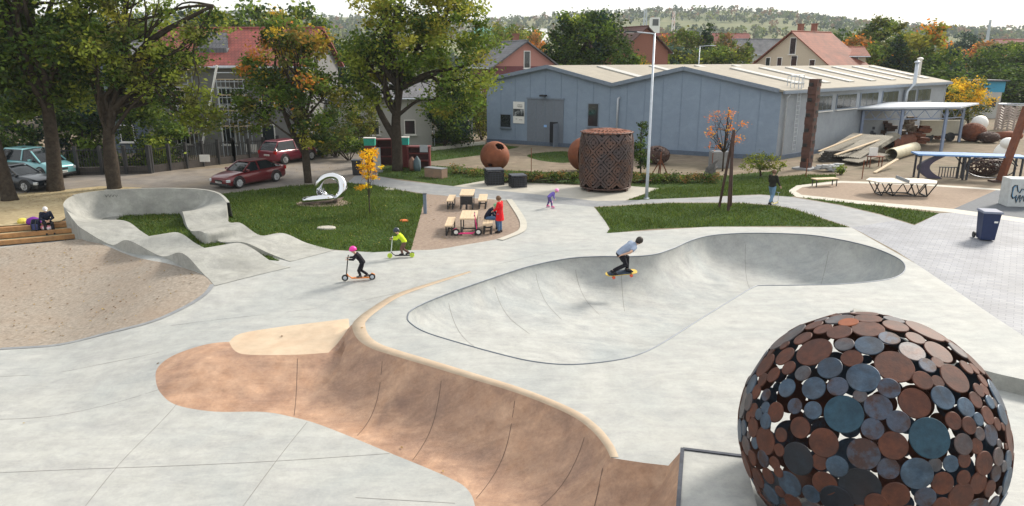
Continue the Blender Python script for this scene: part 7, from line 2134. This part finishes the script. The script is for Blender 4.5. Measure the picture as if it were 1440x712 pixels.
# riding pose on a scooter (facing +x)
RIDE = dict(pelvis=(-.13, 0, .93), waist=(-.07, 0, 1.05), chest=(.05, 0, 1.22), neck=(.17, 0, 1.37), head=(.27, 0, 1.50), shL=(.10, .16, 1.32), elL=(.27, .24, 1.12), haL=(.50, .2, 1.12), shR=(.10, -.16, 1.32), elR=(.27, -.24, 1.12), haR=(.50, -.2, 1.12),
            hipL=(-.13, .09, .88), knL=(.06, .09, .52), anL=(-.02, .06, .25), toeL=(.13, .06, .20), hipR=(-.13, -.09, .88), knR=(-.05, -.1, .48), anR=(-.36, -.08, .26), toeR=(-.22, -.08, .19), look=(.9, 0, -.25))
def onground(u, v):
    z = 0
    for _ in range(25):
        p = P(u, v, z); z = .5 * z + .5 * zat(p.x, p.y)
    return P(u, v, z)
c = onground(507, 394.5)
sk = 1.30 / 1.75
person('child in pink helmet and black clothes riding an orange scooter', c, R(188), sk * .98, RIDE, BLK, BLK, cloth('grey_shoe', (.1, .09, .09)), helmet=mat('helmet_pink', (.75, .03, .32), rough=.35), kid=True)
scooter('black scooter with orange deck under the child in pink helmet', c, R(188), 1.02, mat('orange_deck', (.62, .20, .04), rough=.5), BLACK, BLACK, .115, .84)
c = onground(566, 362.5)
person('child in lime jacket and dark helmet on a green wheeled scooter', c, R(186), sk * .93, RIDE, cloth('lime', (.50, .66, .03)), cloth('brown', (.13, .075, .06)), SHOE, helmet=mat('helmet_navy', (.015, .025, .05), rough=.35), kid=True)
scooter('black scooter with lime wheels under the child in lime jacket', c, R(186), .92, BLACK, mat('lime_wheel', (.45, .6, .04), rough=.5), mat('pale_bar', (.5, .55, .5), rough=.4), .105, .88, hub=mat('lime_hub', (.4, .5, .06)))
# roller skating child
c = onground(774, 293)
person('small child in purple jacket and pink helmet on roller skates', c, R(8), 1.12 / 1.75, dict(pelvis=(-.12, 0, .92), waist=(-.02, 0, 1.04), chest=(.16, 0, 1.17), neck=(.33, 0, 1.28), head=(.46, 0, 1.37), look=(.8, 0, -.6), shL=(.25, .17, 1.22), elL=(.25, .25, .98), haL=(.38, .2, .80), shR=(.25, -.17, 1.22), elR=(.2, -.26, .98), haR=(.32, -.22, .80),
       hipL=(-.12, .1, .88), knL=(-.08, .2, .52), anL=(-.2, .3, .2), toeL=(-.05, .33, .15), hipR=(-.12, -.1, .88), knR=(.05, -.16, .52), anR=(.08, -.22, .2), toeR=(.24, -.24, .15)), cloth('purple', (.16, .12, .42)), cloth('violet', (.09, .07, .2)), mat('skate_pink', (.6, .1, .25), rough=.5), helmet=mat('helmet_rose', (.72, .25, .5), rough=.35), kid=True)
pp = bpy.context.scene.objects['person.002'] if 'person.002' in bpy.data.objects else None
for (x, y) in ((-.13, .31), (.16, -.23)):
    b = MB()
    for k in range(4): b.lathe([(.02, -.015), (.05, -.012), (.05, .012), (.02, .015)], 10, (x - .12 + .08 * k, y, .05), Matrix.Rotation(math.pi / 2, 3, 'X'))
    b.box((x, y, .095), (.28, .03, .04)); b.build('skate_frame', mat('skate_wheel', (.55, .35, .45)), pp)
    b = MB(); kx, ky = ((-.08, .2) if y > 0 else (.05, -.16)); b.ball((kx + .05, ky, .52), .09, 10, 8, (.7, 1, 1.3)); b.build('knee_pad', mat('pad_pink', (.7, .35, .5)), pp, sm=True)
# woman in the red coat, seated person
c = onground(703, 327.5)
person('woman in long red coat and blue jeans standing beside the picnic bench', c, R(155), 1.66 / 1.75, dict(head=(.07, 0, 1.60), look=(.9, 0, -.35), elL=(.06, .22, 1.15), haL=(.25, .15, 1.05), elR=(.06, -.22, 1.15), haR=(.25, -.15, 1.05), knL=(.03, .09, .5)), cloth('red', (.56, .012, .018)), JEANS, SHOE, hair=HAIRB, coat=True)
c = P(688, 322)
person('person in dark jacket and green cap sitting bent forward on the bench', c, R(-12), 1.66 / 1.75, dict(pelvis=(-.1, 0, .56), waist=(-.06, 0, .68), chest=(.08, 0, .86), neck=(.22, 0, 1.0), head=(.33, 0, 1.11), look=(.8, 0, -.6), shL=(.13, .17, .96), elL=(.27, .22, .74), haL=(.46, .1, .66), shR=(.13, -.17, .96), elR=(.27, -.22, .74), haR=(.46, -.1, .66),
       hipL=(-.06, .1, .54), knL=(.38, .12, .54), anL=(.36, .13, .1), hipR=(-.06, -.1, .54), knR=(.38, -.12, .54), anR=(.42, -.13, .1)), NAVY, JEANS, SHOE, cap=cloth('cap_green', (.16, .36, .20)))
# man walking away with a small scooter
c = onground(1084, 288)
person('man in dark jacket and light blue jeans walking with a small scooter', c, R(40), 1.86 / 1.75, dict(head=(.06, 0, 1.60), look=(.9, -.3, -.3), elR=(.08, -.24, 1.14), haR=(.32, -.22, .92), elL=(.08, .24, 1.14), haL=(.32, .22, .92), knL=(.16, .1, .5), anL=(.22, .1, .10), knR=(-.06, -.1, .5), anR=(-.32, -.1, .15), toeR=(-.18, -.1, .05)), cloth('olive_black', (.022, .021, .016)), cloth('light_jeans', (.14, .24, .36)), SHOE, hair=HAIRB)
scooter('small white and yellow scooter pushed by the walking man', c + Vector((.22, .05, 0)), R(40), .68, mat('yellow_deck', (.6, .5, .12)), WHITE, GALV, .1, .9)
# pink scooter parked by the table
c = P(655, 331.5)
scooter('pink scooter with white wheels standing in front of the table', c, R(2), 1.05, mat('pink_paint', (.62, .03, .17), rough=.35), BLACK, mat('pink_paint', (.62, .03, .17)), .155, .92, lean=R(6), hub=WHITE)
# skateboarder on the bowl wall
sp_ = onground(873, 388)
nx = (zat(sp_.x + .2, sp_.y) - zat(sp_.x - .2, sp_.y)) / .4; ny = (zat(sp_.x, sp_.y + .2) - zat(sp_.x, sp_.y - .2)) / .4
nrm = Vector((-nx, -ny, 1)).normalized()
print('skater', sp_, nrm)
fw = Vector((.93, .30, 0)); fw = (fw - nrm * fw.dot(nrm)).normalized()
lf = nrm.cross(fw)
MR = Matrix((fw, lf, nrm)).transposed().to_4x4()
sb = empty('skateboard', sp_, 'dark skateboard with yellow nose and red wheels on the bowl wall', 'skateboard')
sb.rotation_euler = MR.to_euler(); sb.scale = (1.5, 1.5, 1.5)
b = MB(); b.prism([(.30, -.10), (.38, -.085), (.42, -.04), (.43, 0), (.42, .04), (.38, .085), (.30, .10), (-.30, .10), (-.38, .085), (-.42, .04), (-.43, 0), (-.42, -.04), (-.38, -.085), (-.30, -.10)], .085, .10); b.build('deck', mat('deck_yellow', (.55, .38, .05), rough=.5), sb)
b = MB(); b.prism([(.24, -.095), (.24, .095), (-.30, .095), (-.37, .07), (-.37, -.07), (-.30, -.095)], .101, .106); b.build('grip_tape', mat('grip', (.02, .035, .06), rough=.9), sb)
for x in (-.24, .24):
    b = MB(); b.box((x, 0, .065), (.07, .06, .05)); b.tube([(x, -.08, .045), (x, .08, .045)], .012, 6); b.build('truck', GALV, sb)
    for y in (-.09, .09): b = MB(); b.lathe([(.015, -.022), (.04, -.02), (.04, .02), (.015, .022)], 14, (x, y, .04), Matrix.Rotation(math.pi / 2, 3, 'X')); b.build('wheel', mat('wheel_red', (.65, .09, .04), rough=.4), sb)
up_ = (nrm * .55 + Vector((0, 0, 1)) * .45).normalized(); f2 = (fw - up_ * fw.dot(up_)).normalized(); M2 = Matrix((f2, up_.cross(f2), up_)).transposed().to_4x4()
person('skateboarder in grey blue shirt and black trousers crouching on the bowl wall', sp_ + nrm * .15, 0, 1.12, dict(pelvis=(-.10, .02, .68), waist=(.0, .02, .80), chest=(.20, 0, .92), neck=(.40, 0, 1.02), head=(.54, 0, 1.08), look=(.9, -.1, -.3), shL=(.30, .17, .98), elL=(.32, .40, .84), haL=(.50, .5, .80), shR=(.28, -.17, .96), elR=(.05, -.34, .88), haR=(-.14, -.24, .78),
       hipL=(-.10, .11, .64), knL=(.24, .17, .46), anL=(.22, .05, .08), toeL=(.33, -.06, .035), hipR=(-.10, -.09, .64), knR=(.02, -.2, .38), anR=(-.34, -.02, .10), toeR=(-.26, -.14, .035)), cloth('grey_blue', (.25, .30, .40)), BLK, SHOE, hair=HAIRD, sleeves=False, M=M2)
# man on the steps with his bags
q = STEP_A + STEP_DX * ((P(76, 300) - STEP_A).dot(STEP_DX) ) + STEP_DN * .95
sz = -0.62 + .205 * 2 + .2
fwdm = -STEP_DN; hd = math.atan2(fwdm.y, fwdm.x) + .25
person('man in dark suit and white cap sitting on the top timber step', Vector((q.x, q.y, sz - .62)), hd, 1.72 / 1.75, dict(pelvis=(-.05, 0, .74), waist=(-.03, 0, .86), chest=(.05, 0, 1.05), neck=(.12, 0, 1.24), head=(.20, 0, 1.37), look=(.9, 0, -.4), shL=(.07, .18, 1.18), elL=(.16, .26, .93), haL=(.36, .06, .86), shR=(.07, -.18, 1.18), elR=(.16, -.26, .93), haR=(.36, -.06, .86),
       hipL=(-.02, .1, .72), knL=(.42, .15, .74), anL=(.42, .16, .30), toeL=(.56, .17, .25), hipR=(-.02, -.1, .72), knR=(.42, -.13, .74), anR=(.36, -.13, .30), toeR=(.50, -.13, .25)), NAVY, cloth('charcoal', (.02, .02, .024)), SHOE, cap=cloth('cap_white', (.6, .58, .58)))
def stepxy(u, back): 
    a = STEP_A + STEP_DX * ((P(u, 305) - STEP_A).dot(STEP_DX)) + STEP_DN * back; return a
q = stepxy(55, 1.3); b = MB(); b.lathe([(.30, 0), (.36, .12), (.30, .32), (.12, .42), (.03, .45)], 14); o = b.build('bag', cloth('bag_purple', (.16, .03, .26)), sm=True); o.location = (q.x, q.y, sz - .02); o.scale = (.95, .7, .8); tag(o, 'purple bag lying on the top step beside the seated man', 'bag')
q = stepxy(60, .72); e = empty('backpack', (q.x, q.y, sz - .2), 'dark blue backpack leaning on the middle timber step', 'backpack')
MB().box((0, 0, .26), (.38, .26, .52), taper=.8).build('sack', NAVY, e, bevel=.06); MB().box((0, -.15, .18), (.28, .08, .26)).build('pocket', cloth('pocket_blue', (.05, .06, .16)), e, bevel=.02)
for x in (-.1, .1): MB().tube([(x, -.1, .5), (x, -.22, .3), (x, -.2, -.1)], .018, 6).build('strap', BLACK, e)
q = stepxy(70, .66); o = MB().ball((0, 0, .12), .14, 12, 8, (1.4, 1, .85)).ball((.2, 0, .1), .11, 10, 8).build('bundle', mat('bundle_pale', (.5, .12, .16), c2=(.62, .6, .66), scale=6, contrast=(.45, .55)), sm=True); o.location = (q.x, q.y, sz - .2); tag(o, 'red and white bundle on the step next to the backpack', 'bundle')
q = stepxy(35, 1.4); o = MB().lathe([(.2, 0), (.22, .12), (.14, .22), (.04, .25)], 10).build('bag', cloth('bag_yellow', (.6, .5, .1))); o.location = (q.x, q.y + .3, sz); tag(o, 'small yellow bag on the sandy ground above the steps', 'bag')
# ------------------------------------------------------------------ the air
bm = bmesh.new(); bmesh.ops.create_cube(bm, size=1)
me = bpy.data.meshes.new('haze'); bm.to_mesh(me); bm.free()
hz_o = bpy.data.objects.new('haze', me); COL.objects.link(hz_o)
hz_o.scale = (4900, 2400, 131); hz_o.location = (0, 1100, 65.5 - 9)
hm = bpy.data.materials.new('haze'); hm.use_nodes = True
t = hm.node_tree; t.nodes.clear()
ou = t.nodes.new('ShaderNodeOutputMaterial'); pv_ = t.nodes.new('ShaderNodeVolumePrincipled')
pv_.inputs['Color'].default_value = (.82, .91, .97, 1); pv_.inputs['Density'].default_value = 0.0002
t.links.new(pv_.outputs[0], ou.inputs['Volume'])
me.materials.append(hm); hz_o['kind'] = 'stuff'; hz_o['label'] = 'pale autumn haze over the valley'; hz_o['category'] = 'haze'
